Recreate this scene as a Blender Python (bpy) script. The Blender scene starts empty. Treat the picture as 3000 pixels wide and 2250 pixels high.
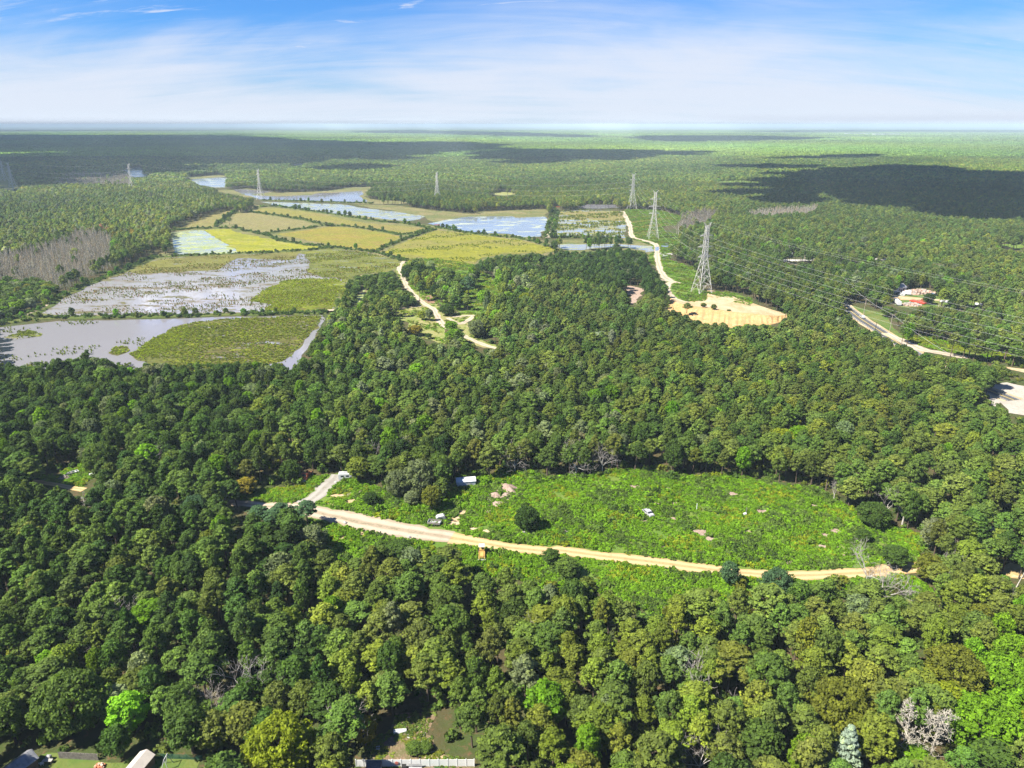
import bpy, bmesh, math, random
import numpy as np
from mathutils import Vector, Matrix
from mathutils.geometry import tessellate_polygon

random.seed(7)
RNG = np.random.default_rng(11)
SC = bpy.context.scene
COL = SC.collection
R = math.radians

# ------------------------------------------------------------------ camera, sky, sun, exposure
CAM_H = 120.0
FPX = 2080.0                      # focal length in pixels of the 3000 px wide photograph
PITCH = math.atan((1125 - 364.5) / FPX)
cam_d = bpy.data.cameras.new('camera')
cam_d.sensor_fit = 'HORIZONTAL'
cam_d.sensor_width = 36.0
cam_d.lens = 36.0 * FPX / 3000.0
cam_d.clip_start = 1.0
cam_d.clip_end = 200000.0
cam = bpy.data.objects.new('camera', cam_d)
COL.objects.link(cam)
cam.location = (0, 0, CAM_H)
cam.rotation_euler = (math.pi / 2 - PITCH, 0, 0)
SC.camera = cam

SUN_EL, SUN_BACK = R(50), R(25)
TO_SUN = Vector((-math.cos(SUN_BACK) * math.cos(SUN_EL), -math.sin(SUN_BACK) * math.cos(SUN_EL), math.sin(SUN_EL)))

world = bpy.data.worlds.new('World')
SC.world = world
world.use_nodes = True
wn, wl = world.node_tree.nodes, world.node_tree.links
wn.clear()
w_out = wn.new('ShaderNodeOutputWorld')
w_bg = wn.new('ShaderNodeBackground')
w_sky = wn.new('ShaderNodeTexSky')
w_sky.sky_type = 'NISHITA'
w_sky.sun_disc = False
w_sky.sun_elevation = SUN_EL
w_sky.sun_rotation = math.atan2(TO_SUN.x, TO_SUN.y)
w_sky.altitude = 0.0
w_sky.air_density = 1.0
w_sky.dust_density = 0.3
w_sky.ozone_density = 3.0
w_bg.inputs['Strength'].default_value = 0.050


def wnode(kind, **kw):
    n = wn.new(kind)
    for k, v in kw.items():
        setattr(n, k, v)
    return n


def wmath(op, a, b=None, c=None, clamp=False):
    n = wn.new('ShaderNodeMath')
    n.operation = op
    n.use_clamp = clamp
    for i, v in enumerate((a, b, c)):
        if v is None:
            continue
        if isinstance(v, (int, float)):
            n.inputs[i].default_value = v
        else:
            wl.new(v, n.inputs[i])
    return n.outputs[0]


w_tc = wn.new('ShaderNodeTexCoord')
w_sep = wn.new('ShaderNodeSeparateXYZ')
wl.new(w_tc.outputs['Generated'], w_sep.inputs[0])
elev = wmath('MAXIMUM', w_sep.outputs['Z'], 0.0)
den = wmath('ADD', elev, 0.22)
cu = wmath('DIVIDE', w_sep.outputs['X'], den)
cv = wmath('DIVIDE', w_sep.outputs['Y'], den)
w_comb = wn.new('ShaderNodeCombineXYZ')
wl.new(cu, w_comb.inputs[0])
wl.new(cv, w_comb.inputs[1])


def wnoise(scale, detail, rot, sx, sy, dist=0.0, off=0.0, rough=0.55):
    mp = wn.new('ShaderNodeMapping')
    mp.inputs['Rotation'].default_value = (0, 0, R(rot))
    mp.inputs['Scale'].default_value = (sx, sy, 1)
    mp.inputs['Location'].default_value = (off, off * 0.7, 0)
    wl.new(w_comb.outputs[0], mp.inputs[0])
    nz = wn.new('ShaderNodeTexNoise')
    nz.inputs['Scale'].default_value = scale
    nz.inputs['Detail'].default_value = detail
    nz.inputs['Roughness'].default_value = rough
    nz.inputs['Distortion'].default_value = dist
    wl.new(mp.outputs[0], nz.inputs[0])
    return nz.outputs['Fac']


def wmap(v, a, b, c, d, smooth=True):
    n = wn.new('ShaderNodeMapRange')
    n.interpolation_type = 'SMOOTHSTEP' if smooth else 'LINEAR'
    n.inputs[1].default_value, n.inputs[2].default_value = a, b
    n.inputs[3].default_value, n.inputs[4].default_value = c, d
    wl.new(v, n.inputs[0])
    return n.outputs[0]


big = wnoise(0.62, 4, 24, 0.8, 1.0, 0.4, 3.1)
streak = wnoise(1.0, 9, -24, 0.55, 1.5, 1.3, 11.7, 0.58)
fibre = wnoise(2.6, 8, -26, 0.35, 2.2, 1.6, 7.3, 0.60)
wisp = wnoise(1.9, 7, 24, 0.6, 1.9, 1.4, 5.3, 0.60)
veil = wmap(elev, 0.0, 0.150, 1.0, 0.0, False)               # cirrostratus seen ever more edge-on towards the horizon
shape = wmath('ADD', wmath('ADD', wmath('MULTIPLY', big, 0.80), wmath('MULTIPLY', streak, 0.62)), wmath('MULTIPLY', fibre, 0.26))
cov = wmath('ADD', wmath('MULTIPLY', shape, 1.30), wmath('MULTIPLY', veil, 0.85))
cloud_a = wmap(cov, 1.05, 1.86, 0.0, 0.92)
wsel = wmath('MULTIPLY', wmap(wisp, 0.55, 0.70, 0.0, 1.0), wmap(fibre, 0.40, 0.62, 0.0, 1.0))
cloud_f = wmath('MAXIMUM', cloud_a, wmath('MULTIPLY', wsel, 0.8), clamp=True)

w_tint = wnode('ShaderNodeMix', data_type='RGBA', blend_type='MULTIPLY')
w_tint.inputs[0].default_value = 1.0
wl.new(w_sky.outputs[0], w_tint.inputs[6])
w_tint.inputs[7].default_value = (0.30, 0.62, 1.08, 1)
w_mix = wnode('ShaderNodeMix', data_type='RGBA')
wl.new(cloud_f, w_mix.inputs[0])
wl.new(w_tint.outputs[2], w_mix.inputs[6])
w_mix.inputs[7].default_value = (5.3, 5.65, 6.45, 1)            # sunlit ice cloud
wl.new(w_mix.outputs[2], w_bg.inputs['Color'])
wl.new(w_bg.outputs[0], w_out.inputs['Surface'])

sun_d = bpy.data.lights.new('sun', 'SUN')
sun_d.energy = 5.0
sun_d.angle = R(0.5)
sun_d.color = (1.0, 0.94, 0.81)
sun = bpy.data.objects.new('sun', sun_d)
COL.objects.link(sun)
sun.rotation_euler = TO_SUN.to_track_quat('Z', 'Y').to_euler()

SC.view_settings.view_transform = 'Standard'
SC.view_settings.look = 'None'
SC.view_settings.gamma = 1.0
SC.view_settings.exposure = 1.58
SC.view_settings.use_curve_mapping = False
SC.render.engine = 'CYCLES'
cy = SC.cycles
cy.max_bounces = 5
cy.diffuse_bounces = 2
cy.glossy_bounces = 2
cy.transmission_bounces = 3
cy.transparent_max_bounces = 4
cy.volume_bounces = 0
cy.use_denoising = True
cy.denoising_input_passes = 'RGB_ALBEDO_NORMAL'
cy.denoising_prefilter = 'NONE'
cy.caustics_reflective = False
cy.caustics_refractive = False
SC.render.filter_size = 1.3

# ------------------------------------------------------------------ picture <-> ground helpers
SP, CP = math.sin(PITCH), math.cos(PITCH)


def G(px, py, z=0.0):
    """The place in the world, at height z, that stands at pixel (px, py) of the 3000 x 2250 photograph."""
    v = (py - 1125) / FPX
    u = (px - 1500) / FPX
    down = SP + v * CP
    fwd = CP - v * SP
    t = (CAM_H - z) / max(down, 1e-5)
    return Vector((u * t, fwd * t, z))


def proj(x, y, z):
    """World -> photograph pixels (vectorised)."""
    dz = z - CAM_H
    depth = y * CP - dz * SP
    up = y * SP + dz * CP
    return 1500 + FPX * x / depth, 1125 - FPX * up / depth, depth


ZO = {'z3': (0, 440, 2.676), 'z4': (700, 440, 2.676), 'z5': (1400, 440, 2.676), 'z6': (2100, 440, 2.183),
      'z7': (0, 1250, 2.458), 'z8': (800, 1250, 2.458), 'b1': (1600, 1250, 2.765), 'b2': (2200, 1250, 2.765),
      'b3': (0, 1750, 2.765), 'b4': (700, 1750, 2.765), 'b5': (1400, 1650, 2.765), 'b6': (2200, 1650, 2.765),
      'b7': (1000, 700, 2.765), 'b8': (1800, 700, 3.687), 's': (0, 0, 1.0)}


def P(*segs):
    """Photograph pixels from readings made on enlargements: P('z3', [(x, y), ...], 'z4', [...])."""
    out = []
    for i in range(0, len(segs), 2):
        ox, oy, k = ZO[segs[i]]
        out += [(ox + x / k, oy + y / k) for x, y in segs[i + 1]]
    return out


def pip(px, py, poly):
    px = np.asarray(px, float)
    py = np.asarray(py, float)
    inside = np.zeros(px.shape, bool)
    n = len(poly)
    j = n - 1
    for i in range(n):
        xi, yi = poly[i]
        xj, yj = poly[j]
        c = (yi > py) != (yj > py)
        with np.errstate(divide='ignore', invalid='ignore'):
            inside ^= c & (px < (xj - xi) * (py - yi) / ((yj - yi) if yj != yi else 1e-9) + xi)
        j = i
    return inside


def near_line(px, py, line, w):
    px = np.asarray(px, float)
    py = np.asarray(py, float)
    best = np.full(px.shape, 1e9)
    for (ax, ay), (bx, by) in zip(line[:-1], line[1:]):
        dx, dy = bx - ax, by - ay
        L = dx * dx + dy * dy + 1e-9
        t = np.clip(((px - ax) * dx + (py - ay) * dy) / L, 0, 1)
        best = np.minimum(best, np.hypot(px - ax - t * dx, py - ay - t * dy))
    return best < w


# ------------------------------------------------------------------ materials
MATS = {}


class NT:
    def __init__(self, name):
        self.m = bpy.data.materials.new(name)
        self.m.use_nodes = True
        self.n, self.l = self.m.node_tree.nodes, self.m.node_tree.links
        self.n.clear()
        self.out = self.n.new('ShaderNodeOutputMaterial')

    def new(self, kind, **kw):
        x = self.n.new(kind)
        for k, v in kw.items():
            setattr(x, k, v)
        return x

    def put(self, sock, v):
        if isinstance(v, (int, float)):
            sock.default_value = v
        elif isinstance(v, (tuple, list)):
            sock.default_value = tuple(v) + ((1.0,) if len(v) == 3 and len(sock.default_value) == 4 else ())
        else:
            self.l.new(v, sock)

    def math(self, op, a, b=0.0, clamp=False):
        x = self.new('ShaderNodeMath', operation=op, use_clamp=clamp)
        self.put(x.inputs[0], a)
        self.put(x.inputs[1], b)
        return x.outputs[0]

    def mix(self, f, a, b, blend='MIX'):
        x = self.new('ShaderNodeMix', data_type='RGBA', blend_type=blend)
        self.put(x.inputs[0], f)
        self.put(x.inputs[6], a)
        self.put(x.inputs[7], b)
        return x.outputs[2]

    def range(self, v, a, b, c=0.0, d=1.0, smooth=True):
        x = self.new('ShaderNodeMapRange')
        x.interpolation_type = 'SMOOTHSTEP' if smooth else 'LINEAR'
        for i, q in enumerate((a, b, c, d)):
            x.inputs[1 + i].default_value = q
        self.put(x.inputs[0], v)
        return x.outputs[0]

    def pos(self, sx=1, sy=1, sz=1, rot=0):
        g = self.new('ShaderNodeNewGeometry')
        mp = self.new('ShaderNodeMapping')
        mp.inputs['Scale'].default_value = (sx, sy, sz)
        mp.inputs['Rotation'].default_value = (0, 0, R(rot))
        self.l.new(g.outputs['Position'], mp.inputs[0])
        return mp.outputs[0]

    def noise(self, scale, detail=4, vec=None, rough=0.55, dist=0.0):
        x = self.new('ShaderNodeTexNoise')
        x.inputs['Scale'].default_value = scale
        x.inputs['Detail'].default_value = detail
        x.inputs['Roughness'].default_value = rough
        x.inputs['Distortion'].default_value = dist
        self.l.new(vec if vec is not None else self.pos(), x.inputs['Vector'])
        return x.outputs['Fac']

    def bump(self, h, strength=0.5, dist=1.0):
        b = self.new('ShaderNodeBump')
        b.inputs['Strength'].default_value = strength
        b.inputs['Distance'].default_value = dist
        self.put(b.inputs['Height'], h)
        return b.outputs[0]

    def bsdf(self, color, rough=0.8, metal=0.0, normal=None, spec=0.3):
        b = self.new('ShaderNodeBsdfPrincipled')
        self.put(b.inputs['Base Color'], color)
        self.put(b.inputs['Roughness'], rough)
        self.put(b.inputs['Metallic'], metal)
        b.inputs['Specular IOR Level'].default_value = spec
        if normal is not None:
            self.l.new(normal, b.inputs['Normal'])
        return b.outputs[0]

    def done(self, shader):
        self.l.new(shader, self.out.inputs['Surface'])
        MATS[self.m.name] = self.m
        return self.m


def foliage_mat(name, transl=0.3, warm=(1.14, 1.12, 0.72)):
    t = NT(name)
    a = t.new('ShaderNodeAttribute', attribute_type='INSTANCER', attribute_name='tcol')
    v = t.new('ShaderNodeAttribute', attribute_type='GEOMETRY', attribute_name='leafv')
    br = t.range(v.outputs['Fac'], 0.0, 1.0, 0.62, 1.42, False)
    warmc = t.mix(1.0, a.outputs['Color'], warm, 'MULTIPLY')
    c = t.mix(t.range(v.outputs['Fac'], 0.45, 1.0, 0, 1), a.outputs['Color'], warmc)
    vm = t.new('ShaderNodeVectorMath', operation='SCALE')
    t.put(vm.inputs[0], c)
    t.put(vm.inputs['Scale'], br)
    col = vm.outputs[0]
    d = t.bsdf(col, 0.6, 0, None, 0.06)
    tr = t.new('ShaderNodeBsdfTranslucent')
    t.put(tr.inputs['Color'], t.mix(1.0, col, (1.2, 1.25, 0.6), 'MULTIPLY'))
    ms = t.new('ShaderNodeMixShader')
    ms.inputs[0].default_value = transl
    t.l.new(d, ms.inputs[1])
    t.l.new(tr.outputs[0], ms.inputs[2])
    return t.done(ms.outputs[0])


KS = 0.84


def ks(c):
    return tuple(q * KS for q in c) if c else c


def simple_mat(name, col, rough=0.7, metal=0.0, var=0.25, scale=1.5, col2=None, spec=0.3):
    col, col2 = ks(col), ks(col2)
    t = NT(name)
    g = t.new('ShaderNodeTexCoord')
    n = t.noise(scale, 5, g.outputs['Object'], 0.6)
    c2 = col2 if col2 else tuple(x * (1 - var) for x in col)
    c = t.mix(t.range(n, 0.35, 0.65), col, c2)
    return t.done(t.bsdf(c, rough, metal, None, spec))


def water_mat(name, col, rough=0.06, film=None, film_amt=0.0):
    t = NT(name)
    h = t.noise(0.6, 3, t.pos(0.5, 1.4, 1, 20))
    patch = t.noise(0.02, 4, t.pos(1, 1, 1))
    r = t.range(patch, 0.4, 0.65, rough, rough + 0.14)
    c = col
    if film:
        f = t.noise(0.045, 6, t.pos(0.7, 1.2, 1, 12), 0.65, 0.4)
        m = t.range(f, 0.62 - 0.4 * film_amt, 0.70 - 0.3 * film_amt)
        c = t.mix(m, col, film)
        r = t.math('ADD', r, t.math('MULTIPLY', m, 0.4))
    b = t.new('ShaderNodeBsdfPrincipled')
    t.put(b.inputs['Base Color'], c)
    t.put(b.inputs['Roughness'], r)
    b.inputs['IOR'].default_value = 1.36
    b.inputs['Specular IOR Level'].default_value = 0.6
    t.l.new(t.bump(h, 0.03, 0.1), b.inputs['Normal'])
    return t.done(b.outputs[0])


def bog_mat(name, c1, c2, c3, water=0.0, wcol=(0.13, 0.13, 0.15), rot=10, fine=0.35, flow=0.02):
    """Cranberry bog: matted low plants in three hues, standing water showing where the mat is thin."""
    c1, c2, c3, wcol = ks(c1), ks(c2), ks(c3), ks(wcol)
    t = NT(name)
    p = t.pos(0.55, 1.3, 1, rot)
    a = t.noise(flow, 5, p, 0.6, 0.6)
    b = t.noise(0.075, 6, t.pos(0.6, 1.5, 1, rot + 25), 0.65, 0.3)
    f = t.noise(fine, 4, None, 0.7)
    c = t.mix(t.range(a, 0.43, 0.57), c1, c2)
    c = t.mix(t.range(b, 0.50, 0.64), c, c3)
    vm = t.new('ShaderNodeVectorMath', operation='SCALE')
    t.put(vm.inputs[0], c)
    t.put(vm.inputs['Scale'], t.math('MULTIPLY', t.range(f, 0.3, 0.7, 0.60, 1.36, False), t.range(t.noise(0.16, 5, t.pos(0.7, 1.3, 1, rot + 40), 0.7), 0.3, 0.7, 0.72, 1.24, False)))
    veg = t.bsdf(vm.outputs[0], 0.85, 0, t.bump(f, 0.9, 1.2), 0.15)
    if water <= 0:
        return t.done(veg)
    w = t.new('ShaderNodeBsdfPrincipled')
    t.put(w.inputs['Base Color'], wcol)
    w.inputs['Roughness'].default_value = 0.1
    w.inputs['Specular IOR Level'].default_value = 0.6
    k = t.math('ADD', t.math('MULTIPLY', b, 0.55), t.math('MULTIPLY', t.math('ADD', t.math('MULTIPLY', f, 0.6), t.math('MULTIPLY', a, 0.4)), 0.45))
    m = t.range(k, 0.36 + 0.28 * water, 0.30 + 0.28 * water, 0, 1)
    ms = t.new('ShaderNodeMixShader')
    t.put(ms.inputs[0], t.range(k, 0.33 + 0.26 * water, 0.40 + 0.26 * water, 1, 0))
    t.l.new(veg, ms.inputs[1])
    t.l.new(w.outputs[0], ms.inputs[2])
    return t.done(ms.outputs[0])


def ground_mat(name, c1, c2, c3, s1=0.05, s2=0.6, bump=0.6):
    c1, c2, c3 = ks(c1), ks(c2), ks(c3)
    t = NT(name)
    a = t.noise(s1, 6, None, 0.6, 0.3)
    b = t.noise(s2, 5, None, 0.65)
    c = t.mix(t.range(a, 0.38, 0.62), c1, c2)
    c = t.mix(t.range(b, 0.52, 0.70), c, c3)
    return t.done(t.bsdf(c, 0.92, 0, t.bump(b, bump, 0.5), 0.1))


def track_mat(name, base, rut, mid, dark=0.5):
    """Sandy track: two paler wheel ruts, a rougher strip between them and soft edges."""
    base, rut, mid = ks(base), ks(rut), ks(mid)
    t = NT(name)
    ac = t.new('ShaderNodeAttribute', attribute_type='GEOMETRY', attribute_name='across')
    x = t.math('ABSOLUTE', ac.outputs['Fac'])
    n = t.noise(0.7, 6, None, 0.7, 0.4)
    big = t.noise(0.06, 4, None, 0.6)
    r = t.math('MULTIPLY', t.range(x, 0.12, 0.38), t.range(x, 0.86, 0.58))
    r = t.math('MULTIPLY', r, t.range(n, 0.25, 0.6, 0.55, 1.0))
    c = t.mix(r, base, rut)
    c = t.mix(t.math('MULTIPLY', t.range(x, 0.22, 0.06), t.range(n, 0.45, 0.6, 0.0, 0.8)), c, mid)
    c = t.mix(t.math('MULTIPLY', t.range(n, 0.58, 0.72), 0.6), c, mid)
    c = t.mix(t.math('MULTIPLY', t.range(big, 0.5, 0.7), dark), c, tuple(q * 0.7 for q in base))
    return t.done(t.bsdf(c, 0.95, 0, t.bump(n, 0.5, 0.2), 0.08))


leaf_pine = foliage_mat('pine_needles', 0.30)
leaf_broad = foliage_mat('broad_leaves', 0.40)
leaf_weed = foliage_mat('weed_leaves', 0.36)
bark = simple_mat('bark', (0.13, 0.095, 0.07), 0.9, 0, 0.4, 2.5)
deadwood = simple_mat('weathered_deadwood', (0.52, 0.49, 0.45), 0.85, 0, 0.35, 1.2)
white_bark = simple_mat('white_dead_bark', (0.50, 0.46, 0.39), 0.85, 0, 0.15, 1.2)
deadtwig = simple_mat('grey_twigs', (0.38, 0.345, 0.32), 0.9, 0, 0.3, 1.2)

forest_floor = ground_mat('forest_floor', (0.072, 0.062, 0.030), (0.050, 0.070, 0.020), (0.12, 0.075, 0.042), 0.06, 0.5)
far_wood = ground_mat('distant_woodland', (0.075, 0.125, 0.034), (0.09, 0.135, 0.04), (0.05, 0.09, 0.026), 0.004, 0.05, 1.0)
meadow_g = ground_mat('meadow_ground', (0.085, 0.155, 0.022), (0.12, 0.175, 0.03), (0.15, 0.14, 0.06), 0.09, 0.35)
dry_grass = ground_mat('dry_clearing_ground', (0.235, 0.225, 0.085), (0.165, 0.205, 0.05), (0.36, 0.28, 0.18), 0.08, 0.4)
lawn_m = ground_mat('lawn', (0.07, 0.13, 0.025), (0.13, 0.15, 0.04), (0.10, 0.14, 0.03), 0.1, 0.9)
litter_m = ground_mat('bare_littered_soil', (0.20, 0.135, 0.09), (0.13, 0.12, 0.055), (0.30, 0.22, 0.16), 0.35, 1.6)
sand_m = ground_mat('pale_sand', (0.464, 0.360, 0.232), (0.400, 0.288, 0.160), (0.512, 0.424, 0.304), 0.06, 0.35)
sand_o = ground_mat('orange_sand_face', (0.459, 0.303, 0.139), (0.410, 0.254, 0.107), (0.492, 0.361, 0.205), 0.10, 0.5, 0.9)
pinksoil = ground_mat('pinkish_soil', (0.31, 0.225, 0.18), (0.37, 0.285, 0.235), (0.24, 0.165, 0.125), 0.35, 1.6, 1.0)
bare_m = ground_mat('bare_brown_soil', (0.25, 0.15, 0.10), (0.20, 0.13, 0.08), (0.30, 0.20, 0.14), 0.2, 0.8)
gravel_m = ground_mat('grey_gravel', (0.336, 0.304, 0.264), (0.400, 0.368, 0.328), (0.264, 0.232, 0.200), 0.12, 0.9)
marsh_m = bog_mat('tan_marsh', (0.13, 0.135, 0.045), (0.19, 0.165, 0.075), (0.09, 0.12, 0.035))
dike_m = ground_mat('grassy_dike', (0.07, 0.10, 0.022), (0.10, 0.115, 0.03), (0.055, 0.075, 0.02), 0.05, 0.3)
asphalt = ground_mat('asphalt', (0.10, 0.10, 0.105), (0.085, 0.085, 0.09), (0.13, 0.13, 0.13), 0.2, 1.5, 0.2)
paint_w = simple_mat('road_paint_white', (0.75, 0.75, 0.72), 0.7)
paint_y = simple_mat('road_paint_yellow', (0.65, 0.48, 0.10), 0.7)
road_pale = track_mat('pale_dirt_track', (0.31, 0.25, 0.18), (0.43, 0.36, 0.28), (0.20, 0.17, 0.11), 0.7)
road_tan = track_mat('sandy_dirt_road', (0.38, 0.27, 0.13), (0.50, 0.37, 0.20), (0.26, 0.19, 0.085), 0.7)
road_white = track_mat('white_sand_track', (0.36, 0.30, 0.22), (0.46, 0.40, 0.32), (0.28, 0.23, 0.15), 0.7)
water_clear = water_mat('still_water', (0.11, 0.115, 0.13), 0.05)
water_lav = water_mat('sky_toned_water', (0.175, 0.17, 0.195), 0.05)  # pale lavender base colour makes up for the dim sky reflection
water_algae = water_mat('algae_water', (0.205, 0.217, 0.186), 0.2, (0.223, 0.260, 0.099), 0.9)
water_blue = water_mat('open_pond_water', (0.16, 0.19, 0.24), 0.06, (0.30, 0.33, 0.26), 0.25)
steel = simple_mat('galvanised_steel', (0.62, 0.60, 0.58), 0.6, 0.0, 0.2, 0.2)
wire_m = simple_mat('aluminium_cable', (0.50, 0.50, 0.50), 0.6, 0.0, 0.1, 0.2)
ceramic = simple_mat('insulator_glass', (0.22, 0.25, 0.25), 0.3)
woodpole = simple_mat('weathered_pole_wood', (0.36, 0.30, 0.25), 0.9, 0, 0.3, 0.8)
white_paint = simple_mat('white_paint', (0.60, 0.61, 0.62), 0.5, 0, 0.10, 0.8)
white_vinyl = simple_mat('white_vinyl', (0.78, 0.79, 0.80), 0.45, 0, 0.06, 0.6)
rust = simple_mat('rust_brown', (0.30, 0.14, 0.07), 0.85, 0, 0.5, 1.5)
redpaint = simple_mat('faded_red_paint', (0.46, 0.10, 0.05), 0.6, 0, 0.4, 1.0, (0.36, 0.13, 0.08))
bright_red = simple_mat('orange_red_paint', (0.50, 0.07, 0.035), 0.5, 0, 0.2, 1.0)
yellow_p = simple_mat('machine_yellow', (0.56, 0.36, 0.10), 0.6, 0, 0.3, 1.2, (0.42, 0.24, 0.08))
cream = simple_mat('cream_paint', (0.74, 0.66, 0.45), 0.6, 0, 0.15, 1.0)
rubber = simple_mat('black_rubber', (0.022, 0.022, 0.022), 0.85)
glass_d = simple_mat('dark_glass', (0.03, 0.04, 0.05), 0.12, 0, 0.2, 1.0, None, 0.6)
greypaint = simple_mat('grey_paint', (0.40, 0.40, 0.42), 0.5, 0, 0.25, 1.0)
silver = simple_mat('silver_car_paint', (0.62, 0.63, 0.65), 0.3, 0.3, 0.06, 0.5, None, 0.5)
shingle = simple_mat('grey_roof_shingles', (0.115, 0.12, 0.135), 0.9, 0, 0.3, 3.0)
metal_roof = simple_mat('grey_metal_roof', (0.30, 0.31, 0.34), 0.45, 0.3, 0.3, 0.7)
beige_roof = simple_mat('beige_roof', (0.52, 0.47, 0.42), 0.8, 0, 0.12, 1.0)
old_wood = simple_mat('weathered_grey_wood', (0.23, 0.21, 0.19), 0.9, 0, 0.4, 2.0)
brownwall = simple_mat('brown_siding', (0.20, 0.13, 0.09), 0.85, 0, 0.25, 1.5)
blue_p = simple_mat('blue_paint', (0.06, 0.14, 0.34), 0.5)
green_tarp = simple_mat('green_tarp', (0.02, 0.20, 0.13), 0.55, 0, 0.4, 1.5)
green_mesh = simple_mat('green_fence_mesh', (0.03, 0.12, 0.08), 0.8)
brick_m = simple_mat('broken_brick', (0.46, 0.24, 0.16), 0.9, 0, 0.3, 0.9, (0.60, 0.47, 0.40))
concrete = simple_mat('concrete', (0.408, 0.391, 0.365), 0.9, 0, 0.2, 1.0)
signal_y = simple_mat('signal_yellow', (0.70, 0.32, 0.03), 0.5)
sign_g = simple_mat('sign_green', (0.02, 0.22, 0.10), 0.5)
terracotta = simple_mat('orange_terracotta', (0.44, 0.16, 0.08), 0.85, 0, 0.3, 2.0)
white_metal_roof = simple_mat('white_sheet_metal', (0.58, 0.60, 0.63), 0.5, 0, 0.15, 0.6)

# cloud: bright scattering droplets
ct = NT('cloud_droplets')
cd = ct.bsdf((0.88, 0.88, 0.9), 1.0, 0, None, 0.0)
MAT_CLOUD = ct.done(cd)


# ------------------------------------------------------------------ object helpers
def tag(o, label=None, cat=None, group=None, kind=None):
    if label:
        o['label'] = label
    if cat:
        o['category'] = cat
    if group:
        o['group'] = group
    if kind:
        o['kind'] = kind
    return o


def thing(name, label, cat, loc, rz=0.0, group=None):
    o = bpy.data.objects.new(name, None)
    o.empty_display_size = 0.5
    COL.objects.link(o)
    o.location = loc
    o.rotation_euler = (0, 0, rz)
    return tag(o, label, cat, group)


def link(name, mesh, parent=None):
    o = bpy.data.objects.new(name, mesh)
    COL.objects.link(o)
    if parent is not None:
        o.parent = parent
    return o


def dup(root, loc, rz, scl=(1, 1, 1), label=None, group=None):
    r = root.copy()
    COL.objects.link(r)
    r.location = loc
    r.rotation_euler = (0, 0, rz)
    r.scale = scl
    if label:
        r['label'] = label
    if group:
        r['group'] = group
    for ch in root.children:
        c = ch.copy()
        COL.objects.link(c)
        c.parent = r
        for g in ch.children:
            d = g.copy()
            COL.objects.link(d)
            d.parent = c
    return r


class MB:
    """Collects simple solids into one mesh."""

    def __init__(self):
        self.v, self.f = [], []

    def add(self, vs, fs):
        k = len(self.v)
        self.v += [tuple(x) for x in vs]
        self.f += [tuple(i + k for i in q) for q in fs]
        return self

    def box(self, cx, cy, cz, sx, sy, sz, rz=0.0, taper=1.0, tapx=None):
        c, s = math.cos(rz), math.sin(rz)
        tx = tapx if tapx is not None else taper
        vs = []
        for k, (fx, fy) in ((-1, (1, 1)), (1, (tx, taper))):
            for ax, ay in ((-1, -1), (1, -1), (1, 1), (-1, 1)):
                x, y = ax * sx / 2 * fx, ay * sy / 2 * fy
                vs.append((cx + c * x - s * y, cy + s * x + c * y, cz + k * sz / 2))
        return self.add(vs, [(3, 2, 1, 0), (4, 5, 6, 7), (0, 1, 5, 4), (1, 2, 6, 5), (2, 3, 7, 6), (3, 0, 4, 7)])

    def tube(self, a, b, ra, rb=None, n=6, caps=True):
        a, b = Vector(a), Vector(b)
        rb = ra if rb is None else rb
        d = b - a
        if d.length < 1e-6:
            return self
        d.normalize()
        u = d.orthogonal().normalized()
        w = d.cross(u)
        vs = []
        for p, r in ((a, ra), (b, rb)):
            for i in range(n):
                t = 2 * math.pi * i / n
                vs.append(p + (u * math.cos(t) + w * math.sin(t)) * r)
        fs = [(i, (i + 1) % n, n + (i + 1) % n, n + i) for i in range(n)]
        if caps:
            fs += [tuple(range(n - 1, -1, -1)), tuple(range(n, 2 * n))]
        return self.add(vs, fs)

    def prism(self, prof, y0, y1, axis='x'):
        """Profile of (a, z) extruded from y0 to y1 along y (axis 'x': profile in x, z) or along x."""
        n = len(prof)
        vs = []
        for q in (y0, y1):
            for a, z in prof:
                vs.append((a, q, z) if axis == 'x' else (q, a, z))
        fs = [(i, (i + 1) % n, n + (i + 1) % n, n + i) for i in range(n)]
        fs += [tuple(range(n - 1, -1, -1)), tuple(range(n, 2 * n))]
        return self.add(vs, fs)

    def mesh(self, name, mat, smooth=False):
        m = bpy.data.meshes.new(name)
        m.from_pydata(self.v, [], self.f)
        m.materials.append(mat)
        if smooth:
            m.polygons.foreach_set('use_smooth', [True] * len(m.polygons))
        bm = bmesh.new()
        bm.from_mesh(m)
        bmesh.ops.recalc_face_normals(bm, faces=bm.faces)
        bm.to_mesh(m)
        bm.free()
        m.update()
        return m

    def part(self, name, mat, parent=None, smooth=False):
        return link(name, self.mesh(name, mat, smooth), parent)


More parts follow.
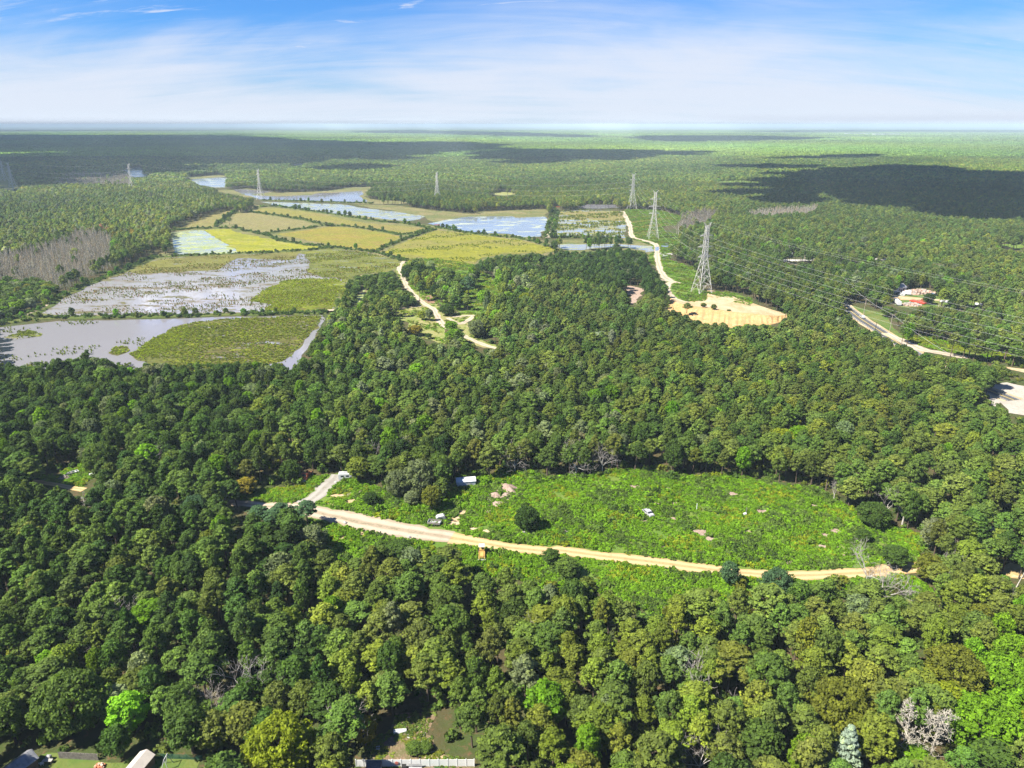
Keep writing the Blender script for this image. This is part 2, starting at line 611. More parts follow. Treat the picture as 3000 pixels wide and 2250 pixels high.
def np_mesh(name, groups, mats):
    """groups: (V (n,3), F (m,4) quads, material index, per-face value or None)."""
    V = np.concatenate([g[0] for g in groups]).astype(np.float32)
    offs = np.cumsum([0] + [len(g[0]) for g in groups])
    F = np.concatenate([g[1] + o for g, o in zip(groups, offs)]).astype(np.int32)
    mi = np.concatenate([np.full(len(g[1]), g[2]) for g in groups]).astype(np.int32)
    val = np.concatenate([g[3] if g[3] is not None else np.full(len(g[1]), 0.5) for g in groups]).astype(np.float32)
    m = bpy.data.meshes.new(name)
    m.vertices.add(len(V))
    m.vertices.foreach_set('co', V.ravel())
    k = F.shape[1]
    m.loops.add(F.size)
    m.loops.foreach_set('vertex_index', F.ravel())
    m.polygons.add(len(F))
    m.polygons.foreach_set('loop_start', np.arange(0, F.size, k, dtype=np.int32))
    m.polygons.foreach_set('loop_total', np.full(len(F), k, np.int32))
    for x in mats:
        m.materials.append(x)
    m.polygons.foreach_set('material_index', mi)
    at = m.attributes.new('leafv', 'FLOAT', 'FACE')
    at.data.foreach_set('value', val)
    m.update(calc_edges=True)
    m.validate()
    return m


# ------------------------------------------------------------------ plant shapes
def leaves(rng, pads, n_per, size, up=0.25, rnd=0.75, shell=0.7):
    """Small leaf-tuft quads spread over and in clumps. pads: (k, 5) of x, y, z, horizontal and vertical radius."""
    k = len(pads)
    d = rng.normal(size=(k, n_per, 3))
    d[..., 2] += up * 1.2
    d /= np.linalg.norm(d, axis=2, keepdims=True)
    rr = shell + (1.08 - shell) * rng.random((k, n_per, 1)) ** 0.7
    sc = np.stack([pads[:, 3], pads[:, 3], pads[:, 4]], 1)[:, None, :]
    c = pads[:, None, :3] + d * rr * sc
    nrm = d + rng.normal(size=d.shape) * rnd * 0.6
    nrm[..., 2] += up
    nrm /= np.linalg.norm(nrm, axis=2, keepdims=True)
    c = c.reshape(-1, 3)
    nrm = nrm.reshape(-1, 3)
    q = rng.normal(size=nrm.shape)
    t1 = np.cross(nrm, q)
    t1 /= np.linalg.norm(t1, axis=1, keepdims=True) + 1e-9
    t2 = np.cross(nrm, t1)
    s = size * (0.55 + 0.8 * rng.random((len(c), 1)))
    asp = 0.55 + 0.5 * rng.random((len(c), 1))
    j = lambda: 0.7 + 0.6 * rng.random((len(c), 1))
    v = np.stack([c - t1 * s * j() - t2 * s * asp * j(), c + t1 * s * j() - t2 * s * asp * j(),
                  c + t1 * s * j() + t2 * s * asp * j(), c - t1 * s * j() + t2 * s * asp * j()], 1) 
    v = v.reshape(-1, 3)
    f = np.arange(len(v)).reshape(-1, 4)
    pv = rng.random((k, 1))
    lv = np.clip(0.55 * pv + 0.45 * rng.random((k, n_per)), 0, 1).ravel()
    return v, f, lv


def tubes_np(segs, n=5):
    """segs: list of (a, b, ra, rb) -> quads"""
    V, F = [], []
    for a, b, ra, rb in segs:
        a, b = Vector(a), Vector(b)
        d = b - a
        if d.length < 1e-5:
            continue
        d.normalize()
        u = d.orthogonal().normalized()
        w = d.cross(u)
        k = len(V)
        for p, r in ((a, ra), (b, rb)):
            for i in range(n):
                t = 2 * math.pi * i / n
                V.append(tuple(p + (u * math.cos(t) + w * math.sin(t)) * r))
        F += [(k + i, k + (i + 1) % n, k + n + (i + 1) % n, k + n + i) for i in range(n)]
    return np.array(V, float), np.array(F, int)


def pine_parts(rng, H, Rc, n_pads, n_per, size, limbs=True, tuft=0.21):
    zb = H * rng.uniform(0.44, 0.58)
    lean = rng.normal(size=2) * 0.025
    pads = []
    ga = rng.uniform(0, 6.28)
    for i in range(n_pads):
        t = (i + rng.uniform(0.1, 0.9)) / n_pads
        env = Rc * min(1.0, 0.62 + 1.9 * t) * (1 - t ** 1.6) ** 0.62 * rng.uniform(0.6, 1.28)
        ga += 2.4 + rng.normal() * 0.45
        r = env * rng.uniform(0.55, 0.95)
        z = zb + (H - zb) * t * 0.97
        a = tuft * Rc * rng.uniform(0.7, 1.3) * (1.05 - 0.25 * t)
        pads.append((r * math.cos(ga) + lean[0] * z, r * math.sin(ga) + lean[1] * z, z, a, a * rng.uniform(0.5, 0.75)))
    pads.append((lean[0] * H, lean[1] * H, H - 0.5, Rc * 0.28, Rc * 0.3))
    pads.append((lean[0] * H, lean[1] * H, zb + (H - zb) * 0.55, Rc * 0.45, (H - zb) * 0.30))
    pads = np.array(pads)
    v, f, lv = leaves(rng, pads, n_per, size)
    segs = [((0, 0, -0.3), (lean[0] * zb, lean[1] * zb, zb), 0.20, 0.15), ((lean[0] * zb, lean[1] * zb, zb), (lean[0] * H, lean[1] * H, H - 0.6), 0.15, 0.04)]
    if limbs:
        for p in pads[:-2:3]:
            zz = max(zb * 0.85, p[2] - 0.35 * math.hypot(p[0], p[1]) - 0.2)
            segs.append(((lean[0] * zz, lean[1] * zz, zz), (p[0], p[1], p[2] - 0.1), 0.07, 0.03))
    tv, tf = tubes_np(segs, 5)
    return (v, f, lv), (tv, tf)


def broad_parts(rng, H, Rc, n_pads, n_per, size, zb=None, flat=1.0, limbs=True, tuft=0.2):
    zb = H * rng.uniform(0.12, 0.25) if zb is None else zb
    pads = []
    zc, hz = (zb + H) / 2, (H - zb) / 2
    ga = rng.uniform(0, 6.28)
    for i in range(n_pads):
        z = -0.75 + 1.72 * (i + rng.random()) / n_pads
        rr = math.sqrt(max(0.02, 1 - z * z)) * rng.uniform(0.62, 0.98)
        ga += 2.4 + rng.normal() * 0.35
        a = tuft * Rc * rng.uniform(0.7, 1.4)
        rr *= rng.uniform(0.82, 1.12)
        pads.append((rr * Rc * 0.86 * math.cos(ga), rr * Rc * 0.86 * math.sin(ga), zc + z * hz * 0.86, a, a * rng.uniform(0.62, 0.9)))
    pads.append((0, 0, zc, Rc * 0.6, hz * 0.62))
    pads.append((Rc * 0.1, 0, H - Rc * 0.25, Rc * 0.34, Rc * 0.26))
    pads = np.array(pads)
    v, f, lv = leaves(rng, pads, n_per, size, 0.3, 0.9)
    fork = zb + (H - zb) * 0.25
    segs = [((0, 0, -0.3), (0.1, 0.05, fork), 0.028 * H, 0.02 * H)]
    if limbs:
        for p in pads[:-2:4]:
            segs.append(((0.1, 0.05, fork * rng.uniform(0.7, 1.0)), (p[0] * 0.9, p[1] * 0.9, p[2]), 0.012 * H, 0.03))
    tv, tf = tubes_np(segs, 5)
    return (v, f, lv), (tv, tf)


def spruce_parts(rng, H, Rc, n_per, size):
    pads = []
    ga = 0
    for i in range(60):
        t = (i + rng.random()) / 60
        env = Rc * (1 - t) ** 0.85
        ga += 2.4
        z = H * (0.06 + 0.92 * t)
        a = 0.28 * Rc * (1.1 - 0.6 * t)
        pads.append((env * 0.8 * math.cos(ga), env * 0.8 * math.sin(ga), z - 0.3, a, a * 0.5))
    pads.append((0, 0, H * 0.35, Rc * 0.5, H * 0.3))
    pads = np.array(pads)
    v, f, lv = leaves(rng, pads, n_per, size, 0.35, 0.6)
    tv, tf = tubes_np([((0, 0, -0.2), (0, 0, H * 0.95), 0.2, 0.03)], 6)
    return (v, f, lv), (tv, tf)


def dead_segs(rng, H, spread, n_main, depth, style='fork', thick=0.2):
    segs, twigs = [], []

    def grow(p, d, L, r, lev):
        steps = 3
        q = Vector(p)
        for s in range(steps):
            d2 = (d + Vector(rng.normal(size=3) * 0.16)).normalized()
            e = q + d2 * (L / steps)
            rr = r * (1 - 0.24 * (s + 1))
            (segs if lev < 2 else twigs).append((q, e, r * (1 - 0.24 * s), max(rr, 0.03)))
            if lev < depth and s > 0:
                for _ in range(2 if lev < depth - 1 else 1):
                    side = Vector(rng.normal(size=3)).normalized()
                    nd = (d2 * 0.7 + side * 0.8 + Vector((0, 0, 0.25))).normalized()
                    grow(e, nd, L * rng.uniform(0.42, 0.62), max(rr * 0.6, 0.028), lev + 1)
            q = e
            d = d2
    if style == 'fork':
        t = H * rng.uniform(0.28, 0.4)
        segs.append((Vector((0, 0, -0.3)), Vector((0.1, 0, t)), thick, thick * 0.75))
        for i in range(n_main):
            a = 6.28 * i / n_main + rng.uniform(-0.4, 0.4)
            d = Vector((math.cos(a) * spread, math.sin(a) * spread, 1)).normalized()
            grow((0.1, 0, t * rng.uniform(0.8, 1.0)), d, (H - t) * rng.uniform(0.75, 1.05), thick * 0.55, 1)
    else:
        top = Vector((H * 0.04, H * 0.02, H))
        segs.append((Vector((0, 0, -0.3)), top * 0.5, thick, thick * 0.7))
        segs.append((top * 0.5, top, thick * 0.7, thick * 0.2))
        for i in range(n_main):
            z = rng.uniform(0.25, 0.97)
            a = rng.uniform(0, 6.28)
            d = Vector((math.cos(a), math.sin(a), rng.uniform(-0.1, 0.5))).normalized()
            grow(top * z, d, H * spread * (1.15 - z * 0.8) * rng.uniform(0.6, 1.1), thick * 0.28, 2 if depth < 3 else 1)
    return segs, twigs


# ------------------------------------------------------------------ instancing of uncountable plants
TEMPL = bpy.data.collections.new('plant_templates')     # not linked to the scene: only instanced


def scatter(name, label, cat_templates, pts, idx, rot, scl, col):
    n = len(pts)
    m = bpy.data.meshes.new(name)
    m.vertices.add(n)
    m.vertices.foreach_set('co', np.asarray(pts, np.float32).ravel())
    a = m.attributes.new('idx', 'INT', 'POINT')
    a.data.foreach_set('value', np.asarray(idx, np.int32))
    a = m.attributes.new('rot', 'FLOAT_VECTOR', 'POINT')
    a.data.foreach_set('vector', np.asarray(rot, np.float32).ravel())
    a = m.attributes.new('scl', 'FLOAT_VECTOR', 'POINT')
    a.data.foreach_set('vector', np.asarray(scl, np.float32).ravel())
    a = m.attributes.new('tcol', 'FLOAT_VECTOR', 'POINT')
    a.data.foreach_set('vector', np.asarray(col, np.float32).ravel())
    o = link(name, m)
    tag(o, label, None, None, 'stuff')
    coll = bpy.data.collections.new(name + '_templates')
    for i, t in enumerate(cat_templates):
        t.name = 'tpl_%s_%03d' % (name, i)
        coll.objects.link(t)
    ng = bpy.data.node_groups.new(name + '_scatter', 'GeometryNodeTree')
    ng.interface.new_socket('Geometry', in_out='INPUT', socket_type='NodeSocketGeometry')
    ng.interface.new_socket('Geometry', in_out='OUTPUT', socket_type='NodeSocketGeometry')
    N, L = ng.nodes, ng.links
    gi, go = N.new('NodeGroupInput'), N.new('NodeGroupOutput')
    ci = N.new('GeometryNodeCollectionInfo')
    ci.inputs['Collection'].default_value = coll
    ci.inputs['Separate Children'].default_value = True
    ci.inputs['Reset Children'].default_value = True
    ip = N.new('GeometryNodeInstanceOnPoints')
    ip.inputs['Pick Instance'].default_value = True

    def named(nm, ty):
        x = N.new('GeometryNodeInputNamedAttribute')
        x.data_type = ty
        x.inputs['Name'].default_value = nm
        return [s for s in x.outputs if s.enabled and s.name == 'Attribute'][0]
    L.new(gi.outputs[0], ip.inputs['Points'])
    L.new(ci.outputs[0], ip.inputs['Instance'])
    L.new(named('idx', 'INT'), ip.inputs['Instance Index'])
    e2r = N.new('FunctionNodeEulerToRotation')
    L.new(named('rot', 'FLOAT_VECTOR'), e2r.inputs[0])
    L.new(e2r.outputs[0], ip.inputs['Rotation'])
    L.new(named('scl', 'FLOAT_VECTOR'), ip.inputs['Scale'])
    L.new(ip.outputs[0], go.inputs[0])
    md = o.modifiers.new('scatter', 'NODES')
    md.node_group = ng
    return o


def tpl(mesh):
    return bpy.data.objects.new('template', mesh)


# ------------------------------------------------------------------ flat pieces of the setting
def densify(pts, step, jit, rng, closed=True):
    out = []
    n = len(pts)
    for i in range(n if closed else n - 1):
        a, b = pts[i], pts[(i + 1) % n]
        L = (b - a).length
        k = max(1, min(60, int(L / step)))
        for j in range(k):
            p = a.lerp(b, j / k)
            if j or closed:
                nx = (b - a).normalized() if L > 0 else Vector((1, 0, 0))
                off = rng.normal() * jit
                p = p + Vector((-nx.y, nx.x, 0)) * off
            out.append(p)
    if not closed:
        out.append(pts[-1])
    return out


def sheet(name, poly, mat, z, step=8.0, jit=1.0, kind='structure', label=None, parent=None):
    rng = np.random.default_rng(len(poly) * 17 + int(poly[0][0]) % 97)
    w = [G(x, y, z) for x, y in poly]
    w = densify(w, step, jit, rng)
    tris = tessellate_polygon([[Vector((p.x, p.y, 0)) for p in w]])
    m = bpy.data.meshes.new(name)
    m.from_pydata([tuple(p) for p in w], [], [tuple(t) for t in tris])
    m.materials.append(mat)
    bm = bmesh.new()
    bm.from_mesh(m)
    for f in bm.faces:
        if f.normal.z < 0:
            f.normal_flip()
    bm.to_mesh(m)
    bm.free()
    o = link(name, m, parent)
    tag(o, label, None, None, kind)
    return o


def ribbon(name, line, width, mat, z=0.2, step=3.0, jit=0.18, crown=0.0, kind='structure', label=None, world_pts=None, nx=8, skirt=None):
    rng = np.random.default_rng(len(line) * 31 + 5 if line else 3)
    w = world_pts if world_pts else [G(x, y, 0) for x, y in line]
    ws = list(width) + [width[-1]] * len(w) if isinstance(width, (list, tuple)) else [width] * len(w)
    # Catmull-Rom through the points
    P_, W_ = [], []
    for i in range(len(w) - 1):
        p0, p1, p2, p3 = w[max(i - 1, 0)], w[i], w[i + 1], w[min(i + 2, len(w) - 1)]
        k = max(2, min(80, int((p2 - p1).length / step)))
        for j in range(k):
            t = j / k
            q = 0.5 * ((2 * p1) + (p2 - p0) * t + (2 * p0 - 5 * p1 + 4 * p2 - p3) * t * t + (3 * p1 - p0 - 3 * p2 + p3) * t ** 3)
            P_.append(q)
            W_.append(ws[i] + (ws[i + 1] - ws[i]) * t)
    P_.append(w[-1])
    W_.append(ws[-1])
    V, A = [], []
    sm = [0.0, 0.0]
    for i, p in enumerate(P_):
        d = (P_[min(i + 1, len(P_) - 1)] - P_[max(i - 1, 0)])
        d.z = 0
        d.normalize()
        nrm = Vector((d.y, -d.x, 0))
        for s in (0, 1):
            sm[s] = 0.6 * sm[s] + rng.normal() * jit * W_[i] * 0.25
        for k in range(nx + 1):
            a = -1 + 2 * k / nx
            e = W_[i] / 2 * a + (sm[0] if a < 0 else sm[1]) * abs(a)
            q = p + nrm * e
            zz = z + crown * (1 - abs(a) ** 3)
            V.append((q.x, q.y, zz))
            A.append(a)
    F = []
    for i in range(len(P_) - 1):
        for k in range(nx):
            b = i * (nx + 1) + k
            F.append((b, b + 1, b + nx + 2, b + nx + 1))
    m = bpy.data.meshes.new(name)
    m.from_pydata(V, [], F)
    at = m.attributes.new('across', 'FLOAT', 'POINT')
    at.data.foreach_set('value', A)
    m.materials.append(mat)
    bm = bmesh.new()
    bm.from_mesh(m)
    bmesh.ops.recalc_face_normals(bm, faces=bm.faces)
    if sum(f.normal.z for f in bm.faces) < 0:
        bmesh.ops.reverse_faces(bm, faces=bm.faces)
    bm.to_mesh(m)
    bm.free()
    o = link(name, m)
    tag(o, label, None, None, kind)
    return o


# ================================================================== THE LAY OF THE LAND
def grid_plane(name, xs, ys, z, mat):
    V = [(x, y, z) for y in ys for x in xs]
    nx = len(xs)
    F = [(j * nx + i, j * nx + i + 1, (j + 1) * nx + i + 1, (j + 1) * nx + i) for j in range(len(ys) - 1) for i in range(nx - 1)]
    m = bpy.data.meshes.new(name)
    m.from_pydata(V, [], F)
    m.materials.append(mat)
    return tag(link(name, m), None, None, None, 'structure')


XS = [-45000, -20000, -9000, -4000, -2000, -1000, -500, -250, 0, 250, 500, 1000, 2000, 4000, 9000, 20000, 45000]
grid_plane('ground', XS, [-400, -100, 50, 200, 400, 700, 1100, 1600, 2400, 3600], 0.0, forest_floor)
grid_plane('distant_woodland_ground', XS, [3600, 6000, 9000, 14000, 22000, 33000, 45000], 0.0, far_wood)

# ---- polygons read off the photograph (visible outlines)
POND_NEAR = P('z3', [(-40, 1390), (450, 1342), (1000, 1330), (1560, 1314)], 'z4', [(0, 1306), (300, 1301), (665, 1293), (680, 1330), (560, 1520), (470, 1640)],
              's', [(870, 1062), (700, 1058), (600, 1062), (500, 1058), (420, 1062), (330, 1058), (275, 1040), (255, 1028), (230, 1030), (205, 1050), (140, 1052), (60, 1060), (-15, 1062)])
POND_NEAR_SHEET = P('z3', [(-40, 1390), (450, 1342), (1000, 1330), (1560, 1314)], 'z4', [(0, 1306), (300, 1301), (665, 1293), (680, 1330), (560, 1520), (440, 1700)],
                    's', [(820, 1110), (-40, 1110)])
ISLAND = P('z3', [(1015, 1600), (1120, 1530), (1200, 1478), (1290, 1440), (1340, 1395), (1450, 1370), (1560, 1342), (1900, 1316), (2141, 1312)],
           'z4', [(300, 1305), (655, 1300), (640, 1340), (600, 1395), (560, 1440), (480, 1530), (410, 1600), (340, 1660), (150, 1700)], 's', [(600, 1108), (450, 1080)])
ISLET = P('z3', [(850, 1590), (895, 1545), (950, 1538), (1000, 1545), (1012, 1578), (930, 1608)])
ISLET2 = P('z3', [(20, 1470), (140, 1440), (220, 1415), (310, 1430), (320, 1460), (200, 1475), (60, 1500)])
BOG_MAIN = P('z3', [(325, 1275), (480, 1172), (700, 1062), (1020, 952), (1165, 872), (1340, 842), (1700, 822), (2141, 806)],
             'z4', [(300, 802), (700, 772), (1000, 802), (1240, 866), (1250, 905), (1180, 938), (900, 972), (830, 1040), (770, 1110), (740, 1245), (600, 1258), (0, 1272)],
             'z3', [(2141, 1268), (1500, 1280), (1000, 1292), (480, 1296)])
BOG_TOP = P('z3', [(1015, 955), (1165, 874), (1340, 844), (1700, 824), (2141, 808)], 'z4', [(300, 804), (500, 790), (420, 860), (100, 850)],
            'z3', [(2100, 838), (1850, 850), (1720, 935), (1500, 950), (1250, 962), (1100, 968)])
BOG_RIGHT = P('z4', [(500, 795), (700, 773), (1000, 803), (1252, 866), (1264, 905), (1190, 946), (905, 986), (846, 1046), (760, 1000), (640, 1000), (530, 940), (560, 880), (520, 840)])
BOG_LOW = P('z4', [(90, 1180), (160, 1120), (235, 1075), (350, 1022), (560, 1005), (760, 1008), (844, 1040), (782, 1112), (750, 1252), (600, 1266), (190, 1262), (240, 1215)])
ALGAE = P('z3', [(1340, 645), (1480, 628), (1600, 628), (1700, 690), (1760, 730), (1840, 770), (1880, 803), (1640, 818), (1420, 826), (1368, 800)])
F1B = P('z3', [(1600, 627), (1800, 617)], 'z4', [(30, 655), (200, 690), (320, 705), (500, 745), (640, 762), (600, 778), (300, 798), (0, 812)], 'z3', [(1885, 803), (1840, 770), (1700, 690)])
F2 = P('z3', [(1380, 605), (1480, 565), (1620, 515), (1790, 468), (1815, 490), (1720, 570), (1670, 598), (1560, 610), (1450, 618)])
F3 = P('z3', [(1825, 600), (1815, 545), (1850, 495), (1960, 490), (2141, 512)], 'z4', [(200, 505), (430, 545), (590, 578), (560, 602), (380, 622), (200, 645), (70, 622)], 'z3', [(2020, 645), (1900, 630)])
F4 = P('z4', [(110, 478), (180, 455), (280, 452), (430, 470), (600, 492), (760, 525), (900, 558), (1100, 580), (1300, 595), (1450, 612), (1400, 635), (1260, 656), (1100, 628), (900, 596), (760, 575), (500, 535), (300, 505)])
F5 = P('z4', [(290, 660), (420, 640), (560, 622), (700, 602), (800, 600), (920, 615), (1100, 640), (1275, 680), (1220, 710), (1120, 760), (1060, 790), (900, 775), (740, 745), (520, 700)])
F6 = P('z4', [(1130, 795), (1230, 750), (1400, 680), (1550, 628), (1720, 645), (1900, 668)], 'z5', [(180, 690), (330, 705), (460, 738), (560, 760), (640, 790), (560, 800), (500, 812), (430, 800), (300, 812), (200, 808), (60, 840), (0, 868)],
       'z4', [(1830, 900), (1700, 915), (1600, 918), (1540, 880), (1500, 858), (1420, 838), (1330, 852)])
W1 = P('z3', [(1815, 306), (1900, 306), (2060, 318), (2141, 325)], 'z4', [(80, 352), (300, 362), (560, 352), (640, 335), (720, 335), (960, 318), (975, 345), (940, 362), (1010, 400), (900, 405), (560, 393), (200, 386)],
       'z3', [(2040, 388), (1960, 360), (1880, 335)])
W2 = P('z4', [(175, 405), (400, 410), (800, 424), (1000, 458), (1200, 478), (1470, 520), (1400, 540), (1300, 556), (1150, 540), (900, 512), (700, 490), (560, 468), (300, 432)])
W3 = P('z4', [(1480, 575), (1600, 550), (1800, 522), (2141, 518)], 'z5', [(300, 530), (545, 520), (530, 600), (500, 680), (350, 682), (240, 655), (100, 650)], 'z4', [(1900, 652), (1700, 628), (1560, 598)])
W4 = P('z5', [(598, 672), (612, 580), (632, 482), (800, 470), (1130, 478), (1165, 560), (1150, 690), (980, 672), (780, 668)])
W5 = P('z5', [(560, 742), (720, 735), (900, 738), (1180, 738), (1370, 752), (1385, 790), (1330, 800), (1320, 785), (1200, 770), (1100, 752), (950, 770), (820, 785), (700, 782)])
W6 = P('z5', [(1432, 728), (1500, 722), (1502, 760), (1488, 800), (1488, 866), (1460, 866), (1445, 790)])
W7 = P('z5', [(760, 445), (860, 425), (1080, 428), (1110, 448), (960, 460), (800, 458)])
RV1 = P('z3', [(950, 160), (1000, 145), (1100, 132), (1125, 150), (1120, 180), (1180, 205), (1060, 212), (1020, 205), (1000, 170)])
RV2 = P('z3', [(1490, 228), (1600, 222), (1775, 208), (1765, 290), (1690, 292), (1560, 272), (1530, 250)])
RV3 = P('z4', [(405, 120), (440, 108), (510, 100), (500, 112), (440, 124)])
MARSH1 = P('z4', [(-200, 320), (60, 300), (300, 335), (560, 325), (700, 318), (860, 292), (1050, 285), (1000, 320), (980, 360), (1050, 390), (1300, 400), (1330, 420), (1000, 425), (600, 400), (200, 390)])
MARSH2 = P('z4', [(900, 425), (1200, 430), (1500, 470), (1850, 500)], 'z5', [(0, 480), (300, 470), (540, 460), (550, 520), (300, 535), (0, 540)], 'z4', [(1780, 530), (1560, 560), (1480, 545), (1450, 520)])
MARSH3 = P('z3', [(1450, 215), (1700, 195), (1780, 200), (1770, 215), (1600, 230), (1500, 240)])
MARSH4 = P('z3', [(900, 160), (1100, 125), (1250, 200), (1300, 215), (1150, 215), (1000, 215)])
RWAY = P('z5', [(1140, 480), (1180, 462), (1420, 470), (1600, 520), (1560, 580), (1440, 600), (1470, 640), (1560, 660), (1600, 720), (1510, 745), (1510, 800), (1500, 860), (1620, 900), (1700, 920), (1740, 960), (1700, 1080),
                (1800, 1110), (1960, 1110), (2141, 1160), (2141, 1220), (2141, 1350), (2050, 1370), (1950, 1350), (1800, 1290), (1660, 1262), (1570, 1258), (1470, 1245), (1480, 1220), (1540, 1180), (1510, 1120), (1490, 1060), (1440, 970), (1400, 910), (1340, 880), (1340, 830), (1390, 790), (1370, 750), (1200, 690), (1170, 560)])
SANDPOLY = P('b8', [(975, 545), (1000, 540), (1060, 560), (1180, 595), (1290, 625), (1400, 655), (1550, 715), (1700, 765), (1860, 815), (1850, 850), (1740, 890), (1650, 900), (1500, 905), (1300, 935), (1150, 885), (1000, 890), (830, 830), (760, 700),
                    (620, 740), (540, 775), (600, 700), (605, 610), (640, 640), (700, 680), (800, 690), (1080, 690), (1070, 650), (970, 620)])
SCAR = P('b8', [(80, 505), (180, 508), (330, 540), (300, 580), (260, 640), (235, 700), (195, 705), (165, 610), (130, 545)])
SCAR2 = P('b8', [(110, 770), (170, 745), (165, 780), (115, 805)])
SHOULDER = P('z6', [(250, 930), (400, 985), (560, 1040), (620, 1040), (780, 1075), (860, 1090), (800, 1060), (640, 1050), (440, 1010), (300, 930)])
T1CLEAR = P('b7', [(430, 260), (470, 215), (520, 195), (520, 250), (500, 330), (560, 380), (600, 420), (680, 470), (770, 455), (770, 530), (820, 560), (960, 600), (1060, 600), (1090, 620), (1030, 660), (1020, 740), (1100, 800), (1190, 840), (1280, 870), (1280, 900), (1140, 880),
                    (1060, 840), (980, 790), (930, 700), (840, 730), (830, 860), (700, 815), (640, 800), (540, 780), (540, 680), (420, 620), (390, 570), (600, 545), (650, 515), (560, 420), (500, 370)])
T1GREEN = P('b7', [(1090, 310), (1260, 345), (1250, 400), (1110, 390)])
T1BARE = P('b7', [(1030, 500), (1160, 490), (1150, 530), (1040, 540)])
T1BARE2 = P('b7', [(690, 460), (765, 452), (765, 520), (700, 520), (670, 500)])
DITCH = P('b7', [(190, 375), (205, 375), (190, 440), (160, 495), (110, 520), (100, 510), (160, 440)])
DITCH2 = P('b7', [(250, 378), (295, 370), (285, 395), (255, 395)])
MEADOW_L = P('z7', [(1630, 470), (1700, 490), (1800, 490), (1900, 450), (2000, 440), (2212, 425)], 'z8', [(200, 415), (225, 330), (275, 330), (290, 360), (380, 350), (470, 335), (480, 390), (420, 440), (300, 520), (240, 540), (130, 540), (0, 590)],
             'z7', [(2212, 615), (2000, 590), (1850, 570), (1700, 552), (1640, 520)])
MEADOW_TOP = P('z8', [(0, 578), (240, 535), (290, 510), (420, 440), (470, 350), (560, 345), (580, 400), (700, 420), (790, 480), (960, 495), (1050, 580), (1215, 575), (1250, 470), (1315, 430), (1315, 360), (1450, 350), (1470, 400), (1590, 380), (1640, 340), (1880, 350), (1980, 390)],
               'b1', [(240, 410), (330, 425), (430, 400), (540, 380), (640, 370), (860, 345), (1000, 420), (1230, 430), (1400, 410), (1600, 430), (1810, 440), (1840, 490), (1950, 510)],
               'b2', [(300, 500), (560, 520), (680, 620), (830, 690), (850, 760), (960, 800), (1090, 800), (1180, 850), (1400, 900), (1440, 960), (1330, 1080), (1310, 1125)])
MEADOW_ROADSIDE = P('b2', [(1100, 1165), (880, 1190), (640, 1198), (430, 1208), (0, 1200)], 'b1', [(1400, 1168), (1100, 1130), (850, 1097), (500, 1055), (90, 1003)], 'z8', [(1850, 888), (1550, 850), (1280, 803), (900, 740), (640, 695), (420, 645), (240, 600)])
MEADOW_N = MEADOW_TOP + MEADOW_ROADSIDE
MEADOW_BOTTOM = [(2675, 1650), (2745, 1695), (2740, 1710), (2685, 1731), (2627, 1688), (2598, 1680), (2562, 1678), (2518, 1689), (2507, 1682), (2381, 1682), (2355, 1684), (2316, 1684), (2283, 1693), (2233, 1716), (2142, 1716), (2121, 1731), (2081, 1722), (2034, 1712), (1975, 1716), (1964, 1722), (1957, 1769), (1935, 1780), (1913, 1769), (1881, 1737), (1816, 1719), (1747, 1690), (1700, 1690),
                 (1653, 1690), (1600, 1690), (1560, 1665), (1500, 1650), (1467, 1649), (1402, 1640), (1370, 1628), (1345, 1590), (1300, 1584), (1207, 1588), (1203, 1604), (1146, 1584), (1085, 1596), (1020, 1600), (979, 1608), (958, 1559), (950, 1531), (934, 1514), (898, 1510)]
MEADOW_S = MEADOW_ROADSIDE[::-1] + MEADOW_BOTTOM
BOATYARD = P('z7', [(260, 395), (290, 350), (420, 350), (480, 300), (560, 300), (570, 250), (640, 260), (640, 330), (690, 330), (700, 360), (600, 400), (610, 460), (500, 455), (390, 430), (270, 410)])
HOMEYARD = P('b4', [(1090, 1310), (1040, 1220), (1000, 1200), (1110, 1130), (1160, 1110), (1230, 1070), (1270, 960), (1380, 945), (1480, 940), (1530, 890), (1600, 880), (1605, 950), (1530, 1050), (1520, 1120), (1580, 1130), (1570, 1190), (1560, 1240), (1680, 1270), (1760, 1300), (1910, 1310), (1910, 1700), (980, 1700), (950, 1330), (1010, 1310)])
YARD_L = P('b3', [(60, 1390), (120, 1300), (190, 1250), (230, 1290), (300, 1290), (380, 1265), (560, 1262), (790, 1272), (810, 1330), (1000, 1340), (1050, 1290), (1120, 1270), (1220, 1285), (1640, 1308), (1600, 1390), (1600, 1700), (60, 1700)])
T1SURR = P('b7', [(480, 160), (760, 160), (1050, 200), (1260, 340), (1500, 400), (1560, 520), (1350, 560), (1250, 800), (1000, 620), (560, 400)])
LOT_R = P('s', [(2905, 1128), (2950, 1120), (3080, 1150), (3080, 1225), (2960, 1210), (2935, 1180), (2910, 1190), (2900, 1160)])
STRIP_R = P('z6', [(1840, 1385), (1965, 1400), (2200, 1430), (2200, 1455), (1965, 1420), (1860, 1400)])
SPOT_R = P('b2', [(2020, 1140), (2100, 1100), (2212, 1130), (2300, 1130), (2300, 1240), (2212, 1230), (2120, 1220), (2060, 1190)])
SPOT_R2 = P('b2', [(1860, 780), (1900, 780), (1985, 830), (1970, 850), (1930, 840), (1870, 810)])
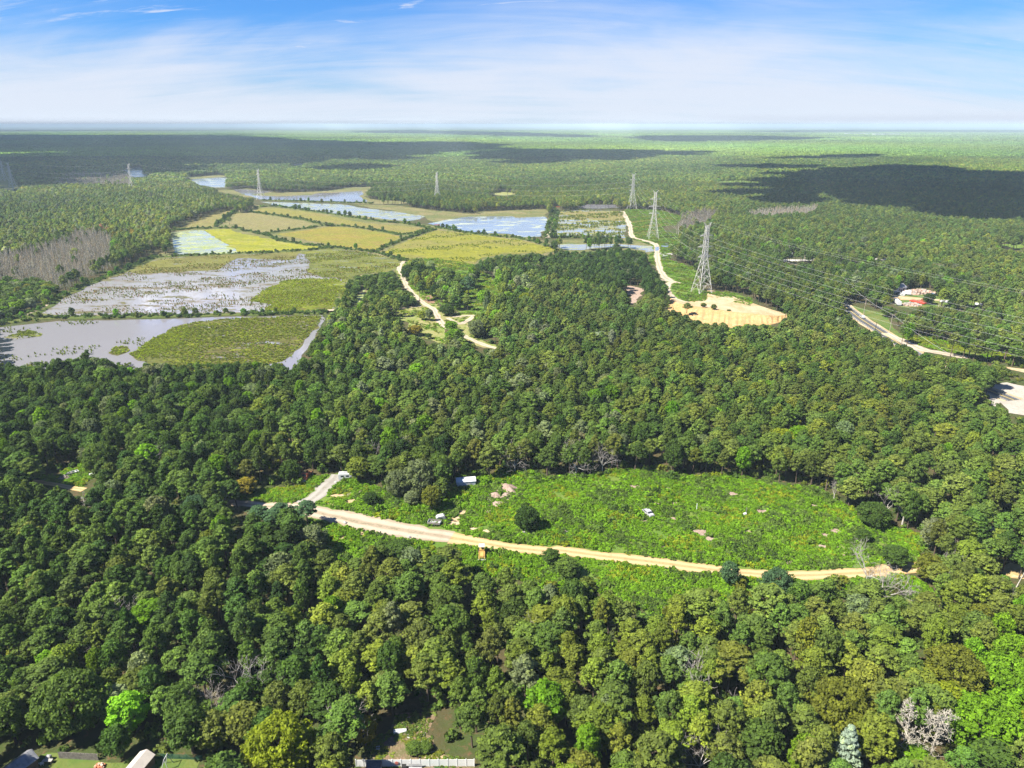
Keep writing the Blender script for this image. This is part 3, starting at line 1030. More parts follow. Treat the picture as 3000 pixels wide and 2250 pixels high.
ROADVIS = P('z6', [(800, 985), (840, 960), (880, 985), (960, 1005), (1060, 1040), (1100, 1075), (1140, 1120), (1180, 1170), (1290, 1200), (1400, 1220), (1520, 1250), (1640, 1290), (1800, 1300), (2200, 1380), (2200, 1400), (1800, 1340), (1600, 1330), (1530, 1320), (1440, 1312), (1300, 1285), (1180, 1225), (1085, 1185), (1060, 1168), (985, 1142), (930, 1120), (900, 1090), (850, 1040), (820, 1010)])
CROSSVIS = P('z6', [(425, 700), (440, 685), (620, 690), (630, 708), (560, 715), (425, 718)])
ROAD2VIS = [P('z6', [(760, 683), (840, 684), (840, 697), (760, 694)]), P('z6', [(870, 690), (1020, 688), (1020, 705), (870, 705)]), P('z6', [(1050, 688), (1170, 690), (1170, 706), (1050, 704)]), P('z6', [(1390, 692), (1455, 692), (1455, 704), (1390, 704)])]
YARD_R = P('z6', [(1110, 950), (1120, 925), (1180, 905), (1220, 890), (1320, 885), (1370, 890), (1390, 935), (1440, 950), (1560, 960), (1560, 985), (1500, 985), (1420, 1000), (1380, 1000), (1335, 985), (1330, 1000), (1180, 1005), (1170, 985), (1145, 1005), (1140, 960)])
YARD_R2 = P('z6', [(1560, 960), (1700, 970), (1715, 1000), (1650, 1000), (1570, 1000)])
SWATH = P('z3', [(-60, 70), (8, 85), (45, 120), (90, 180), (130, 250), (152, 300), (120, 318), (60, 310), (-60, 280)])
FARGAP2 = P('z6', [(-20, 200), (120, 192), (330, 205), (330, 212), (120, 206), (-20, 210)])
FARGAP3 = P('z4', [(1960, 340), (2060, 328), (2141, 332), (2180, 345), (2100, 355), (2000, 358)])
GREYGAP = P('z3', [(930, 315), (1100, 312), (1160, 330), (1100, 345), (930, 325)])
FARGAP = P('z6', [(1780, 600), (1965, 603), (1965, 640), (1850, 625)])

CLEAR = [POND_NEAR, BOG_MAIN, ALGAE, F1B, F2, F3, F4, F5, F6, W1, W2, W3, W4, W5, W6, W7, RV1, RV2, RV3, MARSH1, MARSH2, MARSH3, RWAY, SANDPOLY, SCAR, SCAR2, T1CLEAR, T1GREEN, T1BARE, T1BARE2, DITCH, DITCH2,
         MEADOW_L, MEADOW_N, MEADOW_S, BOATYARD, HOMEYARD, YARD_L, LOT_R, STRIP_R, SPOT_R, SPOT_R2, ROADVIS, CROSSVIS, YARD_R, YARD_R2, SWATH, FARGAP, FARGAP2, FARGAP3] + ROAD2VIS

# ---- tracks and dikes (centre lines)
T1 = P('z4', [(1300, 868), (1255, 920), (1275, 970), (1320, 1075), (1375, 1135), (1450, 1200), (1520, 1240), (1550, 1290), (1620, 1385)], 'b7', [(930, 745), (1000, 785), (1070, 822), (1160, 860), (1270, 890), (1380, 905)])
T1B = P('z4', [(1170, 1246), (1300, 1240), (1400, 1225), (1470, 1225)])
T1C = P('b7', [(860, 640), (960, 690), (1010, 670), (1070, 622), (990, 625), (900, 632)])
T1D = P('z4', [(560, 1275), (740, 1262), (820, 1250), (835, 1190)])
T2 = P('z5', [(1135, 480), (1170, 540), (1195, 600), (1200, 650), (1222, 688), (1290, 705), (1350, 722), (1400, 745), (1405, 790), (1408, 870), (1425, 920), (1440, 960), (1470, 1000), (1520, 1030)])
T2B = P('z5', [(1400, 1015), (1500, 1025), (1590, 1043)])
T2C = P('z5', [(1530, 1036), (1490, 1048), (1480, 1085), (1505, 1135), (1560, 1175), (1640, 1195), (1720, 1205)])
T3 = P('z5', [(550, 692), (565, 640), (580, 590), (595, 520), (606, 465)])
T4 = P('z7', [(1640, 545), (1760, 557), (1900, 575)], 'z8', [(130, 585), (240, 600), (420, 645), (640, 695), (900, 740), (1100, 772), (1280, 803)])
T4B = P('z8', [(1280, 803), (1400, 822), (1550, 850), (1700, 873), (1850, 888), (2000, 900)], 'b1', [(90, 1003), (300, 1030), (500, 1055), (850, 1097), (1100, 1130), (1400, 1168), (1650, 1190)], 'b2', [(230, 1205), (430, 1208), (640, 1200), (880, 1188), (1100, 1165), (1330, 1140), (1500, 1120)])
T5 = P('z8', [(170, 585), (290, 515), (370, 440), (425, 390), (455, 345)])
T6 = P('z7', [(200, 395), (300, 403), (400, 418), (520, 440), (610, 455)])
ROAD = P('z6', [(560, 755), (640, 830), (720, 915), (800, 985), (850, 1025), (925, 1082), (1000, 1130), (1060, 1168), (1130, 1215), (1250, 1290), (1400, 1380), (1600, 1480), (1900, 1600)])
VERGE = P('z6', [(1075, 1170), (1120, 1192), (1190, 1220), (1300, 1272), (1370, 1288), (1440, 1300), (1530, 1318), (1620, 1330)])
ROAD2 = P('z6', [(-400, 660), (200, 690), (440, 703), (600, 702), (760, 690), (1000, 696), (1160, 699), (1450, 699), (2200, 690)])

D = {
    'left': P('z3', [(-60, 1370), (150, 1320), (330, 1245), (480, 1150), (700, 1045), (900, 970), (1040, 915), (1160, 860), (1215, 835)]),
    'near': P('z3', [(-60, 1378), (300, 1318), (700, 1312), (1100, 1306), (1560, 1296), (2141, 1284)], 'z4', [(200, 1284), (450, 1282), (690, 1274)]),
    'mid': P('z3', [(1190, 845), (1350, 834), (1600, 824), (1900, 812), (2141, 804)], 'z4', [(200, 806), (450, 790), (730, 768)]),
    'centre': P('z3', [(1830, 605), (1960, 640), (2100, 670)], 'z4', [(330, 712), (520, 740), (730, 766), (900, 780), (1100, 805), (1230, 845), (1310, 870)]),
    'cross': P('z4', [(195, 655), (380, 632), (560, 610), (640, 596), (820, 595), (1000, 615), (1270, 665), (1400, 645), (1500, 618)]),
    'right': P('z4', [(1080, 792), (1180, 745), (1320, 690), (1450, 648), (1540, 622)]),
    'inner': P('z4', [(80, 485), (300, 512), (500, 545), (640, 580), (750, 588)]),
    'north': P('z4', [(120, 450), (300, 440), (560, 478), (760, 505), (900, 530), (1100, 560), (1300, 575), (1500, 612)]),
    'pond': P('z4', [(1540, 605), (1720, 638), (1900, 662)], 'z5', [(200, 680), (330, 695), (450, 720), (560, 755)]),
    'causeway': P('z5', [(530, 690), (548, 640), (562, 590), (580, 520), (592, 470)]),
    'causewayeast': P('z5', [(585, 690), (598, 600), (612, 520), (622, 470)]),
    'south': P('z5', [(560, 690), (700, 684), (850, 690), (1000, 694), (1130, 698)]),
    'upper': P('z4', [(180, 394), (400, 398), (700, 408), (900, 414), (1050, 418)]),
    'west': P('z3', [(1340, 632), (1500, 618), (1690, 610), (1800, 612)]),
    'corner': P('z3', [(1690, 602), (1740, 560), (1800, 510), (1850, 480)]),
}

SPOTS = [('b1', 720, 490, 2.2), ('b1', 990, 510, 2.0), ('b1', 900, 630, 2.4), ('b1', 1050, 625, 1.6), ('b1', 780, 770, 1.8), ('b1', 1025, 748, 1.5), ('b1', 1255, 860, 2.6), ('b1', 1335, 912, 2.0), ('b1', 1640, 855, 1.7), ('b1', 1510, 910, 1.4), ('b1', 1745, 690, 2.2), ('b1', 1500, 545, 2.0),
         ('b1', 1600, 640, 1.6), ('b1', 1700, 545, 1.4), ('b1', 955, 980, 1.2), ('b1', 1355, 990, 1.3), ('b1', 1980, 1105, 1.3), ('b1', 150, 858, 1.5), ('b2', 680, 850, 2.2), ('b2', 600, 880, 1.8), ('b2', 590, 970, 1.5), ('b2', 720, 985, 1.6), ('b2', 750, 1030, 1.3), ('b2', 500, 650, 2.0),
         ('z8', 1400, 560, 1.6), ('z8', 1370, 622, 2.2), ('z8', 1325, 665, 2.4), ('z8', 1300, 700, 2.4), ('z8', 1445, 742, 2.0), ('z8', 1530, 755, 1.4), ('z8', 470, 500, 2.2), ('z8', 560, 540, 2.0), ('z8', 420, 560, 1.8), ('z8', 510, 800, 1.8), ('z8', 640, 770, 1.4)]

weedy_water = bog_mat('weedy_river_water', (0.26, 0.28, 0.19), (0.23, 0.25, 0.17), (0.20, 0.22, 0.10), 0.6, (0.25, 0.26, 0.26), 0, 0.12, 0.02)

# ---- build the sheets, nearest the ground first
sheet('marsh', P('z3', [(250, 1300), (480, 1150), (700, 1040), (1020, 935), (1165, 850), (1330, 640), (1380, 590), (1800, 440), (2000, 425)], 'z4', [(200, 440), (900, 500), (1500, 590)], 'z5', [(0, 640), (330, 670), (560, 720), (660, 800), (0, 930)],
                 'z4', [(1300, 940), (1180, 1000), (830, 1250), (0, 1300)]), marsh_m, 0.04)
sheet('marsh', MARSH1, marsh_m, 0.04, 15, 3)
sheet('marsh', MARSH2, marsh_m, 0.04, 15, 3)
sheet('marsh', MARSH3, marsh_m, 0.04, 20, 4)
sheet('marsh', MARSH4, marsh_m, 0.04, 20, 4)
sheet('marsh', P('z5', [(560, 760), (640, 700), (1180, 690), (1400, 745), (1400, 800), (1300, 900), (800, 860)]), marsh_m, 0.04, 10, 1)
sheet('pond', POND_NEAR_SHEET, water_lav, 0.10, 10, 0.6)
sheet('pond', BOG_MAIN, bog_mat('flooded_bog', (0.10, 0.075, 0.055), (0.14, 0.105, 0.075), (0.11, 0.105, 0.045), 0.64, (0.27, 0.262, 0.295), 5, 0.33, 0.025), 0.10, 10, 0.6)
yel = ((0.164, 0.176, 0.016), (0.127, 0.148, 0.021), (0.201, 0.184, 0.033))
gold = ((0.209, 0.180, 0.025), (0.176, 0.176, 0.021), (0.226, 0.160, 0.049))
tan = ((0.191, 0.166, 0.060), (0.174, 0.162, 0.047), (0.208, 0.174, 0.076))
olive = ((0.10, 0.115, 0.025), (0.125, 0.10, 0.035), (0.15, 0.17, 0.02))
sheet('bog_mat', BOG_TOP, bog_mat('olive_bog', (0.139, 0.139, 0.029), (0.126, 0.118, 0.034), (0.168, 0.160, 0.038), 0.12, (0.24, 0.24, 0.27), 5), 0.17, 8, 1.6)
sheet('bog_mat', BOG_RIGHT, bog_mat('green_bog', (0.139, 0.151, 0.025), (0.105, 0.118, 0.025), (0.176, 0.176, 0.034), 0.22, (0.25, 0.25, 0.28), 3), 0.20, 8, 1.8)
sheet('bog_mat', BOG_LOW, bog_mat('yellow_green_bog', (0.139, 0.164, 0.010), (0.097, 0.118, 0.010), (0.097, 0.084, 0.025), 0.10, (0.25, 0.25, 0.28), 8), 0.17, 6, 1.5)
isl = bog_mat('brown_olive_bog', (0.098, 0.088, 0.028), (0.095, 0.105, 0.020), (0.165, 0.185, 0.012), 0.20, (0.22, 0.22, 0.25), 15, 0.5, 0.045)
sheet('bog_mat', ISLAND, isl, 0.17, 5, 1.2)
sheet('bog_mat', ISLET, isl, 0.17, 3, 0.6)
sheet('bog_mat', ISLET2, bog_mat('sparse_bog', olive[0], olive[1], olive[2], 0.55, (0.22, 0.22, 0.25), 20, 0.5), 0.17, 4, 1.2)
sheet('pond', ALGAE, bog_mat('algae_pond', (0.30, 0.34, 0.13), (0.24, 0.29, 0.08), (0.33, 0.36, 0.22), 0.55, (0.30, 0.32, 0.27), 25, 0.4, 0.03), 0.12, 8, 0.8)
sheet('bog_field', F1B, bog_mat('bright_yellow_bog', (0.244, 0.244, 0.010), (0.181, 0.197, 0.013), (0.260, 0.244, 0.059), 0.10, (0.33, 0.34, 0.33), 5), 0.17, 8, 1.5)
sheet('bog_field', F2, bog_mat('gold_green_bog', *tan), 0.14, 10, 1)
sheet('bog_field', F3, bog_mat('tan_bog', (0.197, 0.172, 0.071), (0.185, 0.168, 0.067), (0.168, 0.160, 0.046), flow=0.01), 0.14, 10, 1)
sheet('bog_field', F4, bog_mat('straw_bog', (0.189, 0.176, 0.038), (0.197, 0.164, 0.050), (0.160, 0.164, 0.029)), 0.14, 10, 1)
sheet('bog_field', F5, bog_mat('golden_bog', *gold, flow=0.012), 0.14, 8, 1)
sheet('bog_field', F6, bog_mat('lemon_bog', (0.197, 0.197, 0.015), (0.189, 0.172, 0.042), (0.155, 0.164, 0.017), flow=0.014), 0.14, 8, 1)
for wpoly, wm in ((W1, water_lav), (W2, weedy_water), (W3, water_blue), (W5, weedy_water), (W6, water_blue), (W7, water_lav), (RV1, water_blue), (RV2, water_blue), (RV3, water_blue), (DITCH, water_algae), (DITCH2, water_algae)):
    sheet('water', wpoly, wm, 0.12, 12, 1.5)
sheet('pond', W4, bog_mat('reedy_pond', (0.20, 0.19, 0.04), (0.16, 0.17, 0.035), (0.225, 0.20, 0.06), 0.50, (0.24, 0.27, 0.32), 0, 0.2, 0.022), 0.12, 8, 1)
sheet('bog_mat', P('z5', [(640, 490), (760, 480), (1130, 482), (1155, 540), (1130, 560), (1000, 548), (850, 535), (800, 560), (740, 520)]), bog_mat('straw_marsh', *tan, 0.1, (0.24, 0.27, 0.32)), 0.16, 8, 2.5)
sheet('right_of_way', RWAY, meadow_g, 0.05, 8, 1)
sheet('bog_mat', P('z5', [(1200, 500), (1300, 490), (1500, 510), (1540, 560), (1420, 600), (1420, 680), (1300, 690), (1220, 640)]), bog_mat('rusty_marsh', (0.20, 0.155, 0.035), (0.165, 0.15, 0.03), (0.13, 0.14, 0.03), 0.0), 0.10, 8, 2)
sheet('meadow', T1SURR, meadow_g, 0.035, 6, 1.0)
sheet('sandy_ground', T1CLEAR, dry_grass, 0.06, 4, 0.8)
sheet('meadow', T1GREEN, meadow_g, 0.06, 4, 0.6)
sheet('bare_soil', T1BARE, pinksoil, 0.09, 3, 0.4)
sheet('bare_soil', T1BARE2, bare_m, 0.09, 3, 0.4)
sheet('sand_scar', SCAR, pinksoil, 0.06, 4, 0.8)
sheet('sand_scar', SCAR2, pinksoil, 0.06, 4, 0.8)
sheet('meadow', MEADOW_TOP + MEADOW_ROADSIDE, meadow_g, 0.04, 3, 0.3)
sheet('meadow', MEADOW_ROADSIDE[::-1] + [(x, y + 45) for x, y in MEADOW_BOTTOM], meadow_g, 0.05, 3, 0.3)
rs_ = np.random.default_rng(91)
for zq, xq, yq, rq in SPOTS:
    cq = G(*P(zq, [(xq, yq)])[0])
    V_ = [(cq.x + rq * (1.25 * math.cos(a_)) * rs_.uniform(0.6, 1.1), cq.y + rq * 0.8 * math.sin(a_) * rs_.uniform(0.6, 1.1), 0.10) for a_ in np.linspace(0, 6.28, 19)[:-1]]
    m_ = bpy.data.meshes.new('bare_soil')
    m_.from_pydata(V_, [], [tuple(range(18))])
    m_.materials.append(pinksoil if zq != 'z8' else sand_m)
    tag(link('bare_soil', m_), None, None, None, 'structure')
sheet('meadow', MEADOW_L, meadow_g, 0.04, 3, 0.4)
sheet('meadow', BOATYARD, meadow_g, 0.04, 3, 0.4)
sheet('bare_soil', HOMEYARD, litter_m, 0.04, 2, 0.3)
sheet('sandy_ground', P('b4', [(1480, 1300), (1520, 1260), (1590, 1240), (1680, 1272), (1760, 1303), (1760, 1315)]), sand_m, 0.07, 1.5, 0.25)
sheet('lawn', YARD_L, lawn_m, 0.04, 2, 0.2)
sheet('gravel_lot', LOT_R, gravel_m, 0.05, 4, 0.8)
sheet('sandy_ground', STRIP_R, sand_m, 0.05, 4, 0.5)
sheet('sandy_ground', SPOT_R, ground_mat('ochre_ground', (0.42, 0.30, 0.14), (0.34, 0.26, 0.11), (0.5, 0.4, 0.25)), 0.05, 3, 0.4)
sheet('sandy_ground', P('b2', [(2100, 1195), (2212, 1205), (2300, 1200), (2300, 1235), (2212, 1228), (2120, 1218)]), sand_m, 0.09, 2, 0.3)
sheet('sandy_ground', SPOT_R2, gravel_m, 0.05, 3, 0.4)
sheet('lawn', P('z6', [(840, 985), (960, 1020), (1060, 1040), (1110, 1085), (1120, 1130), (1200, 1190), (1700, 1300), (2200, 1360), (2200, 1390), (1640, 1320), (1300, 1250), (1100, 1175), (1000, 1090), (880, 1010)]), lawn_m, 0.05, 4, 0.5)
sheet('lawn', P('z6', [(1120, 925), (1400, 900), (1720, 960), (1720, 1005), (1400, 1005), (1180, 1005), (1140, 990)]), lawn_m, 0.05, 4, 0.5)
sheet('sandy_ground', P('z6', [(1112, 945), (1125, 930), (1200, 935), (1320, 945), (1440, 955), (1560, 965), (1550, 972), (1330, 955), (1220, 958), (1160, 960)]), sand_m, 0.08, 3, 0.4)
sheet('sandy_ground', SHOULDER, ground_mat('shoulder_soil', (0.24, 0.19, 0.12), (0.14, 0.14, 0.05), (0.36, 0.27, 0.19)), 0.05, 4, 0.5)
sheet('cleared_swath', SWATH, dry_grass, 0.05, 20, 3)
sheet('cleared_swath', FARGAP2, meadow_g, 0.05, 20, 3)
sheet('cleared_swath', FARGAP3, dry_grass, 0.05, 20, 3)
sheet('cleared_swath', FARGAP, meadow_g, 0.05, 10, 2)
sheet('grey_brush_ground', GREYGAP, ground_mat('grey_brush', (0.22, 0.20, 0.18), (0.28, 0.26, 0.24), (0.16, 0.16, 0.12)), 0.05, 10, 2)

for k, ln in D.items():
    if k == 'upper':
        w = 7
    else:
        w = {'left': 9, 'near': 7, 'north': 9, 'causeway': 6, 'causewayeast': 6}.get(k, 6)
    ribbon('dike', ln, w, dike_m, 0.15, 5, 0.35, 0.7)
ribbon('dirt_track', D['left'][1:4], 2.4, road_pale, 0.93, 5, 0.2)
ribbon('dirt_track', T1, 4.2, road_white, 0.14, 3, 0.35)
ribbon('dirt_track', T1B, 3.0, road_pale, 0.13, 3, 0.3)
ribbon('dirt_track', T1C, 3.5, road_white, 0.13, 3, 0.35)
ribbon('dirt_track', T1D, 4.0, road_white, 0.95, 3, 0.35)
ribbon('dirt_track', T2, 6.0, road_white, 0.20, 4, 0.3)
ribbon('dirt_track', T2B, [2.5, 5.5, 2.0], road_white, 0.17, 4, 0.3)
ribbon('dirt_track', T2C, 6.0, road_white, 0.18, 4, 0.3)
ribbon('dirt_track', T3, 6.0, road_white, 0.95, 4, 0.2)
sheet('puddle', P('z5', [(1390, 758), (1418, 757), (1420, 785), (1390, 790)]), water_blue, 0.26, 2, 0.2)
ribbon('dirt_road', T4, [3.6, 4, 4.6, 6, 7.6, 8, 8.4, 8.6, 8.2, 6.4], road_pale, 0.14, 2.0, 0.22)
ribbon('dirt_road', T4B, [6.4, 5.2, 4.8, 4.6, 4.5, 4.5, 4.5, 4.6, 4.9, 5.0, 5.0, 4.5, 4.2, 4.2, 4.2, 4.5, 4.8, 5.0, 4.8, 4.4], road_tan, 0.15, 2.0, 0.18)
ribbon('gravel_drive', T5, [9, 6, 6.5, 7, 4], track_mat('grey_gravel_drive', (0.28, 0.26, 0.23), (0.34, 0.32, 0.29), (0.21, 0.19, 0.15)), 0.12, 1.5, 0.35)
ribbon('dirt_track', T6, 2.6, road_tan, 0.12, 2, 0.2)
ribbon('paved_road', ROAD, 8.0, asphalt, 0.12, 4, 0.0)
ribbon('road_shoulder', ROAD, 11.5, sand_m, 0.09, 4, 0.05)
ribbon('paved_road', ROAD2, 8.5, ground_mat('worn_asphalt', (0.30, 0.29, 0.28), (0.36, 0.34, 0.32), (0.25, 0.25, 0.24)), 0.13, 6, 0.0)


def offset_pts(line, off):
    w = [G(x, y) for x, y in line]
    out = []
    for i, p in enumerate(w):
        d = (w[min(i + 1, len(w) - 1)] - w[max(i - 1, 0)]).normalized()
        out.append(p + Vector((d.y, -d.x, 0)) * off)
    return out


for off, mt, nm in ((0.14, paint_y, 'centre_line'), (-0.14, paint_y, 'centre_line'), (3.35, paint_w, 'edge_line'), (-3.35, paint_w, 'edge_line')):
    ribbon(nm, None, 0.22, mt, 0.16, 4, 0.0, world_pts=offset_pts(ROAD, off), nx=1)
ribbon('dirt_verge', VERGE, [5, 6, 7, 8, 8, 7, 6, 4], road_white, 0.15, 3, 0.25)

# crosswalk bars at the junction
xw = G(2100 + 458 / 2.183, 440 + 706 / 2.183)
for i in range(7):
    MB().box(xw.x - 8 + i * 2.6, xw.y, 0.165, 1.1, 8.0, 0.02).part('crosswalk_bar', paint_w)['kind'] = 'structure'


# ---- the sand bank: a plateau whose near face drops towards the pines
def sand_bank():
    lip = P('b8', [(600, 640), (680, 690), (800, 720), (940, 745), (1080, 765), (1200, 790), (1330, 805), (1480, 815), (1620, 830), (1760, 835), (1860, 822)])
    toe = P('b8', [(540, 790), (640, 800), (780, 850), (900, 910), (1050, 930), (1180, 960), (1310, 985), (1480, 960), (1640, 940), (1760, 910), (1870, 870)])
    back = P('b8', [(600, 605), (700, 660), (800, 680), (1000, 640), (1000, 540), (1180, 590), (1290, 622), (1400, 655), (1550, 715), (1700, 765), (1860, 812)])
    rng = np.random.default_rng(4)
    LIPZ = 3.2
    nl = len(lip)
    n_u, n_v1, n_v2 = 120, 14, 20
    V, F, MI = [], [], []

    def samp(line, t, z):
        f = t * (nl - 1)
        i = min(int(f), nl - 2)
        a, b = line[i], line[i + 1]
        return G(a[0] + (b[0] - a[0]) * (f - i), a[1] + (b[1] - a[1]) * (f - i), z)
    gul = np.cumsum(rng.normal(size=n_u + 1)) * 0.12
    gul -= gul.mean()
    rows = n_v1 + n_v2 + 1
    for u in range(n_u + 1):
        t = u / n_u
        ends = min(1, 6 * t, 6 * (1 - t))
        zl = LIPZ * ends
        B, L_, T_ = samp(back, t, 0), samp(lip, t, zl), samp(toe, t, 0)
        for k in range(rows):
            if k <= n_v1:
                s = k / n_v1
                p = B.lerp(L_, s)
                p.z = 0.08 + zl * s ** 1.4 + 0.10 * rng.normal() * min(1, 4 * s) * (1 - 0.5 * s)
            else:
                s = (k - n_v1) / n_v2
                p = L_.lerp(T_, s)
                p.z = 0.08 + zl * (1 - s) ** 1.25 + 0.35 * math.sin(s * 3.14) * math.sin(gul[u] * 9 + u * 0.9) + 0.08 * rng.normal() * (1 - s)
                if k == rows - 1:
                    p.z = -0.3
            V.append(tuple(p))
    for u in range(n_u):
        for k in range(rows - 1):
            a = u * rows + k
            F.append((a, a + 1, a + rows + 1, a + rows))
            MI.append(0 if k < n_v1 - 1 else 1)
    m = bpy.data.meshes.new('sand_bank')
    m.from_pydata(V, [], F)
    m.materials.append(sand_m)
    m.materials.append(sand_o)
    m.polygons.foreach_set('material_index', MI)
    m.polygons.foreach_set('use_smooth', [True] * len(F))
    bm = bmesh.new()
    bm.from_mesh(m)
    bmesh.ops.recalc_face_normals(bm, faces=bm.faces)
    if sum(f.normal.z for f in bm.faces) < 0:
        bmesh.ops.reverse_faces(bm, faces=bm.faces)
    bm.to_mesh(m)
    bm.free()
    return tag(link('sand_bank', m), None, None, None, 'structure')


sand_bank()


# ================================================================== VEGETATION
# colours of living leaves (base colours) with the word that names them
PC = {'dark green': (0.040, 0.076, 0.018), 'deep green': (0.060, 0.106, 0.022), 'mid green': (0.088, 0.140, 0.028), 'olive green': (0.108, 0.142, 0.030), 'yellow-green': (0.138, 0.176, 0.026),
      'blue-green': (0.062, 0.118, 0.056), 'pale grey-green': (0.142, 0.176, 0.082), 'bright green': (0.116, 0.224, 0.014), 'lemon-green': (0.178, 0.220, 0.016), 'bronze-green': (0.120, 0.136, 0.020), 'golden yellow': (0.25, 0.20, 0.022),
      'silver': (0.24, 0.31, 0.24), 'rusty brown': (0.19, 0.115, 0.06), 'orange-tinged green': (0.19, 0.16, 0.022)}


def jitter_col(c, n, amt=0.16):
    c = np.asarray(c)
    k = np.exp(RNG.normal(size=(n, 1)) * amt)
    h = 1 + RNG.normal(size=(n, 3)) * amt * 0.35
    return np.clip(c * k * h, 0.004, 0.6)


# template meshes ------------------------------------------------------------
def tree_meshes(n, fn, leafmat, woodmat=None, joined=False, nm='tree'):
    out = []
    for i in range(n):
        rng = np.random.default_rng(100 + i * 7 + len(nm) * 13)
        (v, f, lv), (tv, tf) = fn(rng)
        if joined:
            out.append(np_mesh(nm, [(v, f, 0, lv), (tv, tf, 1, None)], [leafmat, woodmat or bark]))
        else:
            out.append((np_mesh(nm + '_crown', [(v, f, 0, lv)], [leafmat]), np_mesh(nm + '_trunk', [(tv, tf, 0, None)], [woodmat or bark])))
    return out


# every template is 12 m (pines) or 10 m (broadleaves) tall with a crown radius of 3 m; placement scales it
near_pines = tree_meshes(14, lambda r: pine_parts(r, 12.0, 3.0, 84, 46, 0.150), leaf_pine, nm='pine')
near_broad = tree_meshes(9, lambda r: broad_parts(r, 10.0, 3.2, 92, 46, 0.165), leaf_broad, nm='broadleaf')
joined_pines = tree_meshes(14, lambda r: pine_parts(r, 12.0, 3.0, 84, 46, 0.150), leaf_pine, joined=True, nm='pine')
joined_broad = tree_meshes(9, lambda r: broad_parts(r, 10.0, 3.2, 92, 46, 0.165), leaf_broad, joined=True, nm='broadleaf')
mid_pines = tree_meshes(10, lambda r: pine_parts(r, 12.0, 3.0, 48, 26, 0.225, False, 0.27), leaf_pine, joined=True, nm='midpine')
mid_broad = tree_meshes(5, lambda r: broad_parts(r, 10.0, 3.2, 48, 22, 0.28, None, 1, False, 0.28), leaf_broad, joined=True, nm='midbroad')
far_trees = tree_meshes(6, lambda r: pine_parts(r, 12.0, 3.0, 12, 11, 0.62, False, 0.42), leaf_pine, joined=True, nm='far')


def patch_mesh(size, n, r0, seed):
    rng = np.random.default_rng(seed)
    pads = np.stack([rng.uniform(-size / 2, size / 2, n), rng.uniform(-size / 2, size / 2, n), rng.uniform(6.5, 10.5, n), r0 * rng.uniform(0.7, 1.25, n), r0 * rng.uniform(0.8, 1.2, n)], 1)
    v, f, lv = leaves(rng, pads, 9, r0 * 0.46, 0.35, 0.6)
    g = size / 2
    base = np.array([(-g, -g, 4.0), (g, -g, 4.0), (g, g, 4.0), (-g, g, 4.0)])
    return np_mesh('patch', [(v, f, 0, lv), (base, np.array([[0, 1, 2, 3]]), 1, None)], [leaf_pine, far_wood])


def weed_mesh(seed, n_pads, n_per, size, h, r):
    rng = np.random.default_rng(seed)
    a = rng.uniform(0, 6.28, n_pads)
    rr = r * np.sqrt(rng.random(n_pads)) * 0.9
    pads = np.stack([rr * np.cos(a), rr * np.sin(a), h * rng.uniform(0.25, 0.8, n_pads), r * rng.uniform(0.3, 0.5, n_pads), h * rng.uniform(0.25, 0.4, n_pads)], 1)
    v, f, lv = leaves(rng, pads, n_per, size, 0.35, 0.9, 0.4)
    return np_mesh('weed', [(v, f, 0, lv)], [leaf_weed])


def tuft_mesh(seed, n, h, r, w):
    rng = np.random.default_rng(seed)
    V, F, lv = [], [], []
    for i in range(n):
        a = rng.uniform(0, 6.28)
        b = rng.uniform(0, 6.28)
        x, y = r * 0.4 * rng.random() * math.cos(b), r * 0.4 * rng.random() * math.sin(b)
        hh = h * rng.uniform(0.6, 1.1)
        dx, dy = r * math.cos(a) * rng.uniform(0.3, 1), r * math.sin(a) * rng.uniform(0.3, 1)
        nx, ny = -math.sin(a) * w, math.cos(a) * w
        k = len(V)
        V += [(x - nx, y - ny, 0), (x + nx, y + ny, 0), (x + dx + nx * 0.4, y + dy + ny * 0.4, hh), (x + dx - nx * 0.4, y + dy - ny * 0.4, hh)]
        F.append((k, k + 1, k + 2, k + 3))
        lv.append(rng.random())
    return np_mesh('tuft', [(np.array(V, float), np.array(F), 0, np.array(lv))], [leaf_weed])


# trees that stand out in the photograph: (base pixel, height, crown radius, colour, shape, label)
def SPX(z, x, y):
    return P(z, [(x, y)])[0]


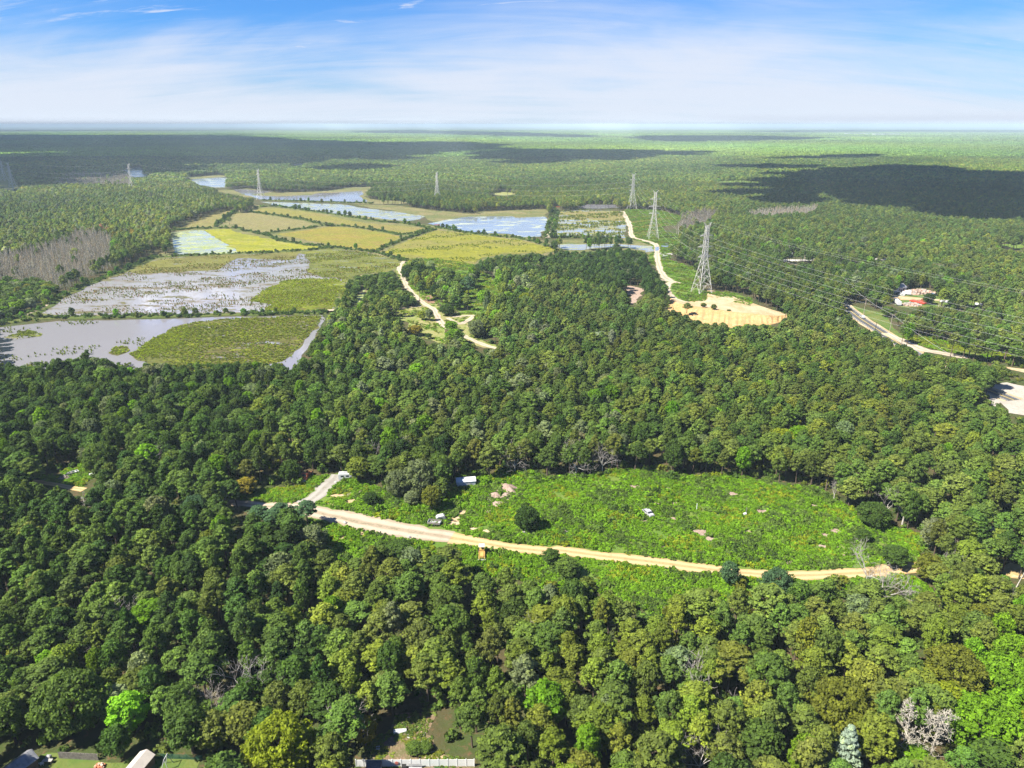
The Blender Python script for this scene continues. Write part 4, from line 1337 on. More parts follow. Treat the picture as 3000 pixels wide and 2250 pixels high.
SPECIAL = [
    (SPX('b3', 640, 1090), 14.5, 8.2, 'mid green', 'big', 'huge dome-shaped broadleaf tree above the sheds in the lower left'),
    (SPX('b4', 360, 1440), 13.5, 7.6, 'lemon-green', 'big', 'large lemon-green broadleaf tree left of the playhouse'),
    (SPX('b6', 2040, 1130), 12.0, 7.0, 'bright green', 'big', 'upper of two very bright green maples at the right edge'),
    (SPX('b6', 1840, 1540), 13.0, 8.0, 'bright green', 'big', 'lower bright green maple standing right of the two white dead birches'),
    (SPX('b6', 1540, 1290), 10.0, 4.6, 'lemon-green', 'broad', 'lemon-green tree just above the two white dead birches'),
    (SPX('b6', 700, 1340), 12.0, 7.2, 'bronze-green', 'big', 'broad bronze-green oak up-slope of the pale blue spruce'),
    (SPX('b6', 1600, 1060), 12.0, 7.4, 'bronze-green', 'big', 'broad bronze-green oak left of the bright maples'),
    (SPX('b6', 740, 1700), 12.5, 3.7, 'silver', 'spruce', 'pale blue-grey spruce at the bottom edge'),
    (SPX('b6', 1310, 1670), 5.0, 3.8, 'bright green', 'broad', 'low bright green tree between the feet of the white dead birches'),
    (SPX('b7', 540, 335), 13.0, 6.5, 'deep green', 'big', 'leftmost of three big dark trees by the north end of the sand track'),
    (SPX('b7', 640, 345), 15.0, 7.5, 'dark green', 'big', 'middle and tallest of three big dark trees by the north end of the sand track'),
    (SPX('b7', 725, 335), 12.0, 6.2, 'dark green', 'big', 'rightmost of three big dark trees by the north end of the sand track'),
    (SPX('b7', 770, 485), 11.0, 5.6, 'dark green', 'big', 'dark round tree right beside the brown bare patch'),
    (SPX('b7', 850, 490), 12.0, 6.0, 'deep green', 'big', 'dark round tree between the brown bare patch and the white pine'),
    (SPX('b7', 1030, 490), 17.0, 6.2, 'blue-green', 'pine', 'tall layered white pine left of the pink bare patch'),
    (SPX('b7', 1000, 562), 7.0, 3.4, 'lemon-green', 'broad', 'small lemon-green tree in front of the pink bare patch'),
    (SPX('b7', 600, 785), 6.5, 5.0, 'orange-tinged green', 'broad', 'orange-tinged bush on the dry clearing left of the track'),
    (SPX('b7', 890, 748), 6.5, 4.6, 'bright green', 'broad', 'bright green tree beside the fork of the sandy track'),
    (SPX('b7', 915, 850), 9.0, 6.6, 'bright green', 'big', 'vine-draped bright green tree hiding the bend of the sandy track'),
    (SPX('b7', 460, 572), 5.5, 2.4, 'mid green', 'broad', 'small round tree beside the left branch of the track'),
    (SPX('b7', 516, 560), 4.5, 1.7, 'mid green', 'broad', 'smallest round tree beside the left branch of the track'),
    (SPX('b7', 655, 657), 6.0, 3.2, 'lemon-green', 'broad', 'yellow-green bush just below the track junction'),
    (SPX('b7', 715, 664), 8.0, 3.2, 'pale grey-green', 'broad', 'pale grey-green tree just right of the yellow-green bush at the junction'),
    (SPX('b7', 708, 810), 3.5, 2.2, 'deep green', 'broad', 'single dark bush on the dry clearing'),
    (SPX('b7', 860, 620), 8.0, 6.0, 'deep green', 'big', 'wide dark thicket right of the track junction'),
    (SPX('b7', 1490, 560), 11.0, 5.6, 'lemon-green', 'big', 'bright lemon-green tree at the edge of the dark pines'),
    (SPX('b7', 1100, 800), 11.0, 5.6, 'pale grey-green', 'big', 'pale grey-green tree right of the fork of the sandy track'),
    (SPX('b7', 1270, 795), 13.0, 5.6, 'olive green', 'big', 'tall olive tree behind the last bend of the sandy track'),
    (SPX('z8', 900, 505), 10.0, 5.0, 'pale grey-green', 'big', 'left tree of the pale spreading clump west of the white shed'),
    (SPX('z8', 1060, 485), 13.0, 6.2, 'pale grey-green', 'big', 'tallest tree of the pale spreading clump west of the white shed'),
    (SPX('z8', 1205, 430), 12.0, 5.6, 'mid green', 'big', 'tree of the spreading clump that stands nearest the white shed'),
    (SPX('z8', 1000, 565), 5.0, 3.0, 'pale grey-green', 'broad', 'low pale tree at the foot of the spreading clump'),
    (SPX('z8', 1140, 605), 9.0, 3.7, 'bronze-green', 'broad', 'bronze-dark cedar standing alone on the meadow before the white shed'),
    (SPX('z8', 705, 565), 4.5, 3.0, 'dark green', 'broad', 'dark round bush on the meadow near the gravel drive'),
    (SPX('z8', 1830, 745), 8.0, 4.8, 'dark green', 'big', 'dark tree on the meadow below the pink soil mounds'),
    (SPX('z8', 2000, 992), 5.0, 2.8, 'deep green', 'broad', 'round green bush on the south side of the sandy road'),
    (SPX('b1', 170, 1222), 6.0, 3.8, 'mid green', 'broad', 'wider green tree below the round bush on the south side of the sandy road'),
    (SPX('z8', 920, 962), 6.5, 4.2, 'deep green', 'broad', 'dark round tree on the grass below the widest stretch of road'),
    (SPX('z8', 60, 735), 9.0, 4.2, 'blue-green', 'pine', 'fourth of the blue-green pines along the west end of the dirt road'),
    (SPX('z8', 250, 722), 9.0, 4.0, 'blue-green', 'pine', 'easternmost of the blue-green pines along the west end of the dirt road'),
    (SPX('z7', 1880, 752), 8.5, 4.2, 'blue-green', 'pine', 'westernmost of the blue-green pines along the west end of the dirt road'),
    (SPX('z7', 1990, 762), 8.5, 4.0, 'blue-green', 'pine', 'second of the blue-green pines along the west end of the dirt road'),
    (SPX('z8', 290, 932), 10.0, 4.6, 'pale grey-green', 'broad', 'pale grey-green tree right of the white truck hidden in the trees'),
    (SPX('z7', 1780, 492), 6.5, 4.0, 'orange-tinged green', 'broad', 'yellowish bush standing on the grass left of the red truck'),
    (SPX('z7', 750, 350), 13.0, 7.0, 'mid green', 'big', 'big round tree right of the old boat'),
    (SPX('z7', 1420, 690), 9.5, 5.2, 'blue-green', 'big', 'bluish round tree left of the west end of the dirt road'),
    (SPX('z8', 620, 395), 9.5, 4.6, 'yellow-green', 'broad', 'yellow-green tree beside the half-hidden white van'),
    (SPX('z8', 130, 385), 8.0, 4.6, 'deep green', 'big', 'dark green tree just left of the red truck'),
    (SPX('b1', 1475, 1288), 7.5, 2.9, 'blue-green', 'broad', 'lone blue-green tree on the verge south of the sandy road'),
    (SPX('b2', 190, 1402), 9.5, 5.0, 'blue-green', 'big', 'teal-green tree below the east stretch of the sandy road'),
    (SPX('b2', 1420, 1255), 8.5, 4.0, 'bronze-green', 'broad', 'dark bronze cedar at the east end of the sandy road'),
    (SPX('b2', 1150, 1125), 6.0, 4.4, 'deep green', 'broad', 'dark round tree on the meadow near the east end of the road'),
    (SPX('b2', 980, 805), 8.0, 5.8, 'deep green', 'big', 'dark spreading tree at the east margin of the meadow'),
    (SPX('b2', 900, 930), 4.0, 2.6, 'deep green', 'broad', 'small dark tree on the east part of the meadow'),
    (SPX('b2', 230, 210), 10.0, 6.0, 'lemon-green', 'big', 'lemon-green tree among the pines behind the meadow'),
    (SPX('b2', 380, 160), 9.0, 5.0, 'bright green', 'big', 'bright green tree right of the lemon-green one behind the meadow'),
    (SPX('b4', 1030, 1200), 7.0, 2.6, 'golden yellow', 'broad', 'young yellow-flecked tree at the left edge of the littered yard'),
    (SPX('b4', 1420, 1255), 2.2, 1.9, 'mid green', 'broad', 'low round bush in front of the white plank'),
    (SPX('b4', 1510, 1245), 2.0, 1.6, 'mid green', 'broad', 'smaller round bush in front of the white plank'),
    (SPX('z6', 760, 845), 12.0, 8.0, 'dark green', 'big', 'large dark tree left of the brick yard'),
    (SPX('z6', 890, 860), 11.0, 7.5, 'deep green', 'big', 'large green tree between the dark tree and the brick yard'),
    (SPX('z6', 1090, 1065), 7.0, 5.0, 'mid green', 'broad', 'round tree at the lawn edge beside the paved road'),
    (SPX('z6', 1350, 985), 8.0, 4.5, 'dark green', 'broad', 'dark tree in front of the red truck in the brick yard'),
    (SPX('z6', 1510, 1020), 9.0, 4.5, 'dark green', 'broad', 'dark tree hiding the parked cars right of the brick yard'),
    (SPX('b8', 960, 745), 3.5, 2.2, 'olive green', 'broad', 'left small tree on the crest of the sand bank'),
    (SPX('b8', 1070, 775), 4.5, 2.2, 'olive green', 'broad', 'right small tree on the crest of the sand bank'),
    (SPX('b8', 780, 800), 7.0, 3.6, 'olive green', 'pine', 'pine at the west end of the sand bank'),
    (SPX('b8', 1236, 785), 1.5, 1.7, 'olive green', 'broad', 'tiny bush alone on the sand slope'),
]
# ---- where trees stand -------------------------------------------------------
def jgrid(y0, y1, s, half=0.78, pad=25):
    ys = np.arange(y0, y1, s)
    xs = []
    for k, y in enumerate(ys):
        w = half * (y * CP + CAM_H * SP) + pad
        x = np.arange(-w, w, s) + (s / 2 if k % 2 else 0)
        xs.append(np.stack([x, np.full(len(x), y)], 1))
    p = np.concatenate(xs)
    return p + RNG.uniform(-0.42, 0.42, p.shape) * s


def blocked(p, H, Rc, polys, lines=(), lo=0.0):
    hid = np.zeros(len(p), bool)
    for fx, fz in ((0, 0.0), (0, 0.5), (0, 1.0), (-0.85, 0.72), (0.85, 0.72), (-0.5, 0.95), (0.5, 0.95)):
        px, py, _ = proj(p[:, 0] + fx * Rc, p[:, 1], H * fz)
        for q in polys:
            hid |= pip(px, py, q)
        for ln, w in lines:
            if fz == 0.0 or fz == 0.5:
                hid |= near_line(px, py, ln, w)
    return hid


CLEAR_BOX = [(q, (min(x for x, y in q), min(y for x, y in q), max(x for x, y in q), max(y for x, y in q))) for q in CLEAR]
DLINES = [(ln, 7 if k not in ('left', 'near') else 11) for k, ln in D.items()]
TLINES = [(T1, 4), (T2, 9), (T3, 12)]

# kinds and hues by part of the picture
LEFTWOOD = P('z3', [(-60, 310), (700, 315), (1200, 330), (1500, 290), (1700, 280), (1900, 350), (2060, 420), (1400, 590), (1340, 640), (1330, 800), (1160, 860), (900, 700), (560, 680), (300, 830), (-60, 880)])
GREYSTAND = P('z3', [(-60, 880), (300, 835), (430, 790), (560, 740), (620, 690), (760, 690), (880, 730), (890, 850), (870, 930), (700, 1010), (480, 1110), (300, 1070), (200, 1060), (-60, 1070)])
REDDISH = P('z3', [(560, 760), (600, 690), (860, 670), (1000, 690), (1090, 690), (1060, 720), (890, 740), (700, 700)])
LEFTLOW = P('z3', [(-60, 1060), (300, 1065), (480, 1110), (330, 1230), (100, 1320), (-60, 1350)])
FARGREY = P('z3', [(560, 200), (1020, 215), (1050, 310), (560, 312), (430, 300)])
GREY2 = P('z6', [(180, 450), (320, 418), (640, 400), (620, 445), (400, 465), (250, 470)])
GREY3 = P('z5', [(1470, 620), (1560, 560), (1760, 520), (1880, 520), (1830, 600), (1700, 650), (1600, 690), (1500, 680)])
DARKPINE = P('z5', [(0, 830), (420, 795), (1150, 750), (1330, 800), (1330, 900), (1440, 1000), (1510, 1150), (1480, 1240), (1230, 1240), (700, 1100), (0, 1000)])
MIXBAND = P('s', [(0, 1130), (600, 1080), (900, 1020), (1000, 980), (1150, 1010), (1050, 1130), (1080, 1300), (1330, 1340), (1330, 1400), (1000, 1400), (640, 1440), (520, 1400), (0, 1400)])
SCRUB = P('z4', [(780, 1100), (900, 970), (1240, 935), (1290, 1010), (1370, 1130), (1380, 1230), (1160, 1240), (870, 1260)])
YARD_TREES = P('s', [(-50, 2000), (300, 1960), (560, 2010), (900, 2030), (1030, 2120), (980, 2300), (-50, 2300)])
RIGHT_BROAD = P('b6', [(380, 800), (800, 850), (1300, 700), (1800, 500), (2300, 480), (2300, 1400), (1900, 1700), (900, 1700), (400, 1200)])
MAPLE = P('b6', [(1830, 560), (2300, 480), (2300, 1500), (1700, 1500), (1450, 1150), (1700, 1000)])
ROADSIDE_R = P('z6', [(640, 720), (900, 720), (1150, 800), (1450, 760), (1700, 850), (1500, 960), (1100, 1000), (800, 900)])

allp = []
P_near = jgrid(82, 372, 5.7)
P_mid = jgrid(372, 1500, 5.6)
P_far = jgrid(1500, 2700, 7.4)
pts = np.concatenate([P_near, P_mid, P_far])
lod = np.concatenate([np.zeros(len(P_near), int), np.ones(len(P_mid), int), np.full(len(P_far), 2)])
H = np.clip(RNG.normal(11.6, 1.5, len(pts)), 7.8, 15.5)
Rc = np.clip(3.55 * np.exp(RNG.normal(0, 0.22, len(pts))), 1.9, 5.8)
Rc[lod == 1] *= 0.92
Rc[lod == 2] *= 1.22
bx, by, dep = proj(pts[:, 0], pts[:, 1], 0.0)
inA = lambda poly: pip(bx, by, poly)
low = inA(SCRUB) | inA(LEFTLOW)
H[low] *= 0.6
H[inA(YARD_TREES)] *= 0.85
hid = np.zeros(len(pts), bool)
for s0 in range(0, len(pts), 20000):
    sl = slice(s0, s0 + 20000)
    hid[sl] = blocked(pts[sl], H[sl], Rc[sl], CLEAR, DLINES + TLINES)
grey = inA(GREYSTAND) | inA(FARGREY) | inA(GREY2) | inA(GREY3)
for (x_, y_), h_, r_, *_ in SPECIAL:
    q_ = G(x_, y_)
    hid |= np.hypot(pts[:, 0] - q_.x, pts[:, 1] - q_.y) < r_ * 0.85 + 1.0
hid |= inA(T1SURR) & (RNG.random(len(pts)) < 0.5)
keep = ~hid & ~(grey & (RNG.random(len(pts)) < 0.955))
pts, lod, H, Rc, bx, by, dep = (q[keep] for q in (pts, lod, H, Rc, bx, by, dep))
inA = lambda poly: pip(bx, by, poly)
n = len(pts)
pb = np.full(n, 0.10)
for poly, v in ((MIXBAND, 0.62), (SCRUB, 0.9), (T1SURR, 0.6), (YARD_TREES, 0.6), (RIGHT_BROAD, 0.5), (ROADSIDE_R, 0.6), (LEFTLOW, 0.95), (DARKPINE, 0.06), (LEFTWOOD, 0.04), (MAPLE, 0.85)):
    pb[inA(poly)] = v
clump = np.sin(pts[:, 0] * 0.045 + 1.3) * np.sin(pts[:, 1] * 0.037 + 0.4) + 0.5 * np.sin(pts[:, 0] * 0.11 + pts[:, 1] * 0.09)
pb = np.clip(pb + 0.16 * clump * (pb > 0.2), 0, 1)
broad = RNG.random(n) < pb
names = list(PC)
hue = np.empty(n, object)
cvec = np.zeros((n, 3))


def pick(mask, choice, w):
    k = int(mask.sum())
    if not k:
        return
    w = np.array(w, float) / sum(w)
    c = RNG.choice(len(choice), k, p=w)
    hue[mask] = np.array(choice, object)[c]


pick(np.ones(n, bool), ['mid green', 'olive green', 'deep green', 'yellow-green'], [4, 4, 2, 1])
east = bx > 1700
pick(east & ~broad & (by > 1700), ['olive green', 'mid green', 'deep green', 'yellow-green'], [5, 3, 1, 2])
pick((bx < 950) & (by > 1450), ['deep green', 'dark green', 'mid green', 'olive green'], [5, 2, 4, 1])
pick((bx < 700) & (by > 1080) & (by <= 1450), ['deep green', 'dark green', 'mid green'], [4, 3, 2])
pick((bx > 950) & (bx < 2100) & (by > 1750), ['olive green', 'yellow-green', 'mid green', 'pale grey-green'], [4, 4, 3, 0.6])
pick((bx > 900) & (bx < 1800) & (by > 1000) & (by < 1400) & ~broad, ['mid green', 'olive green', 'deep green', 'pale grey-green'], [4, 3, 2, 1])
pick(inA(DARKPINE), ['dark green', 'deep green', 'mid green'], [5, 4, 1])
pick(inA(LEFTWOOD), ['mid green', 'yellow-green', 'olive green', 'pale grey-green'], [4, 2, 3, 1])
pick(broad & (by > 700), ['mid green', 'bright green', 'deep green', 'pale grey-green', 'olive green', 'yellow-green'], [4, 2, 3, 1.6, 2, 1])
pick(broad & inA(MIXBAND), ['deep green', 'mid green', 'dark green', 'pale grey-green', 'bright green'], [5, 4, 3, 1.5, 1.2])
pick(broad & inA(RIGHT_BROAD), ['olive green', 'bronze-green', 'yellow-green', 'mid green'], [3, 3, 3, 2])
pick(broad & inA(MAPLE), ['bright green', 'lemon-green', 'yellow-green'], [4, 2, 3])
pick(broad & inA(SCRUB), ['deep green', 'dark green', 'mid green'], [4, 4, 1])
pick(broad & inA(T1SURR), ['bright green', 'yellow-green', 'pale grey-green', 'mid green', 'deep green'], [3, 3, 2, 3, 1.5])
pick(inA(REDDISH) & (RNG.random(n) < 0.5), ['rusty brown', 'bronze-green', 'orange-tinged green'], [2, 3, 1])
pick(lod == 2, ['mid green', 'deep green', 'olive green'], [4, 3, 3])
for k in names:
    m_ = hue == k
    if m_.any():
        cvec[m_] = jitter_col(PC[k], int(m_.sum()), 0.13)
cvec *= (1 + 0.10 * np.clip(clump, -1.5, 1.5))[:, None]
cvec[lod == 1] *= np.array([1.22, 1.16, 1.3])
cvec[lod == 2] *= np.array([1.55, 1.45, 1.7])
knoll = (bx > 950) & (bx < 1500) & (by > 960) & (by < 1180) | inA(T1SURR)
cvec[knoll] *= 1.15
stand = np.sin(pts[:, 0] * 0.011 + 0.5 * np.sin(pts[:, 1] * 0.008)) * np.sin(pts[:, 1] * 0.0065 + 1.1) + 0.7 * np.sin(pts[:, 0] * 0.0043 - pts[:, 1] * 0.0057 + 0.8) + 0.4 * np.sin(pts[:, 0] * 0.031) * np.sin(pts[:, 1] * 0.027)
cvec *= np.where(lod > 0, 1 + 0.17 * np.clip(stand, -1.4, 1.4), 1.0)[:, None] * np.where((lod > 0)[:, None], 1 + np.clip(stand, -1, 1)[:, None] * np.array([0.06, 0.0, -0.10]), 1.0)
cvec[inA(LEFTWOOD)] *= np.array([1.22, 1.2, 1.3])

# -- individuals: the nearest of each kind that stand in the frame
tx, ty, _ = proj(pts[:, 0], pts[:, 1], H * 0.8)
vis = (tx > -20) & (tx < 3020) & (ty < 2262) & (ty > 300)
order = np.argsort(dep)
ind_p = [i for i in order if vis[i] and not broad[i] and lod[i] == 0][:296]
ind_b = [i for i in order if vis[i] and broad[i] and lod[i] == 0][:255]
is_ind = np.zeros(n, bool)
is_ind[ind_p] = True
is_ind[ind_b] = True

LAND = []          # (phrase, world point): findable things that labels refer to; filled below as things are built
LABELLED = []      # individual plants to be labelled at the end


def proto(name, crown, trunk):
    r = thing(name, 'tree', 'tree', (0, 0, 0))
    c = link('crown', crown, r)
    t = link('trunk', trunk, r)
    return r


def place_trees(name, ids, meshes, h0, r0, group, kindword):
    protos = {}
    for i in ids:
        k = int(RNG.integers(len(meshes)))
        loc = (pts[i, 0], pts[i, 1], 0)
        sc = (Rc[i] / r0, Rc[i] / r0, H[i] / h0)
        rz = RNG.uniform(0, 6.28)
        if k not in protos:
            o = protos[k] = proto(name, *meshes[k])
            o.location, o.rotation_euler, o.scale = loc, (0, 0, rz), sc
        else:
            o = dup(protos[k], loc, rz, sc)
        o['group'] = group
        cr = [c for c in o.children if c.name.startswith('crown')][0]
        cr['tcol'] = [float(q) for q in cvec[i]]
        size = 'tall' if H[i] > 12.9 else 'small' if H[i] < 10.4 else ('broad' if Rc[i] > 4.0 else 'slender' if Rc[i] < 3.2 else '')
        LABELLED.append((o, (size + ' ' + hue[i]).strip(), kindword, pts[i], i))


place_trees('pine_tree', ind_p, near_pines, 12.0, 3.0, 'pines of the near woods', 'pine')
place_trees('broadleaf_tree', ind_b, near_broad, 10.0, 3.2, 'broadleaf trees of the near woods', 'broadleaf tree')


def forest(name, label, mask, meshes, h0, r0, tilt=0.04):
    k = int(mask.sum())
    if not k:
        return
    rot = np.stack([RNG.normal(0, tilt, k), RNG.normal(0, tilt, k), RNG.uniform(0, 6.28, k)], 1)
    sc = np.stack([Rc[mask] / r0, Rc[mask] / r0, H[mask] / h0], 1)
    p3 = np.concatenate([pts[mask], np.zeros((k, 1))], 1)
    scatter(name, label, [tpl(m) for m in meshes], p3, RNG.integers(0, len(meshes), k), rot, sc, cvec[mask])


rest = ~is_ind
forest('pine_forest', 'dense green pine woods rising behind the green clearing', rest & ~broad & (lod == 0), joined_pines, 12.0, 3.0)
forest('mixed_forest', 'mixed broadleaf woods between the pines around the clearing', rest & broad & (lod == 0), joined_broad, 10.0, 3.2)
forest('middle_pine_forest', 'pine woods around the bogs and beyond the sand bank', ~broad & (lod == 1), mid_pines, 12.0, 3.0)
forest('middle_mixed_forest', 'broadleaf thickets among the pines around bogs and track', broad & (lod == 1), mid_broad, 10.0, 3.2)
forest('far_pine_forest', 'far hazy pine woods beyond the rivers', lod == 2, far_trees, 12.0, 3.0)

# beyond: blocks of woodland canopy
for nm, size, r0, cnt, y0, y1 in (('distant_forest', 70.0, 4.2, 150, 2700, 5200), ('horizon_forest', 190.0, 7.5, 340, 5200, 15000)):
    p = jgrid(y0, y1, size * 0.93, 0.76, 150)
    p = (p - 0)  # overlapping blocks
    hb = blocked(p, np.full(len(p), 8.0), np.full(len(p), size * 0.3), [RV1, RV3, SWATH])
    p = p[~hb]
    k = len(p)
    big_ = np.sin(p[:, 0] * 0.0021 + 2) * np.sin(p[:, 1] * 0.0013) + 0.6 * np.sin(p[:, 0] * 0.0007 - p[:, 1] * 0.0031)
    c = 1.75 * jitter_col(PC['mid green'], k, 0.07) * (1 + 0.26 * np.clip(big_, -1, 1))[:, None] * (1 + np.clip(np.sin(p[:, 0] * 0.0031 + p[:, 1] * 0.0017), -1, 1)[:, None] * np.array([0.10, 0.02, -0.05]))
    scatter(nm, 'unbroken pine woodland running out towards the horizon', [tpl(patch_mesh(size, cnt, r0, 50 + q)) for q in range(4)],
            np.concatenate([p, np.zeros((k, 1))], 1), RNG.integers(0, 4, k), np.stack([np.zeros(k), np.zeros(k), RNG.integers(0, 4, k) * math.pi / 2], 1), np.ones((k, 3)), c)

# ---- the herb layer of the clearing --------------------------------------------
weeds = [weed_mesh(300 + i, 8, 20, 0.125, 0.9, 0.85) for i in range(8)]


def herb(name, label, polys, step, avoid, hmin, hmax, cols, wts, bare=0.0, size=1.0, seed=0):
    xs = [x for q in polys for x, y in q]
    ys = [y for q in polys for x, y in q]
    w = [G(x, y) for q in polys for x, y in q]
    p = np.mgrid[min(q.x for q in w):max(q.x for q in w):step, min(q.y for q in w):max(q.y for q in w):step].reshape(2, -1).T
    p = p + RNG.uniform(-0.5, 0.5, p.shape) * step
    ax, ay, _ = proj(p[:, 0], p[:, 1], 0.0)
    ok = np.zeros(len(p), bool)
    for q in polys:
        ok |= pip(ax, ay, q)
    for ln, wd in avoid:
        ok &= ~near_line_w(p, ln, wd)
    for zq, xq, yq, rq in SPOTS:
        cq = G(*P(zq, [(xq, yq)])[0])
        ok &= np.hypot((p[:, 0] - cq.x) / 1.15, (p[:, 1] - cq.y) / 0.8) > rq * RNG.uniform(0.55, 1.05, len(p))
    p = p[ok]
    f1 = np.sin(p[:, 0] * 0.23 + seed) * np.sin(p[:, 1] * 0.29 + 1.7) + np.sin(p[:, 0] * 0.61 + p[:, 1] * 0.47 + seed) * 0.6 + np.sin(p[:, 0] * 0.09 - p[:, 1] * 0.13) * 0.7
    f1 = f1 + RNG.normal(size=len(p)) * 0.35
    if bare:
        k_ = f1 > np.quantile(f1, bare)
        p, f1 = p[k_], f1[k_]
    k = len(p)
    r_ = (f1 - f1.min()) / (np.ptp(f1) + 1e-9)
    hh = hmin + (hmax - hmin) * r_ * RNG.uniform(0.6, 1.15, k)
    f2 = np.sin(p[:, 0] * 0.17 - 1.1) * np.sin(p[:, 1] * 0.21 + seed) + RNG.normal(size=k) * 0.45
    ci = np.digitize(f2, np.quantile(f2, np.cumsum(np.array(wts) / sum(wts))[:-1]))
    base = np.array([PC[c] for c in cols])[ci]
    c = base * np.exp(RNG.normal(size=(k, 1)) * 0.14)
    rot = np.stack([RNG.normal(0, 0.1, k), RNG.normal(0, 0.1, k), RNG.uniform(0, 6.28, k)], 1)
    wd = size * RNG.uniform(0.75, 1.35, k)
    scatter(name, label, [tpl(m) for m in weeds], np.concatenate([p, np.full((k, 1), 0.0)], 1), RNG.integers(0, len(weeds), k), rot, np.stack([wd, wd, hh], 1), c)


def near_line_w(p, line, w):
    q = [G(x, y) for x, y in line]
    return near_line(p[:, 0], p[:, 1], [(a.x, a.y) for a in q], w)


ROADS_AV = [(T4[-6:], 4.6), (T4[:-5], 3.2), (T4B, 2.7), (T5, 3.2), (T6, 1.3)]
MOUNDZ = P('z8', [(1520, 630), (1540, 590), (1520, 520), (1560, 465), (1620, 470), (1620, 410), (1755, 405), (1740, 475), (1830, 475), (1820, 495), (1700, 530), (1660, 575), (1590, 620), (1540, 640)])
herb('meadow_weeds', 'lush bright green weeds overgrowing the clearing', [[(x, y - 9) for x, y in MEADOW_TOP] + MEADOW_ROADSIDE, MEADOW_ROADSIDE[::-1] + [(x, y + 45) for x, y in MEADOW_BOTTOM]], 1.0, ROADS_AV, 0.5, 2.1,
     ['deep green', 'mid green', 'bright green', 'bright green', 'lemon-green'], [0.7, 2.2, 5, 5, 1.4], 0.05, 1.0, 0.0)
herb('meadow_brush', 'taller darker brush in patches over the clearing', [[(x, y - 6) for x, y in MEADOW_TOP] + MEADOW_ROADSIDE], 2.3, [(ln, wd + 1.2) for ln, wd in ROADS_AV], 0.9, 3.0, ['deep green', 'mid green', 'bright green', 'mid green'], [2, 3, 3, 2], 0.72, 1.7, 8.0)
herb('meadow_weeds', 'low bright weeds left of the gravel drive', [MEADOW_L, BOATYARD], 0.9, ROADS_AV, 0.3, 0.9, ['mid green', 'bright green', 'lemon-green'], [1, 5, 1], 0.04, 0.9, 2.0)
herb('clearing_weeds', 'tufts of weeds on the sandy clearing beside the forked track', [T1CLEAR, T1GREEN], 2.2, [(T1, 2.6), (T1C, 2.2), (T1B, 2)], 0.3, 1.2, ['olive green', 'yellow-green', 'bright green', 'lemon-green'], [2, 3, 3, 2], 0.4, 1.2, 1.0)
herb('knoll_weeds', 'light green brush and grass around the forked track', [T1SURR], 2.0, [(T1, 3.0), (T1C, 2.6), (T1B, 2.4)], 0.4, 2.0, ['mid green', 'bright green', 'yellow-green', 'lemon-green', 'olive green'], [2, 4, 3, 2, 1], 0.22, 1.5, 6.0)
herb('scrub_undergrowth', 'green scrub under the pylons along the white sand track', [RWAY], 2.0, [(T2, 3.6), (T2B, 3.2), (T2C, 4.0)], 0.5, 1.7, ['mid green', 'bright green', 'olive green', 'yellow-green'], [3, 4, 2, 2], 0.22, 1.5, 3.0)
herb('yard_weeds', 'weeds around the littered bare yard behind the white fence', [HOMEYARD], 0.8, [], 0.15, 0.7, ['olive green', 'mid green', 'bronze-green', 'yellow-green'], [3, 3, 2, 1], 0.5, 0.7, 4.0)
herb('roadside_weeds', 'yellow-green weeds along the sandy road verge', [P('z6', [(1180, 1170), (1400, 1200), (1640, 1260), (1960, 1330), (1960, 1385), (1640, 1320), (1440, 1285), (1300, 1255), (1200, 1205)])], 1.8, [], 0.4, 1.5, ['bright green', 'yellow-green', 'lemon-green'], [3, 3, 3], 0.15, 1.4, 5.0)

# ---- reeds and tussocks standing in the water -------------------------------------
tufts = [tuft_mesh(400 + i, 26, 1.0, 0.55, 0.10) for i in range(6)]


def tussocks(name, label, poly, count, cols, smin, smax, zz=0.15, clumpy=0.5, hs=1.0):
    w = [G(x, y) for x, y in poly]
    out = []
    x0, x1, y0, y1 = min(q.x for q in w), max(q.x for q in w), min(q.y for q in w), max(q.y for q in w)
    while sum(len(q) for q in out) < count:
        p = np.stack([RNG.uniform(x0, x1, 8000), RNG.uniform(y0, y1, 8000)], 1)
        ax, ay, _ = proj(p[:, 0], p[:, 1], 0.0)
        f = np.sin(p[:, 0] * 0.11 + 0.7) * np.sin(p[:, 1] * 0.16) + 0.7 * np.sin(p[:, 0] * 0.037 - p[:, 1] * 0.071) + RNG.normal(size=len(p)) * 0.3
        ok = pip(ax, ay, poly) & (f > clumpy)
        out.append(p[ok])
    p = np.concatenate(out)[:count]
    k = len(p)
    c = 1.25 * np.array([PC[q] for q in cols])[RNG.integers(0, len(cols), k)] * np.exp(RNG.normal(size=(k, 1)) * 0.2)
    s = RNG.uniform(smin, smax, k)
    scatter(name, label, [tpl(m) for m in tufts], np.concatenate([p, np.full((k, 1), zz)], 1), RNG.integers(0, len(tufts), k), np.stack([np.zeros(k), np.zeros(k), RNG.uniform(0, 6.28, k)], 1), np.stack([s, s, s * hs], 1), c)


